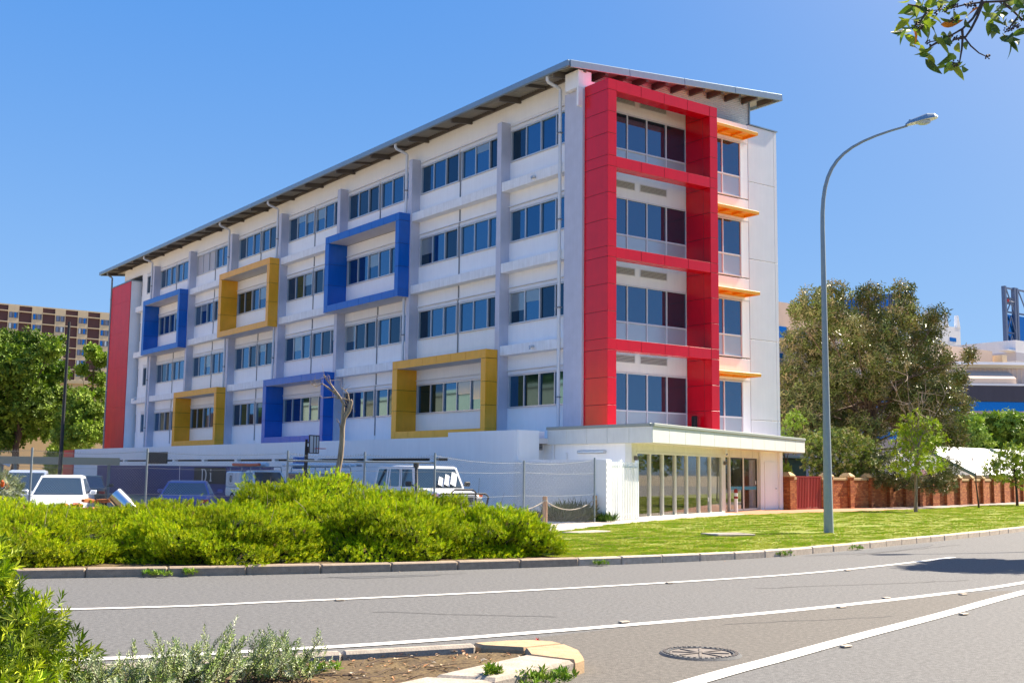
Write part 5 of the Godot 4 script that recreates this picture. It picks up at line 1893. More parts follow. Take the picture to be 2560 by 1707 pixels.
# tree from a list of clumps; leaves sit mostly near the skin of each clump
func tree(called: String, label: String, foot: Vector3, fork: float, rad: float, clumps: Array, per: float, leaf: ArrayMesh, size: float, pal: Array, bark: Material, lm: Material, group := "", seed_ := 1, squash := 0.85, twig_only := []) -> Node3D:
	rng.seed = seed_
	var t := thing(called, label, "tree", foot, group)
	var cen := Vector3.ZERO
	for c in clumps: cen += Vector3(c[0], c[1], c[2]) / clumps.size()
	var tr := MB.new()
	var fk := foot.lerp(Vector3(cen.x, foot.y, cen.z), 0.35) + Vector3(0, fork, 0)
	tr.tube([foot - Vector3(0, 0.2, 0), foot + Vector3(0, 0.25, 0), foot.lerp(fk, 0.5) + Vector3(rad * 0.4, 0, 0), fk], [rad * 1.35, rad * 1.05, rad * 0.9, rad * 0.75], 9)
	tr.tube([fk, fk.lerp(cen, 0.4) + Vector3(rad, 0, rad), fk.lerp(cen, 0.8)], [rad * 0.75, rad * 0.55, rad * 0.3], 8)
	add(tr, "trunk", bark, t)
	var br := MB.new()
	for c in clumps + twig_only:
		var e := Vector3(c[0], c[1], c[2])
		var f0 := fk.lerp(cen, rng.randf() * 0.75)
		var out := e - f0
		var c1 := f0 + Vector3(out.x * 0.15, maxf(out.y * 0.5, 0.1), out.z * 0.15)
		var c2 := f0 + out * 0.65 + Vector3(rng.randf_range(-0.3, 0.3), -0.1 * absf(out.y), rng.randf_range(-0.3, 0.3))
		var pts := []
		var rr := []
		for i in 8:
			var s := i / 7.0
			pts.append(f0.bezier_interpolate(c1, c2, e, s) + rnd_dir() * (0.06 * out.length() * s * (1 - s)))
			rr.append(lerpf(rad * 0.36, maxf(rad * 0.06, 0.012), pow(s, 0.7)))
		br.tube(pts, rr, 6)
		for k in 6:
			var q: Vector3 = pts[3 + rng.randi() % 5]
			var d: Vector3 = (rnd_dir() + (e - fk).normalized() * 0.6 + Vector3(0, 0.25, 0)).normalized() * c[3] * rng.randf_range(0.6, 1.1)
			br.tube([q, q + d * 0.5 + rnd_dir() * 0.08 * c[3], q + d], [maxf(rad * 0.1, 0.018), maxf(rad * 0.06, 0.014), 0.008], 5)
	add(br, "limbs", bark, t)
	var xf := []
	var cl := []
	var nz := FastNoiseLite.new()
	nz.seed = seed_; nz.frequency = 0.9
	for c in clumps:
		var mid := Vector3(c[0], c[1], c[2])
		var r: float = c[3]
		var n := int(per * r * r)
		var tone := rng.randf_range(0.8, 1.15)
		for i in n:
			var d := rnd_dir()
			var q := mid + d * r
			var lump := 1.0 + 0.55 * nz.get_noise_3d(q.x * 1.6 / r, q.y * 1.6 / r, q.z * 1.6 / r)
			var rr := r * lump * pow(rng.randf_range(0.12, 1.0), 0.45)
			var pos := mid + Vector3(d.x, d.y * squash, d.z) * rr
			var o := (d * 0.7 + rnd_dir() * 0.8 + Vector3(0, 0.25, 0))
			xf.append(Transform3D(frame_to(o, rng.randf() * TAU, size * rng.randf_range(0.7, 1.25)), pos - foot))
			var k := jitter_col(pal)
			cl.append(Color(k.r * tone, k.g * tone, k.b * tone))
	scatter("crown", leaf, lm, xf, cl, t)
	return t

# mound of fine upright shoots
func shrub(called: String, label: String, foot: Vector3, rx: float, rz: float, h: float, dens: float, leaf: ArrayMesh, size: float, pal: Array, group: String, seed_: int, turn := 0.0) -> void:
	rng.seed = seed_
	var t := thing(called, label, "shrub", foot, group)
	var nz := FastNoiseLite.new()
	nz.seed = seed_; nz.frequency = 0.55; nz.fractal_octaves = 3
	var skin := func(d: Vector3) -> float: return 1.0 + 0.42 * nz.get_noise_3d(d.x * 2.2 + foot.x, d.y * 2.2, d.z * 2.2 + foot.z) + 0.2 * nz.get_noise_3d(d.x * 7.0, d.y * 7.0 + 9.0, d.z * 7.0)
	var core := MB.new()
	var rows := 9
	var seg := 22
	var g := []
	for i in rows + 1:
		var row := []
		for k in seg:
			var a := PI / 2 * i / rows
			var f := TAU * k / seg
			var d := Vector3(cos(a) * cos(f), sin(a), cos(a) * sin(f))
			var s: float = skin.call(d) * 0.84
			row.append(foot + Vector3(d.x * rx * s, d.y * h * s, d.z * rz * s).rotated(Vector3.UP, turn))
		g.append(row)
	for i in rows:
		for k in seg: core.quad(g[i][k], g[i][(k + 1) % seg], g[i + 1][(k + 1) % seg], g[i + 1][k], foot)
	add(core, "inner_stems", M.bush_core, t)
	# dry twigs and old stems pushing through the skin
	var dry := MB.new()
	for i in int(14 * rx):
		var d := rnd_dir()
		d.y = absf(d.y)
		var s: float = skin.call(d)
		var p := foot + Vector3(d.x * rx * s * 0.85, d.y * h * s * 0.85, d.z * rz * s * 0.85).rotated(Vector3.UP, turn)
		var o := (d + Vector3(0, 0.6, 0) + rnd_dir() * 0.5).normalized() * rng.randf_range(0.2, 0.45)
		dry.tube([p, p + o * 0.5 + rnd_dir() * 0.03, p + o], [0.006, 0.005, 0.002], 4)
	add(dry, "dry_twigs", M.deadwood, t)
	var n := int(dens * (rx * rz * 1.7 + (rx + rz) * h * 2.0))
	var xf := []
	var cl := []
	for i in n:
		var d := rnd_dir()
		d.y = absf(d.y)
		if d.y < 0.5 and rng.randf() < 0.12: d.y += 0.2; d = d.normalized()
		var s: float = skin.call(d) * pow(rng.randf_range(0.5, 1.0), 0.3)
		if rng.randf() < 0.07: s *= rng.randf_range(1.0, 1.1)
		var p := Vector3(d.x * rx * s, d.y * h * s, d.z * rz * s).rotated(Vector3.UP, turn)
		var o := (Vector3(d.x, d.y + 0.5, d.z).rotated(Vector3.UP, turn) + rnd_dir() * 0.75)
		xf.append(Transform3D(frame_to(o, rng.randf() * TAU, size * rng.randf_range(0.7, 1.3)), p))
		var tone := 0.95 + 0.5 * nz.get_noise_3d(p.x * 1.3, p.y * 1.3, p.z * 1.3)
		var k := jitter_col(pal)
		if rng.randf() < 0.012: k = Color(0.3, 0.2, 0.08)
		cl.append(Color(k.r * tone, k.g * tone, k.b * tone))
	scatter("foliage", leaf, M.leaf, xf, cl, t)

func make_shrubs() -> void:
	var fine := sprig(22, 0.085, 0.042, 0.011, 1.15, 0.25, 3, 0.1)
	var pal := [Color(0.45, 0.53, 0.007), Color(0.35, 0.46, 0.007), Color(0.56, 0.58, 0.01), Color(0.23, 0.33, 0.007), Color(0.41, 0.48, 0.012)]
	var gp := "yellow-green shrubs along the kerb"
	var list := [
		[Vector3(1.2, 0.1, -23.4), 2.5, 1.9, 0.78, "feathery yellow-green shrub at the far left, partly out of view"],
		[Vector3(4.6, 0.1, -21.7), 2.3, 1.8, 0.74, "feathery shrub below the white car and brick rubble"],
		[Vector3(4.2, 0.1, -19.4), 1.9, 1.45, 0.66, "shrub spilling to the kerb behind the bottlebrush"],
		[Vector3(6.7, 0.1, -20.2), 1.9, 1.7, 0.80, "yellow-green shrub below the dark blue car"],
		[Vector3(7.4, 0.1, -18.4), 1.7, 1.45, 0.84, "rounded shrub at the kerb left of the dark valley in the hedge"],
		[Vector3(9.3, 0.1, -19.6), 2.0, 1.7, 1.2, "tallest yellow-green shrub, below the dead tree"],
		[Vector3(10.0, 0.1, -17.7), 1.75, 1.35, 1.0, "large shrub at the kerb under the white wagon"],
		[Vector3(11.3, 0.1, -18.9), 1.7, 1.4, 1.02, "shrub in front of the wagon's bonnet"],
		[Vector3(12.2, 0.1, -17.35), 1.35, 1.25, 0.8, "rightmost yellow-green shrub, ending at the lawn"]]
	for i in list.size():
		var q: Array = list[i]
		shrub("low_shrub", q[4], q[0], q[1], q[2], q[3], 1700.0, fine, 0.72, pal, gp, 100 + i, -0.35)

	# foreground bottlebrush on the left
	var whorl := sprig(14, 0.1, 0.085, 0.016, 1.25, 0.35, 9, 0.15)
	var bp := [Color(0.30, 0.40, 0.012), Color(0.46, 0.52, 0.03), Color(0.16, 0.24, 0.012), Color(0.34, 0.40, 0.06), Color(0.10, 0.14, 0.03)]
	rng.seed = 55
	var bb := [[1.22, 0.98, -8.6, 0.26], [1.43, 0.45, -8.47, 0.51], [1.58, 0.85, -8.42, 0.31], [1.13, 0.65, -8.72, 0.46], [1.83, 0.2, -8.12, 0.46], [0.83, 0.3, -8.62, 0.55], [1.88, 0.45, -8.32, 0.31], [1.28, 0.1, -7.82, 0.51], [1.73, 0.05, -7.72, 0.39], [0.88, 0.85, -9.02, 0.32]]
	var t := tree("bottlebrush", "glossy green bottlebrush bush filling the lower left corner", Vector3(1.3, 0.07, -8.4), 0.12, 0.035, bb, 2300.0, whorl, 1.0, bp, M.bark_dark, M.leaf, "", 55, 0.95)
	t.set_meta("category", "bush")
	var sc := MB.new()
	for i in 26:
		var c: Array = bb[rng.randi() % bb.size()]
		var p: Vector3 = Vector3(c[0], c[1], c[2]) + rnd_dir() * c[3] * 0.98
		var d := (rnd_dir() + Vector3(0, 0.4, 0)).normalized()
		for k in 10: sc.ball(p + d * k * 0.011 + rnd_dir() * 0.006, Vector3.ONE * 0.0065, 5, 4)
	var so := add(sc, "seed_capsules", M.deadwood, t)
	so.set_meta("kind", "stuff")

	# low grey-green shrub with arching shoots along the island
	var rose := sprig(16, 0.085, 0.024, 0.0085, 1.2, 0.5, 13, 0.1)
	var gp2 := [Color(0.36, 0.42, 0.24), Color(0.28, 0.36, 0.15), Color(0.48, 0.52, 0.36), Color(0.20, 0.29, 0.07), Color(0.32, 0.38, 0.12)]
	var homes := [[Vector3(2.4, 0.08, -7.75), 0.34, "low grey-green shrub beside the bottlebrush"], [Vector3(2.95, 0.08, -7.75), 0.43, "low grey-green shrub with the tallest arching shoots"], [Vector3(3.55, 0.08, -7.8), 0.33, "low grey-green shrub at the edge of the bare soil"]]
	for j in 3:
		var foot: Vector3 = homes[j][0]
		rng.seed = 70 + j
		var g := thing("grey_shrub", homes[j][2], "shrub", foot, "grey-green shrubs on the island")
		var st := MB.new()
		var xf := []
		var cl := []
		for i in 60:
			var a := rng.randf() * TAU
			var l: float = homes[j][1] * rng.randf_range(0.55, 1.15)
			var tilt := rng.randf_range(0.25, 1.25)
			var d := Vector3(cos(a) * sin(tilt), cos(tilt), sin(a) * sin(tilt))
			var root := foot + Vector3(rng.randf_range(-0.25, 0.25), 0, rng.randf_range(-0.2, 0.2))
			var pts := []
			for k in 5:
				var s := k / 4.0
				pts.append(root + d * l * s + Vector3(0, -0.12 * l * s * s + 0.05 * l * s, 0) + rnd_dir() * 0.008)
			st.tube(pts, [0.005, 0.004, 0.0035, 0.003, 0.002], 4)
			var m := int(l / 0.03)
			for k in m:
				var s := clampf(0.2 + 0.8 * k / m, 0, 0.999)
				var ii := int(s * 4)
				var q: Vector3 = pts[ii].lerp(pts[ii + 1], s * 4 - ii)
				xf.append(Transform3D(frame_to(d + Vector3(0, 0.2, 0) + rnd_dir() * 0.5, rng.randf() * TAU, rng.randf_range(0.7, 1.25)), q - foot))
				cl.append(jitter_col(gp2))
		add(st, "stems", M.twig, g)
		scatter("foliage", rose, M.leaf_dull, xf, cl, g)

	# silvery shrub with orange flowers at the left end of the fence
	var sv := sprig(16, 0.12, 0.09, 0.016, 1.1, 0.3, 17, 0.1)
	var s2 := tree("silver_shrub", "silvery shrub with orange flowers at the left end of the fence", Vector3(5.6, -0.1, -28.6), 0.4, 0.05, [[5.2, 1.1, -29.0, 0.55], [6.0, 1.0, -28.5, 0.5], [5.6, 0.5, -28.6, 0.6], [6.2, 0.6, -28.3, 0.4], [4.9, 0.7, -28.9, 0.5]], 900.0, sv, 1.2, [Color(0.348, 0.392, 0.246), Color(0.464, 0.493, 0.348), Color(0.203, 0.246, 0.116)], M.bark_dark, M.leaf_dull, "", 31)
	s2.set_meta("category", "shrub")
	var fl := MB.new()
	for i in 14: fl.ball(Vector3(5.7, 0.95, -28.5) + rnd_dir() * 0.55, Vector3(0.05, 0.09, 0.05), 7, 5, 0.15, i)
	add(fl, "flowers", M.amber, s2)

	# weeds by the white wall and along kerbs
	var wd := sprig(14, 0.06, 0.35, 0.012, 0.75, 0.2, 21, 0.05)
	rng.seed = 91
	for j in 3:
		var foot: Vector3 = [Vector3(22.6, 0.08, -27.9), Vector3(23.62, 0.09, -27.4), Vector3(21.2, 0.05, -28.4)][j]
		var lb: String = ["dry grass clump at the foot of the white wall behind the rope", "small green weed against the white pier", "sparse weed stalks behind the chain-link fence"][j]
		var g := thing("weed_clump", lb, "weeds", foot, "weeds at the white wall")
		var xf := []
		var cl := []
		for i in [150, 40, 40][j]:
			xf.append(Transform3D(frame_to(Vector3(rng.randf_range(-0.5, 0.5), 1, rng.randf_range(-0.5, 0.5)), rng.randf() * TAU, rng.randf_range(0.6, 1.6) * [1.3, 0.7, 1.0][j]), Vector3(rng.randf_range(-0.7, 0.7) * [1.0, 0.25, 0.8][j], 0, rng.randf_range(-0.3, 0.3))))
			cl.append(jitter_col([Color(0.145, 0.160, 0.072), Color(0.102, 0.131, 0.043)] if j != 1 else [Color(0.116, 0.203, 0.029)]))
		scatter("blades", wd, M.leaf_dull, xf, cl, g)
	var kw := sprig(10, 0.03, 0.06, 0.022, 1.2, 0.4, 23, 0.1)
	var spots := [[Vector3(6.0, 0.02, -16.85), 0.45, 60, "bright weed spilling over the kerb, left of the hedge base"], [Vector3(13.1, 0.01, -15.3), 0.15, 14, "small weed at the kerb where the lawn begins"], [Vector3(17.9, 0.01, -15.3), 0.2, 16, "small weed in the gutter below the lamp"], [Vector3(20.9, 0.01, -15.85), 0.2, 18, "small weed on the pale kerb right of the lamp"], [Vector3(5.35, 0.03, -6.95), 0.3, 60, "weeds growing against the near island kerb"], [Vector3(4.9, 0.1, -6.98), 0.12, 14, "little weed on the island's near corner"], [Vector3(4.0, 0.08, -7.9), 0.12, 16, "little green seedling on the bare island soil"]]
	for q in spots:
		var g := thing("kerb_weed", q[3], "weed", q[0], "weeds along the kerbs")
		var xf := []
		var cl := []
		for i in q[2]:
			xf.append(Transform3D(frame_to(Vector3(rng.randf_range(-0.6, 0.6), 1, rng.randf_range(-0.6, 0.6)), rng.randf() * TAU, rng.randf_range(0.5, 1.2)), Vector3(rng.randf_range(-1, 1) * q[1], rng.randf_range(0, 0.05), rng.randf_range(-0.4, 0.4) * q[1])))
			cl.append(jitter_col([Color(0.174, 0.290, 0.029), Color(0.232, 0.319, 0.043)]))
		scatter("leaves", kw, M.leaf, xf, cl, g)
	var rp := thing("red_seedling", "small red-leaved seedling at the island tip", "seedling", Vector3(6.55, 0.0, -8.55))
	var rx := []
	var rc := []
	for i in 3:
		rx.append(Transform3D(frame_to(Vector3(rng.randf_range(-0.3, 0.3), 1, rng.randf_range(-0.3, 0.3)), i * 1.3, 0.6), Vector3(0, 0.02 * i, 0)))
		rc.append(Color(0.580, 0.072, 0.072))
	scatter("leaves", kw, M.leaf, rx, rc, rp)

func make_lawn_grass() -> void:
	rng.seed = 12
	var tuft := sprig(9, 0.005, 0.05, 0.007, 0.9, 0.3, 5, 0.05)
	var xf := []
	var cl := []
	var nz := FastNoiseLite.new()
	nz.seed = 8; nz.frequency = 0.8; nz.fractal_octaves = 3
	var und := FastNoiseLite.new()
	und.seed = 4; und.frequency = 0.25
	for i in 150000:
		var x := 12.5 + 48.0 * pow(rng.randf(), 1.6)
		var k := at_x(KERB_S, x)
		var l := at_x(LAWN_S, x)
		var s := rng.randf()
		var z := lerpf(k.y - 0.2, l.y, s)
		var e := nz.get_noise_2d(x * 0.7, z * 2.2)
		var y := lerpf(0.135, 0.1, s) + 0.05 * und.get_noise_2d(x, z) * sin(PI * s) - 0.005
		var lush := clampf((e - 0.12) * 5.0, 0.0, 1.0)
		var sc := rng.randf_range(0.35, 0.65) + lush * 0.45
		xf.append(Transform3D(frame_to(Vector3(rng.randf_range(-0.3, 0.3), 1, rng.randf_range(-0.3, 0.3)), rng.randf() * TAU, sc), Vector3(x, y, z)))
		var c := Color(0.49, 0.51, 0.07).lerp(Color(0.31, 0.45, 0.02), lush)
		if rng.randf() < 0.22: c = Color(0.48, 0.42, 0.16)
		var j := rng.randf_range(0.8, 1.2)
		cl.append(Color(c.r * j, c.g * j, c.b * j))
	var o := scatter("lawn_grass", tuft, M.leaf, xf, cl, self)
	tag(o, "short yellow-green grass blades covering the verge", "grass", "", "stuff")

func make_trees() -> void:
	var euc_leaf := sprig(7, 0.14, 0.15, 0.042, 1.9, 1.0, 2, 0.1)
	var broad := sprig(6, 0.14, 0.15, 0.1, 1.5, 0.7, 4, 0.15)
	tree("gum_tree", "large olive-brown gum tree behind the brick wall", Vector3(53.8, -0.3, -40.6), 2.6, 0.27, EUC, 240.0, euc_leaf, 1.75, [Color(0.17, 0.19, 0.055), Color(0.27, 0.25, 0.10), Color(0.12, 0.15, 0.04), Color(0.36, 0.28, 0.14), Color(0.20, 0.23, 0.06)], M.bark, M.leaf_dull, "", 3)
	tree("plane_tree", "dark-crowned plane tree at the left edge before the brown tower", Vector3(26.0, -0.3, -118.0), 4.0, 0.4, PLANE, 100.0, broad, 2.5, [Color(0.102, 0.174, 0.020), Color(0.160, 0.246, 0.029), Color(0.072, 0.123, 0.017), Color(0.217, 0.304, 0.043)], M.bark_dark, M.leaf, "plane trees", 4)
	tree("plane_tree", "slender tree crown between the plane tree and the building's edge", Vector3(30.6, -0.3, -109.0), 4.4, 0.2, PLANE2, 170.0, broad, 2.2, [Color(0.189, 0.290, 0.029), Color(0.145, 0.217, 0.026), Color(0.246, 0.348, 0.043)], M.bark_dark, M.leaf, "plane trees", 5)
	tree("young_tree", "bright yellow-green young tree beside the building's far end", Vector3(27.4, -0.3, -101.0), 2.0, 0.13, YOUNG, 210.0, broad, 1.7, [Color(0.232, 0.334, 0.043), Color(0.319, 0.420, 0.065), Color(0.174, 0.261, 0.036)], M.bark, M.leaf, "", 6)
	tree("street_tree", "young street tree with yellow-green leaves and bare upper twigs", Vector3(43.3, 0.08, -29.75), 1.85, 0.075, STREET1, 170.0, broad, 0.78, [Color(0.32, 0.42, 0.03), Color(0.42, 0.50, 0.05), Color(0.20, 0.29, 0.03)], M.bark_pale, M.leaf, "street trees on the verge", 7, 0.85, STREET1TOP + [[43.9, 5.9, -29.5, 0.7], [43.2, 6.0, -29.9, 0.8], [44.6, 5.2, -29.0, 0.8], [42.8, 5.3, -30.2, 0.7]])
	tree("street_tree", "young street tree at the right edge of the view", Vector3(60.2, 0.08, -34.9), 1.7, 0.07, STREET3, 230.0, broad, 0.85, [Color(0.30, 0.38, 0.05), Color(0.40, 0.46, 0.08), Color(0.2, 0.27, 0.05)], M.bark_dark, M.leaf, "street trees on the verge", 8)
	var st := tree("street_tree", "thin bare street sapling leaning before the brick wall", Vector3(52.7, 0.08, -32.6), 1.2, 0.045, [[52.4, 2.6, -32.7, 0.2]], 60.0, broad, 0.4, [Color(0.290, 0.174, 0.116)], M.bark_dark, M.leaf, "street trees on the verge", 9)
	var hp := [Color(0.174, 0.246, 0.051), Color(0.275, 0.319, 0.072), Color(0.116, 0.174, 0.043), Color(0.348, 0.319, 0.145)]
	tree("garden_tree", "rounded green garden tree above the brick wall beside the lamp", Vector3(47.6, -0.3, -37.4), 1.0, 0.12, GARDEN, 620.0, broad, 0.62, hp, M.bark_dark, M.leaf, "garden trees behind the brick wall", 10)
	tree("garden_tree", "dark weeping garden tree hanging over the brick wall", Vector3(49.6, -0.3, -36.9), 1.0, 0.12, GARDEN2, 620.0, euc_leaf, 0.8, [Color(0.072, 0.102, 0.029), Color(0.131, 0.145, 0.051), Color(0.189, 0.189, 0.072)], M.bark_dark, M.leaf_dull, "garden trees behind the brick wall", 11)
	tree("garden_tree", "narrow green tree just right of the building's corner", Vector3(43.6, -0.3, -37.5), 0.9, 0.07, FARLEFT, 620.0, broad, 0.55, [Color(0.203, 0.304, 0.043), Color(0.275, 0.377, 0.058)], M.bark_dark, M.leaf, "garden trees behind the brick wall", 12)
	for i in 3:
		var cl: Array = [GREENS1, GREENS2, GREENS3][i]
		var lb: String = ["leafy green tree right of the gum tree before the blue-banded building", "middle leafy green tree above the white roofs", "leafy green tree at the right edge above the white roofs"][i]
		var f := Vector3(cl[0][0], -0.3, cl[0][2])
		tree("leafy_tree", lb, f, 2.2, 0.2, cl, 130.0, broad, 2.3, [Color(0.27, 0.38, 0.06), Color(0.38, 0.48, 0.09), Color(0.18, 0.27, 0.05)], M.bark_dark, M.leaf, "leafy trees behind the houses", 20 + i)

	# the tree over the viewer's right: its low branch hangs into the picture
	var t := thing("overhanging_tree", "broad-leaved tree whose fruiting branch hangs into the upper right corner", "tree", Vector3(9.6, 0, -2.6))
	var tr := MB.new()
	tr.tube([Vector3(9.6, -0.1, -2.6), Vector3(9.55, 1.5, -2.65), Vector3(9.3, 3.6, -2.8), Vector3(9.0, 5.6, -2.9), Vector3(8.8, 7.2, -3.0)], [0.2, 0.16, 0.14, 0.1, 0.05], 10)
	add(tr, "trunk", M.bark, t)
	var br := MB.new()
	br.tube([Vector3(9.1, 4.9, -2.85), Vector3(8.6, 5.3, -3.2), TWIGS[0][0]], [0.05, 0.035, 0.016], 7)
	for w in TWIGS:
		var rr := []
		for i in w.size(): rr.append(lerpf(0.011, 0.0035, float(i) / (w.size() - 1)))
		br.tube(w, rr, 6)
	add(br, "branch", M.twig, t)
	var bl := [blade(0.085, 0.036, 0.012), blade(0.1, 0.034, 0.03), blade(0.07, 0.032, 0.02)]
	var lms := []
	for c in [hx("4a6418"), hx("6b8226"), hx("364d16"), hx("879626"), hx("76825f")]:
		var m := sm(c, 0.6)
		m.cull_mode = BaseMaterial3D.CULL_DISABLED
		m.backlight_enabled = true
		m.backlight = Color(c.r * 0.9, c.g * 0.9, c.b * 0.4)
		lms.append(m)
	var dry := sm(hx("c97a1c"), 0.5)
	dry.cull_mode = BaseMaterial3D.CULL_DISABLED
	dry.backlight_enabled = true
	dry.backlight = hx("a05a10")
	rng.seed = 61
	for q in LEAVES + DRY:
		var is_dry: bool = q in DRY
		for k in (1 if is_dry else 2):
			var o := MeshInstance3D.new()
			o.mesh = bl[rng.randi() % 3]
			o.material_override = dry if is_dry else lms[rng.randi() % 5]
			put(o, "leaf", t)
			var f := rng.randf() * TAU
			# leaves hang, mostly facing the light
			var d := Vector3(cos(f), rng.randf_range(-1.4, 0.1), sin(f)).normalized()
			var z := d.cross(rnd_dir()).normalized()
			o.transform = Transform3D(Basis(d, z.cross(d).normalized(), z) * Basis.from_scale(Vector3.ONE * rng.randf_range(1.15, 1.6)), q + rnd_dir() * 0.03 - d * 0.045 - org[t])
	for q in BERRIES:
		var b := MB.new()
		for i in 16: b.ball(q + rnd_dir() * rng.randf_range(0.006, 0.03), Vector3.ONE * 0.0058, 6, 4)
		add(b, "berry_cluster", M.berry, t)
	var xf := []
	var cl := []
	for i in 2600:
		var p := Vector3(9.2, 6.6, -2.4) + rnd_dir() * Vector3(2.0, 1.5, 2.0) * pow(rng.randf(), 0.4)
		xf.append(Transform3D(frame_to(rnd_dir(), rng.randf() * TAU, 0.6), p - org[t]))
		cl.append(jitter_col([Color(0.102, 0.160, 0.029), Color(0.145, 0.217, 0.029)]))
	scatter("crown", broad, M.leaf, xf, cl, t)

	# a tree beyond the right edge, whose shadow falls on the road
	rng.seed = 81
	var sh := []
	for i in 12: sh.append([26.2 + rng.randf_range(-1.8, 1.8), 6.1 + rng.randf_range(-1.0, 1.2), -11.3 + rng.randf_range(-1.1, 1.1), rng.randf_range(0.6, 0.95)])
	tree("median_tree", "tree beyond the right edge whose shadow lies on the road", Vector3(26.4, 0.1, -11.3), 3.6, 0.16, sh, 420.0, broad, 1.2, [Color(0.131, 0.203, 0.029), Color(0.174, 0.261, 0.043)], M.bark, M.leaf, "", 81)
	# trees on the far left, outside the view, mirrored in the lower windows
	rng.seed = 83
	var mir := []
	for i in 16: mir.append([rng.randf_range(-3.0, 3.0), 5.5 + rng.randf_range(-2, 2.5), rng.randf_range(-3.0, 3.0), rng.randf_range(1.0, 1.7)])
	var mt := tree("mirrored_tree", "dark tree left of the view, mirrored in the lower windows", Vector3(0, -0.3, 0), 2.6, 0.25, mir, 120.0, broad, 2.2, [Color(0.087, 0.131, 0.029), Color(0.131, 0.174, 0.043)], M.bark_dark, M.leaf, "trees left of the view", 83)
	mt.position = Vector3(-14, -0.3, -74)
	for q in [[Vector3(-24, -0.3, -172), 1.6], [Vector3(-40, -0.3, -125), 1.9], [Vector3(-42, -0.3, -100), 1.8]]:
		copy(mt, "mirrored_tree", "", q[0], q[0].z, q[1])

	# dead tree in the hedge
	var dt := thing("dead_tree", "bare grey dead tree with snapped top rising from the hedge", "tree", DEAD[0][0])
	for i in DEAD.size():
		var b := MB.new()
		var w: Array = DEAD[i]
		var rr := []
		for k in w.size(): rr.append(lerpf([0.07, 0.045, 0.028, 0.016, 0.02, 0.01, 0.011, 0.013, 0.016][i], [0.045, 0.012, 0.008, 0.006, 0.006, 0.004, 0.004, 0.006, 0.008][i], float(k) / (w.size() - 1)))
		if i == 0: w = [Vector3(w[0].x - 0.1, 0.05, w[0].z)] + w; rr = [0.085] + rr
		b.tube(w, rr, 8)
		if i > 0:
			for k in 5:
				var q: Vector3 = w[1 + rng.randi() % (w.size() - 1)]
				var d := (rnd_dir() + Vector3(0, 0.5, 0)).normalized() * rng.randf_range(0.1, 0.28)
				b.tube([q, q + d * 0.5 + rnd_dir() * 0.03, q + d], [0.005, 0.004, 0.002], 4)
		add(b, "trunk" if i == 0 else "branch", M.deadwood, dt)

# ---------------------------------------------------------------- places measured for the crowns: x, y, z, radius
var EUC := [[49.8, 10.9, -40.2, 1.09], [52.7, 9.3, -43.4, 1.35], [51.8, 7.3, -43.4, 1.27], [49.2, 5.3, -41.5, 1.28], [52.4, 11.8, -41.0, 0.95], [52.5, 10.3, -40.6, 1.17], [54.8, 11.9, -40.4, 0.91], [55.8, 10.6, -40.7, 1.11], [53.5, 11.7, -37.2, 0.65], [53.2, 10.3, -36.9, 0.99], [58.4, 10.1, -39.2, 1.07], [56.6, 8.2, -37.5, 1.12], [57.5, 7.0, -39.3, 1.34], [52.3, 7.9, -37.4, 1.25], [53.3, 8.6, -40.0, 1.12], [53.2, 8.3, -42.1, 1.20], [50.4, 6.1, -40.5, 1.27], [55.4, 6.4, -42.2, 1.17], [60.0, 7.4, -38.5, 0.84], [56.0, 8.2, -34.9, 0.47], [55.5, 5.5, -35.3, 0.78], [57.0, 5.0, -38.0, 1.09], [57.4, 5.1, -40.6, 1.36], [50.4, 3.9, -41.6, 1.00], [52.3, 4.1, -39.0, 1.10], [56.8, 10.7, -37.3, 0.63], [55.1, 3.9, -35.6, 0.91], [54.8, 3.6, -37.3, 0.99], [57.5, 9.7, -41.7, 0.95], [54.4, 10.1, -43.3, 0.94], [59.3, 9.1, -41.0, 1.08], [56.3, 5.2, -43.2, 1.20], [50.6, 10.8, -41.9, 0.67], [56.9, 7.0, -40.2, 1.16], [52.4, 6.6, -38.6, 1.05], [50.6, 7.0, -39.3, 1.08], [49.3, 4.8, -40.2, 1.08], [52.4, 4.5, -41.0, 1.08], [54.3, 5.6, -37.2, 1.09], [55.4, 6.2, -36.4, 0.87], [50.9, 9.4, -38.4, 0.90], [52.5, 9.2, -37.3, 0.86]]
var PLANE := [[26.2, 14.0, -123.9, 1.71], [28.0, 13.7, -122.5, 1.87], [27.8, 12.9, -113.8, 1.38], [25.0, 11.0, -116.1, 2.30], [28.7, 11.1, -120.9, 2.42], [30.2, 10.9, -118.8, 0.88], [25.6, 8.2, -121.5, 2.40], [27.2, 7.6, -116.8, 2.41], [29.7, 8.2, -117.9, 1.79], [26.3, 5.4, -120.4, 1.99], [28.5, 5.8, -118.5, 1.91], [23.0, 11.8, -118.4, 2.70], [23.7, 7.3, -120.6, 2.75], [25.4, 3.8, -119.0, 1.02]]
var PLANE2 := [[30.1, 12.2, -107.8, 0.74], [31.2, 11.6, -108.6, 0.82], [29.6, 10.6, -108.9, 0.59], [31.1, 9.9, -108.9, 0.67], [30.5, 8.4, -109.5, 0.56], [30.7, 8.3, -106.5, 0.59]]
var YOUNG := [[27.2, 7.3, -100.1, 1.02], [26.4, 5.9, -100.0, 1.16], [28.2, 6.3, -100.1, 1.24], [26.1, 4.2, -100.4, 1.16], [27.2, 4.4, -99.2, 1.36], [28.7, 4.6, -99.8, 1.17], [26.7, 2.9, -103.8, 1.05], [27.7, 2.6, -102.5, 1.05], [26.2, 1.7, -103.4, 0.87]]
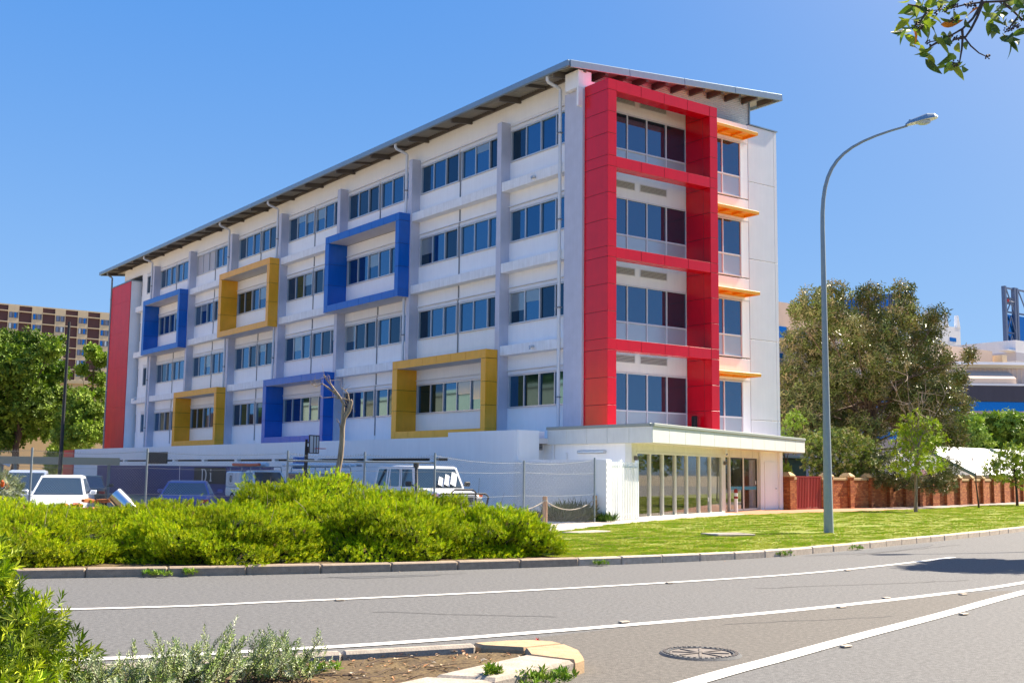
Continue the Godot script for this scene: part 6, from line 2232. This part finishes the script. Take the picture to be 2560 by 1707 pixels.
var STREET1 := [[43.6, 3.9, -29.9, 0.70], [44.3, 3.7, -29.6, 0.60], [43.4, 3.4, -30.3, 0.60], [44.2, 3.1, -30.1, 0.74], [43.3, 2.7, -30.4, 0.63], [44.8, 3.0, -29.6, 0.53], [42.9, 2.2, -29.2, 0.69], [43.1, 2.0, -29.9, 0.56], [44.7, 2.2, -29.7, 0.50], [43.0, 2.0, -30.4, 0.42]]
var STREET1TOP := [[43.8, 5.3, -29.8, 1.05], [44.6, 5.0, -29.3, 0.79], [43.2, 4.8, -29.9, 0.79]]
var STREET3 := [[59.6, 2.6, -35.5, 0.67], [59.9, 2.9, -34.9, 0.72], [61.1, 2.4, -35.1, 0.79], [58.8, 2.0, -35.5, 0.54], [60.2, 1.8, -35.4, 0.72], [60.7, 1.6, -34.8, 0.67], [60.8, 2.6, -34.1, 0.78]]
var GARDEN := [[45.3, 3.2, -36.9, 0.72], [47.2, 3.4, -37.3, 0.82], [46.5, 3.3, -35.7, 0.79], [48.2, 3.0, -35.9, 0.69], [45.2, 2.4, -36.6, 0.79], [46.4, 2.4, -36.1, 0.84], [48.5, 2.2, -36.5, 0.78], [47.7, 2.1, -35.1, 0.56], [46.4, 1.6, -37.1, 0.69], [47.2, 1.6, -36.1, 0.72]]
var GARDEN2 := [[48.5, 2.4, -35.2, 0.80], [48.7, 1.6, -34.8, 0.72], [47.6, 1.5, -35.0, 0.59], [51.4, 1.7, -34.0, 0.69], [50.4, 2.1, -32.6, 0.67], [51.2, 1.2, -33.3, 0.52], [51.2, 1.2, -34.2, 0.57], [49.0, 1.4, -33.8, 0.59]]
var GREENS1 := [[98.1, 6.1, -62.8, 1.45], [98.2, 6.5, -61.6, 1.52], [98.4, 4.4, -62.6, 1.72], [97.5, 4.8, -60.4, 1.50], [98.7, 3.9, -64.1, 1.55]]
var GREENS2 := [[103.6, 6.9, -62.8, 1.26], [105.1, 6.8, -62.5, 1.27], [106.5, 5.2, -64.2, 1.70], [105.2, 5.0, -61.8, 1.58], [103.5, 3.6, -63.3, 1.58], [105.4, 3.6, -62.5, 1.51]]
var GREENS3 := [[103.7, 6.8, -60.4, 1.35], [105.7, 6.5, -60.3, 1.41], [105.4, 4.8, -60.6, 1.64], [103.5, 5.4, -58.1, 1.71], [101.3, 3.5, -58.7, 1.36]]
var FARLEFT := [[40.5, 3.4, -34.5, 0.36], [40.8, 2.9, -34.9, 0.37], [41.2, 4.1, -34.6, 0.52], [41.0, 2.0, -35.0, 0.30], [40.5, 1.8, -34.4, 0.25]]
var LEAVES := [Vector3(6.633, 4.856, -4.507), Vector3(6.704, 4.860, -4.507), Vector3(6.715, 4.823, -4.524), Vector3(6.789, 4.802, -4.535), Vector3(6.749, 4.823, -4.474), Vector3(6.817, 4.784, -4.506), Vector3(6.555, 4.729, -4.299), Vector3(6.711, 4.731, -4.380), Vector3(6.888, 4.781, -4.464), Vector3(6.774, 4.692, -4.415), Vector3(6.883, 4.894, -4.448), Vector3(6.650, 4.794, -4.267), Vector3(6.635, 4.847, -4.436), Vector3(6.604, 4.813, -4.360), Vector3(6.828, 4.759, -4.330), Vector3(6.901, 4.786, -4.290), Vector3(6.684, 4.750, -4.198), Vector3(6.827, 4.704, -4.185), Vector3(6.814, 4.691, -4.222), Vector3(7.172, 4.878, -4.246), Vector3(7.160, 4.819, -4.187), Vector3(6.989, 4.770, -4.041), Vector3(7.240, 4.839, -4.143), Vector3(6.940, 4.673, -4.068), Vector3(7.203, 4.856, -4.090), Vector3(7.068, 4.788, -3.969), Vector3(7.051, 4.711, -3.926), Vector3(7.316, 4.792, -4.121), Vector3(7.020, 4.677, -4.041), Vector3(6.987, 4.620, -4.068), Vector3(7.238, 4.695, -4.227), Vector3(7.243, 4.657, -4.174), Vector3(7.071, 4.552, -4.040), Vector3(7.337, 4.671, -4.145), Vector3(7.173, 4.559, -4.077), Vector3(7.292, 4.682, -4.052), Vector3(6.475, 4.646, -4.435), Vector3(6.703, 4.711, -4.597), Vector3(6.637, 4.637, -4.533), Vector3(6.757, 4.723, -4.569), Vector3(6.788, 4.557, -4.514), Vector3(6.608, 4.431, -4.380), Vector3(6.659, 4.419, -4.371), Vector3(6.609, 4.456, -4.321), Vector3(6.681, 4.491, -4.259), Vector3(6.677, 4.501, -4.226), Vector3(6.764, 4.463, -4.268), Vector3(6.916, 4.571, -4.292), Vector3(6.588, 4.505, -4.263), Vector3(6.845, 4.430, -4.376), Vector3(6.841, 4.382, -4.228), Vector3(6.766, 4.335, -4.270), Vector3(6.918, 4.697, -4.386), Vector3(6.610, 4.557, -4.460), Vector3(7.197, 4.702, -3.960), Vector3(7.270, 4.829, -3.981), Vector3(7.369, 4.798, -4.008), Vector3(7.171, 4.750, -3.864), Vector3(7.397, 4.935, -4.108)]
var DRY := [Vector3(6.479, 4.528, -4.351), Vector3(7.051, 4.807, -4.259), Vector3(6.919, 4.730, -4.398)]
var BERRIES := [Vector3(6.482, 4.612, -4.347), Vector3(6.756, 4.716, -4.490), Vector3(6.663, 4.542, -4.370), Vector3(6.795, 4.591, -4.369), Vector3(6.683, 4.750, -4.197), Vector3(6.661, 4.734, -4.230), Vector3(6.671, 4.761, -4.282), Vector3(7.011, 4.912, -4.379), Vector3(6.741, 4.678, -4.238), Vector3(7.032, 4.889, -4.275), Vector3(7.113, 4.894, -4.294), Vector3(7.269, 4.928, -4.186), Vector3(7.092, 4.639, -4.049), Vector3(7.125, 4.656, -4.030), Vector3(7.206, 4.689, -4.046), Vector3(7.318, 4.793, -4.077), Vector3(6.721, 4.358, -4.213), Vector3(6.931, 4.628, -4.346), Vector3(6.999, 4.647, -4.318), Vector3(7.148, 4.521, -4.237), Vector3(6.775, 4.762, -4.142), Vector3(6.890, 4.841, -4.463), Vector3(6.569, 4.732, -4.316)]
var TWIGS := [[Vector3(7.536, 5.101, -3.795), Vector3(7.302, 4.921, -3.966), Vector3(7.129, 4.867, -4.091), Vector3(7.015, 4.858, -4.174), Vector3(6.924, 4.842, -4.240), Vector3(6.832, 4.811, -4.307), Vector3(6.701, 4.787, -4.402)], [Vector3(7.016, 4.894, -4.173), Vector3(6.997, 4.828, -4.187), Vector3(6.955, 4.740, -4.218), Vector3(6.896, 4.666, -4.260), Vector3(6.827, 4.614, -4.311), Vector3(6.775, 4.584, -4.348), Vector3(6.707, 4.568, -4.398)], [Vector3(7.015, 4.858, -4.174), Vector3(6.978, 4.747, -4.201), Vector3(6.941, 4.659, -4.228), Vector3(6.906, 4.600, -4.253), Vector3(6.938, 4.543, -4.230), Vector3(6.982, 4.493, -4.198), Vector3(7.032, 4.464, -4.162)], [Vector3(6.893, 4.658, -4.263), Vector3(6.895, 4.607, -4.262), Vector3(6.887, 4.520, -4.267), Vector3(6.873, 4.433, -4.277), Vector3(6.850, 4.411, -4.294)], [Vector3(7.129, 4.852, -4.091), Vector3(7.173, 4.809, -4.059), Vector3(7.211, 4.758, -4.032), Vector3(7.261, 4.708, -3.996)], [Vector3(7.211, 4.758, -4.032), Vector3(7.176, 4.707, -4.057), Vector3(7.146, 4.662, -4.079)], [Vector3(6.701, 4.787, -4.402), Vector3(6.665, 4.721, -4.428), Vector3(6.636, 4.684, -4.450)], [Vector3(6.701, 4.787, -4.402), Vector3(6.645, 4.823, -4.443), Vector3(6.594, 4.837, -4.480)], [Vector3(6.880, 4.914, -4.272), Vector3(6.879, 4.870, -4.273), Vector3(6.844, 4.826, -4.298)], [Vector3(6.775, 4.584, -4.348), Vector3(6.717, 4.539, -4.390), Vector3(6.676, 4.488, -4.420)], [Vector3(6.900, 4.604, -4.257), Vector3(6.849, 4.589, -4.295), Vector3(6.808, 4.548, -4.324)]]
var DEAD := [[Vector3(11.37, 1.26, -22.02), Vector3(11.40, 1.57, -22.00), Vector3(11.44, 1.88, -21.97), Vector3(11.46, 2.20, -21.96), Vector3(11.46, 2.51, -21.96), Vector3(11.48, 2.72, -21.94), Vector3(11.56, 2.88, -21.88), Vector3(11.60, 3.07, -21.86), Vector3(11.58, 3.11, -21.87)], [Vector3(11.46, 2.67, -21.95), Vector3(11.46, 2.84, -21.96), Vector3(11.47, 3.01, -21.95), Vector3(11.41, 3.15, -21.99), Vector3(11.29, 3.28, -22.08), Vector3(11.15, 3.40, -22.18), Vector3(11.08, 3.46, -22.23)], [Vector3(11.41, 3.15, -21.99), Vector3(11.32, 3.30, -22.06), Vector3(11.23, 3.45, -22.12), Vector3(11.15, 3.55, -22.18), Vector3(11.10, 3.65, -22.22)], [Vector3(11.60, 3.10, -21.86), Vector3(11.45, 3.14, -21.97), Vector3(11.28, 3.17, -22.09), Vector3(11.09, 3.15, -22.23)], [Vector3(11.56, 3.11, -21.89), Vector3(11.54, 3.24, -21.90), Vector3(11.49, 3.32, -21.93), Vector3(11.42, 3.36, -21.98)], [Vector3(11.23, 3.45, -22.12), Vector3(11.22, 3.53, -22.13), Vector3(11.13, 3.62, -22.20)], [Vector3(11.08, 3.46, -22.23), Vector3(10.98, 3.39, -22.30), Vector3(10.90, 3.44, -22.37), Vector3(10.86, 3.52, -22.39)], [Vector3(11.46, 2.32, -21.96), Vector3(11.42, 2.51, -21.99), Vector3(11.40, 2.61, -22.00)], [Vector3(11.48, 3.01, -21.94), Vector3(11.55, 2.99, -21.89), Vector3(11.50, 3.09, -21.93)]]

# ---------------------------------------------------------------- buildings and things farther off
func make_far() -> void:
	# brown apartment tower
	var ap := thing("apartment_tower", "brown brick apartment tower with cream window columns behind the trees", "building", Vector3(70, 0, -310))
	piece("wall", M.brown_brick, ap, Vector3(35, -0.3, -322), Vector3(99.5, 41.5, -300.4))
	piece("parapet", M.far_cream, ap, Vector3(34.9, 41.5, -322.1), Vector3(99.6, 41.8, -300.2))
	for c in 12:
		var x := 34.9 + c * 5.6 + 0.15
		piece("window_column", M.far_cream, ap, Vector3(x - 0.15, 0.0, -300.42), Vector3(x + 2.4, 41.49, -300.1))
		if x < 55: continue
		for f in 13:
			var y := 38.4 - f * 2.75
			piece("balcony_band", M.far_cream, ap, Vector3(x + 2.41, y + 1.6, -300.45), Vector3(x + 5.44, y + 1.85, -300.0))
			for k in 2:
				var wn := piece("window", M.far_dark, ap, Vector3(x + 0.1 + k * 1.1, y, -300.2), Vector3(x + 1.1 + k * 1.1, y + 1.45, -300.06))
				piece("pane", M.far_glass if (c * 7 + f * 3 + k) % 3 == 0 else (M.frosted if (c + f + k) % 3 == 0 else M.far_steel), wn, Vector3(x + 0.2 + k * 1.1, y + 0.1, -300.058), Vector3(x + 0.66 + k * 1.1, y + 1.35, -300.03))
	# tan block below it, with a dark window, and carports
	var tb := thing("tan_building", "tan rendered low building behind the left trees", "building", Vector3(28, 0, -128))
	piece("wall", M.tan, tb, Vector3(12, -0.3, -140), Vector3(46, 10.5, -126))
	piece("roof_edge", M.far_cream, tb, Vector3(11.8, 10.5, -140.2), Vector3(46.2, 10.8, -125.8))
	for i in 5:
		piece("window", M.far_dark, tb, Vector3(20.0 + i * 4.0, 6.3, -126.02), Vector3(21.6 + i * 4.0, 8.0, -125.94))
	var cp := thing("carport", "grey carport roof behind the left end of the fence", "carport", Vector3(14, 0, -74))
	for i in 3: piece("roof", M.galv, cp, Vector3(4.0 + i * 6.02, 1.95, -78), Vector3(10.0 + i * 6.02, 2.12, -72))
	for i in 4: piece("post", M.galv, cp, Vector3(5.0 + i * 5.5, -0.25, -72.4), Vector3(5.15 + i * 5.5, 1.94, -72.25))
	piece("fascia", M.far_cream, cp, Vector3(3.9, 1.75, -71.98), Vector3(22.1, 2.2, -71.9))
	var ga := thing("gabled_shed", "grey shed roof with white barge board at the left edge", "shed", Vector3(12, 0, -92))
	var gb := MB.new()
	gb.prism(PackedVector2Array([Vector2(4, -0.3), Vector2(24, -0.3), Vector2(24, 2.4), Vector2(15.5, 5.6), Vector2(4, 2.0)]), Transform3D(Basis(), Vector3(-5.2, -0.6, -100)), 12.0)
	add(gb, "walls", M.roof_under, ga)
	var gw := MB.new()
	gw.bar(Vector3(10.2, 5.1, -87.9), Vector3(19.2, 1.75, -87.9), 0.3, 0.35)
	add(gw, "barge_board", M.roof_white, ga)
	var dp := MB.new()
	dp.tube([Vector3(13.4, -0.25, -52), Vector3(13.45, 8.0, -52)], [0.09, 0.06], 8)
	tag(add(dp, "dark_pole", M.plastic), "slim dark pole standing between the left trees", "pole")

	# right-hand side: low hospital-like block with rib cladding and bands
	var lb := thing("banded_building", "long beige building with ribbed cladding above dark and blue bands", "building", Vector3(170, 0, -95))
	var a := Vector3(136, 0, -111.4)
	var e := Vector3(210, 0, -57.5)
	var d := (e - a).normalized()
	var n := Vector3(-d.z, 0, d.x)
	if n.dot(Vector3(-1, 0, 0.6)) < 0: n = -n
	var bs := Basis(d, Vector3.UP, -n)
	var slab := func(called: String, m: Material, s0: float, s1: float, y0: float, y1: float, back: float, dep: float) -> MeshInstance3D:
		var b := MB.new()
		b.obox(a + d * ((s0 + s1) / 2) - n * (back + dep / 2) + Vector3(0, (y0 + y1) / 2, 0), Vector3(s1 - s0, y1 - y0, dep), bs)
		return add(b, called, m, lb)
	slab.call("base_wall", M.far_rib, 0, 91, -0.3, 11.6, 0.3, 20)
	slab.call("blue_glazing", M.far_glass, 0, 91, 11.6, 13.0, 0.5, 20)
	slab.call("dark_band", M.far_band, 0, 91, 13.0, 15.4, 0.0, 20)
	slab.call("parapet_edge", M.roof_white, 0, 91, 15.4, 15.7, -0.1, 20.2)
	slab.call("ribbed_wall", M.far_rib, 0, 91, 15.7, 18.4, 4, 14)
	for i in 60: slab.call("rib", M.far_beige, 8 + i * 0.7, 8.2 + i * 0.7, 15.72, 18.38, 3.94, 0.08)
	slab.call("eave", M.far_cream, 0, 91, 18.4, 18.9, 3.6, 15)
	slab.call("roof_edge", M.roof_white, 0, 91, 18.9, 19.3, 3.4, 15.2)
	slab.call("blue_glazing", M.far_glass, 0, 91, 7.2, 8.6, 0.28, 0.05)
	# dormer hood on the roof terrace
	var hd := MB.new()
	var hf := Transform3D(Basis(n, Vector3.UP, d), a + d * 25.0 - n * 4.0 + Vector3(0, 15.7, 0))
	hd.prism(PackedVector2Array([Vector2(0, 0), Vector2(2.6, 0), Vector2(2.6, 0.9), Vector2(0, 2.2)]), hf, 7.0)
	add(hd, "roof_hood", M.far_beige, lb)
	var cb := MB.new()
	cb.obox(a + d * 33.4 + n * 0.2 + Vector3(0, 16.2, 0), Vector3(1.0, 1.5, 0.6), bs)
	add(cb, "roof_unit", M.roof_white, lb)
	# beige plant block above and behind
	var ub := thing("beige_block", "plain beige rooftop block behind the banded building", "building", Vector3(188, 0, -112))
	for q in [["wall", M.far_beige, Vector3(150, -0.3, -150), Vector3(187, 24.0, -112)], ["wall", M.far_beige, Vector3(186.9, -0.3, -150), Vector3(215, 21.8, -110)], ["roof_box", M.far_cream, Vector3(188.5, 21.81, -113), Vector3(190.0, 23.4, -111)]]:
		piece(q[0], q[1], ub, q[2], q[3])
	var wr := thing("white_block", "white office block with grey bands at the right edge", "building", Vector3(250, 0, -145))
	piece("wall", M.far_white, wr, Vector3(246, -0.3, -175), Vector3(275, 33.2, -141.5))
	for i in 5: piece("band", M.louvre, wr, Vector3(245.9, 28.4 - i * 5, -175), Vector3(275, 30.4 - i * 5, -141.4))
	piece("ledge", M.far_white, wr, Vector3(242.8, 30.6, -144), Vector3(246, 30.9, -141.6))

	# white tower with pointed corners
	var wt := thing("white_tower", "white office tower with pointed corner fins on its roof", "building", Vector3(450, 0, -295))
	piece("wall", M.far_white, wt, Vector3(432, -0.3, -320), Vector3(456, 67.8, -288))
	for f in 10:
		piece("window_band", M.far_dark, wt, Vector3(447.5, 57.6 - f * 3.6, -288.02), Vector3(455.7, 59.2 - f * 3.6, -287.9))
		piece("window_band", M.far_dark, wt, Vector3(431.9, 57.6 - f * 3.6, -300), Vector3(432.0, 59.2 - f * 3.6, -288.2))
		piece("window_band", M.far_dark, wt, Vector3(433, 57.6 - f * 3.6, -288.02), Vector3(443, 59.2 - f * 3.6, -287.9))
	piece("sky_lobby", M.far_glass, wt, Vector3(447.5, 61.2, -288.02), Vector3(452.5, 63.0, -287.9))
	piece("plant_room", M.far_white, wt, Vector3(438, 67.8, -312), Vector3(451, 70.6, -292))
	for q in [[Vector3(446, 67.8, -289.5), -1.0], [Vector3(454.9, 67.8, -289.5), 1.0], [Vector3(433, 67.8, -289.5), -1.0]]:
		var b := MB.new()
		b.prism(PackedVector2Array([Vector2(-1.4, 0), Vector2(1.2, 0), Vector2(-0.2, 5.4), Vector2(-0.9, 5.4)]), Transform3D(Basis(), q[0]), 1.6)
		add(b, "corner_fin", M.far_white, wt)
	for i in 4:
		var b := MB.new()
		b.tube([Vector3(440 + i * 2.5, 70.6, -295), Vector3(440 + i * 2.5, 73.0 + (i % 2) * 1.5, -295)], 0.12, 5)
		add(b, "aerial", M.far_steel, wt)
	# blue glass tower behind the gum tree
	var bt := thing("blue_glass_tower", "blue glass tower with vertical fins behind the gum tree", "building", Vector3(515, 0, -370))
	piece("glass", M.far_glass, bt, Vector3(505, -0.3, -392), Vector3(527, 97, -360))
	for i in 16: piece("fin", M.far_dark, bt, Vector3(505 + i * 1.45, 0, -360.02), Vector3(505.4 + i * 1.45, 97.2, -359.6))
	for i in 12: piece("fin", M.far_dark, bt, Vector3(504.7, 0, -391 + i * 2.6), Vector3(505.02, 97.2, -390.5 + i * 2.6))
	# steel-framed tower at the right edge
	var tt := thing("steel_frame_tower", "blue-grey tower with open steel truss crown at the right edge", "building", Vector3(670, 0, -385))
	piece("glass", M.far_glass, tt, Vector3(660.5, -0.3, -388), Vector3(700, 103, -385))
	for x in [658.0, 668.8, 671.5, 684.0]:
		piece("mast", M.far_steel, tt, Vector3(x - 0.9, -0.3, -386.0), Vector3(x + 0.9, 120.5, -383.6))
	for q in [[658.9, 670.6, 119.6], [658.9, 670.6, 104.5], [658.9, 670.6, 91.5], [658.9, 670.6, 82.0], [672.4, 683, 119.6], [672.4, 683, 104.5]]:
		piece("beam", M.far_steel, tt, Vector3(q[0], q[2] - 0.45, -385.4), Vector3(q[1], q[2] + 0.45, -384.4))
	for q in [[Vector3(659, 119, 0), Vector3(668.5, 103, 0)], [Vector3(659, 104, 0), Vector3(664, 111, 0)], [Vector3(659, 92, 0), Vector3(663.5, 102, 0)], [Vector3(668, 92, 0), Vector3(663.5, 102, 0)], [Vector3(659, 79, 0), Vector3(663.5, 90, 0)], [Vector3(668, 79, 0), Vector3(663.5, 90, 0)], [Vector3(673, 119, 0), Vector3(683, 104, 0)]]:
		var b := MB.new()
		b.bar(q[0] + Vector3(0, 0, -384), q[1] + Vector3(0, 0, -384), 0.6, 0.6)
		add(b, "brace", M.far_steel, tt)
	var sg := piece("sign", M.far_dark, tt, Vector3(659.2, 109.2, -384.2), Vector3(668.2, 113.6, -383.9))
	var em := MB.new()
	for i in 3: em.box(Vector3(659.6 + i * 0.7, 110.6 + (i % 2) * 0.4, -383.85), Vector3(660.15 + i * 0.7, 112.3 + (i % 2) * 0.3, -383.7))
	add(em, "emblem", M.tail, sg)
	var tm := TextMesh.new()
	tm.text = "bankwest"
	var sf := SystemFont.new()
	sf.font_names = PackedStringArray(["Droid Sans"])
	tm.font = sf
	tm.font_size = 48
	tm.pixel_size = 0.026
	tm.depth = 0.1
	var o := MeshInstance3D.new()
	o.mesh = tm
	o.material_override = M.roof_white
	put(o, "lettering", sg)
	o.position = Vector3(664.9, 111.4, -383.75) - org[sg]

	# small blocks showing between building and gum tree
	var sb := thing("brick_block", "brown brick rooftop just right of the office building", "building", Vector3(236, 0, -205))
	piece("wall", M.brown_brick, sb, Vector3(228, -0.3, -220), Vector3(236.1, 42.9, -200))
	piece("lift_room", M.far_white, sb, Vector3(236.12, -0.3, -218), Vector3(241, 44.8, -199))
	var wb := thing("pale_hospital_block", "pale beige block seen through the gum tree's branches", "building", Vector3(180, 0, -140))
	piece("wall", M.far_beige, wb, Vector3(140, -0.3, -150), Vector3(176, 31.0, -128))
	for i in 4:
		for k in 6:
			var wn := piece("window", M.far_glass, wb, Vector3(142 + k * 5.6, 11.0 + i * 4.6, -128.02), Vector3(145.4 + k * 5.6, 13.0 + i * 4.6, -127.9))

	# houses with white metal roofs behind the brick wall
	for j in 2:
		var at: Vector3 = [Vector3(78, 0, -50.5), Vector3(90, 0, -52)][j]
		var hs := thing("house", ["low house with a white metal roof and green trim behind the brick wall", "second white-roofed house farther right behind the wall"][j], "house", at, "white-roofed houses")
		var w := MB.new()
		w.obox(at + Vector3(0, 0.75, 0), Vector3(9.4, 2.1, 7.6), Basis(Vector3.UP, 0.1))
		add(w, "walls", M.far_white, hs)
		var r := MB.new()
		var f := Transform3D(Basis(Vector3.UP, 0.1 + PI / 2), at + Basis(Vector3.UP, 0.1) * Vector3(-5.2, 1.8, 0))
		r.prism(PackedVector2Array([Vector2(-4.6, 0), Vector2(4.6, 0), Vector2(0.3, 2.1), Vector2(-0.3, 2.1)]), f, 10.4)
		add(r, "roof", M.roof_white, hs)
		for s in [-1.0, 1.0]:
			var b := MB.new()
			b.bar(at + Basis(Vector3.UP, 0.1) * Vector3(-5.25, 1.75, 4.55 * s), at + Basis(Vector3.UP, 0.1) * Vector3(5.25, 1.75, 4.55 * s), 0.12, 0.14)
			add(b, "gutter", M.green_paint, hs)
		var bg := MB.new()
		for s in [-1.0, 1.0]:
			bg.bar(at + Basis(Vector3.UP, 0.1) * Vector3(-5.26, 3.88, 0.2 * s), at + Basis(Vector3.UP, 0.1) * Vector3(-5.26, 1.78, 4.55 * s), 0.08, 0.22)
		add(bg, "barge_board", M.green_paint, hs)
	var vf := thing("veranda_railing", "green and red picket railing above the brick wall", "railing", Vector3(66, 0.9, -44))
	for y in [1.5, 2.15]:
		var b := MB.new()
		b.bar(Vector3(62.5, y, -43.4), Vector3(70.5, y, -45.6), 0.06, 0.06)
		add(b, "rail", M.green_paint if y > 2 else M.tin_red, vf)
	for i in 33:
		var b := MB.new()
		var p := Vector3(62.5, 1.5, -43.4).lerp(Vector3(70.5, 1.5, -45.6), i / 32.0)
		b.box(p + Vector3(-0.02, 0.03, -0.02), p + Vector3(0.02, 0.62, 0.02))
		add(b, "picket", M.far_cream if i > 12 else M.tin_red, vf)
	for i in 3:
		var b := MB.new()
		var p := Vector3(62.5, 0, -43.4).lerp(Vector3(70.5, 0, -45.6), i / 2.0)
		b.box(p + Vector3(-0.06, -0.3, -0.06), p + Vector3(0.06, 2.2, 0.06))
		add(b, "post", M.green_paint, vf)
	# green shed beside the gate
	var gs := thing("green_shed", "dark green metal shed behind the red gate", "shed", Vector3(46.5, 0, -40.5))
	piece("wall", M.green_paint, gs, Vector3(44.8, -0.3, -42.5), Vector3(47.6, 2.5, -39.2))
	piece("roof", M.zinc, gs, Vector3(44.6, 2.51, -42.7), Vector3(47.9, 2.62, -38.9))
	piece("post", M.green_paint, gs, Vector3(47.8, -0.3, -39.1), Vector3(47.9, 2.5, -39.0))

	# beige hall left of the view, mirrored in the bottom row of windows
	var mh := thing("mirrored_hall", "sunlit beige hall left of the view, mirrored in the bottom windows", "building", Vector3(-20, 0, -104))
	piece("wall", M.tan, mh, Vector3(-32, -0.3, -150), Vector3(-15.5, 10.6, -70))
	piece("parapet", M.far_cream, mh, Vector3(-32.2, 10.6, -150.2), Vector3(-15.3, 11.0, -69.8))
	for i in 6: piece("window", M.far_dark, mh, Vector3(-15.52, 2.0, -146 + i * 13), Vector3(-15.44, 4.0, -141 + i * 13))
	piece("annex", M.brown_brick, mh, Vector3(-14, -0.3, -180), Vector3(-5, 9.5, -158))

# ---------------------------------------------------------------- things in the yard behind the fence
func make_yard() -> void:
	# basketball hoop
	var hp := thing("basketball_hoop", "basketball backboard with red rim on a black stand behind the fence", "basketball hoop", Vector3(19.0, -0.2, -36.0))
	var o := Vector3(18.2, 2.2, -37.0)
	var bs := Basis(Vector3.UP, 0.62)
	var fr := MB.new()
	for q in [[Vector3(-0.35, 0, 0), Vector3(-0.35, 0.62, 0)], [Vector3(0.35, 0, 0), Vector3(0.35, 0.62, 0)], [Vector3(-0.35, 0, 0), Vector3(0.35, 0, 0)], [Vector3(-0.35, 0.62, 0), Vector3(0.35, 0.62, 0)], [Vector3(-0.05, 0, 0), Vector3(-0.05, 0.62, 0)], [Vector3(0.15, 0, 0), Vector3(0.15, 0.62, 0)]]:
		fr.bar(o + bs * q[0], o + bs * q[1], 0.035, 0.035)
	add(fr, "board_frame", M.plastic, hp)
	var bd := MB.new()
	bd.obox(o + bs * Vector3(0, 0.31, 0), Vector3(0.66, 0.58, 0.012), bs)
	add(bd, "backboard", M.frosted, hp)
	var rm := MB.new()
	var rp := []
	for i in 17: rp.append(o + bs * Vector3(cos(TAU * i / 16) * 0.2, 0.16, 0.26 + sin(TAU * i / 16) * 0.2))
	rm.tube(rp, 0.012, 6, false)
	add(rm, "rim", M.tail, hp)
	var st := MB.new()
	st.tube([o + bs * Vector3(0.1, 0.3, -0.03), o + bs * Vector3(0.5, 0.42, -0.6)], 0.03, 6)
	st.tube([o + bs * Vector3(0.1, 0.1, -0.03), o + bs * Vector3(0.55, 0.22, -0.6)], 0.03, 6)
	st.tube([o + bs * Vector3(0.45, 0.5, -0.55), o + bs * Vector3(0.75, -1.2, -0.75), Vector3(19.1, -0.2, -36.7)], 0.05, 8)
	st.tube([o + bs * Vector3(0.85, 0.25, -0.7), o + bs * Vector3(0.95, -1.2, -0.8), Vector3(19.3, -0.2, -36.6)], 0.025, 6)
	add(st, "stand", M.plastic, hp)
	# bent galvanised duct
	var du := MB.new()
	du.tube([Vector3(8.3, 0.98, -27.25), Vector3(8.5, 0.75, -27.1), Vector3(8.85, 0.3, -26.9), Vector3(9.0, 0.05, -26.8)], 0.19, 18)
	tag(add(du, "metal_duct", M.chrome), "shiny tilted metal duct leaning behind the shrubs", "duct")
	# heaps of loose bricks
	rng.seed = 51
	var heaps := [[Vector3(7.75, 0.62, -27.6), 14], [Vector3(6.6, 0.4, -27.9), 12]]
	var nb := 0
	for h in heaps:
		for i in h[1]:
			var b := MB.new()
			var p: Vector3 = h[0] + Vector3(rng.randf_range(-0.5, 0.5), 0.0, rng.randf_range(-0.15, 0.15))
			p.y += (i % 3) * 0.1
			b.obox(p, Vector3(0.23, 0.076, 0.11), Basis.from_euler(Vector3(rng.randf_range(-0.15, 0.15), rng.randf() * TAU, rng.randf_range(-0.15, 0.15))), 0.006)
			var ob := add(b, "loose_brick", M.brick3)
			tag(ob, "loose pinkish brick in the rubble heap behind the left shrubs", "brick", "loose bricks behind the shrubs")
	var mw := MB.new()
	mw.bar(Vector3(5.2, 0.22, -28.6), Vector3(10.6, 0.22, -26.7), 0.24, 0.8)
	tag(add(mw, "low_wall", M.kerb_buff), "low rough masonry wall behind the left shrubs", "wall")
	# short broken posts
	for q in [[Vector3(9.75, -0.1, -27.2), "broken weathered timber post beside the fence post"], [Vector3(11.2, -0.1, -26.6), "white-topped timber stub half hidden by the shrubs"]]:
		var b := MB.new()
		b.tube([q[0], q[0] + Vector3(0.02, 0.85, 0)], 0.075, 10)
		tag(add(b, "timber_stub", M.wood), q[1], "post")

func _ready() -> void:
	make_materials()
	make_view()
	KERB_S = resample(smooth(KERB, 8), 0.1)
	LAWN_S = resample(smooth(LAWN, 10), 0.1)
	make_ground()
	make_building()
	make_far()
	make_white_wall()
	brick_wall()
	chain_link()
	timber_posts()
	street_lamp()
	make_vehicles()
	make_yard()
	make_shrubs()
	make_trees()
	make_lawn_grass()
	red_bollard()
	manhole()
	road_markers()
	lawn_covers()
	litter()
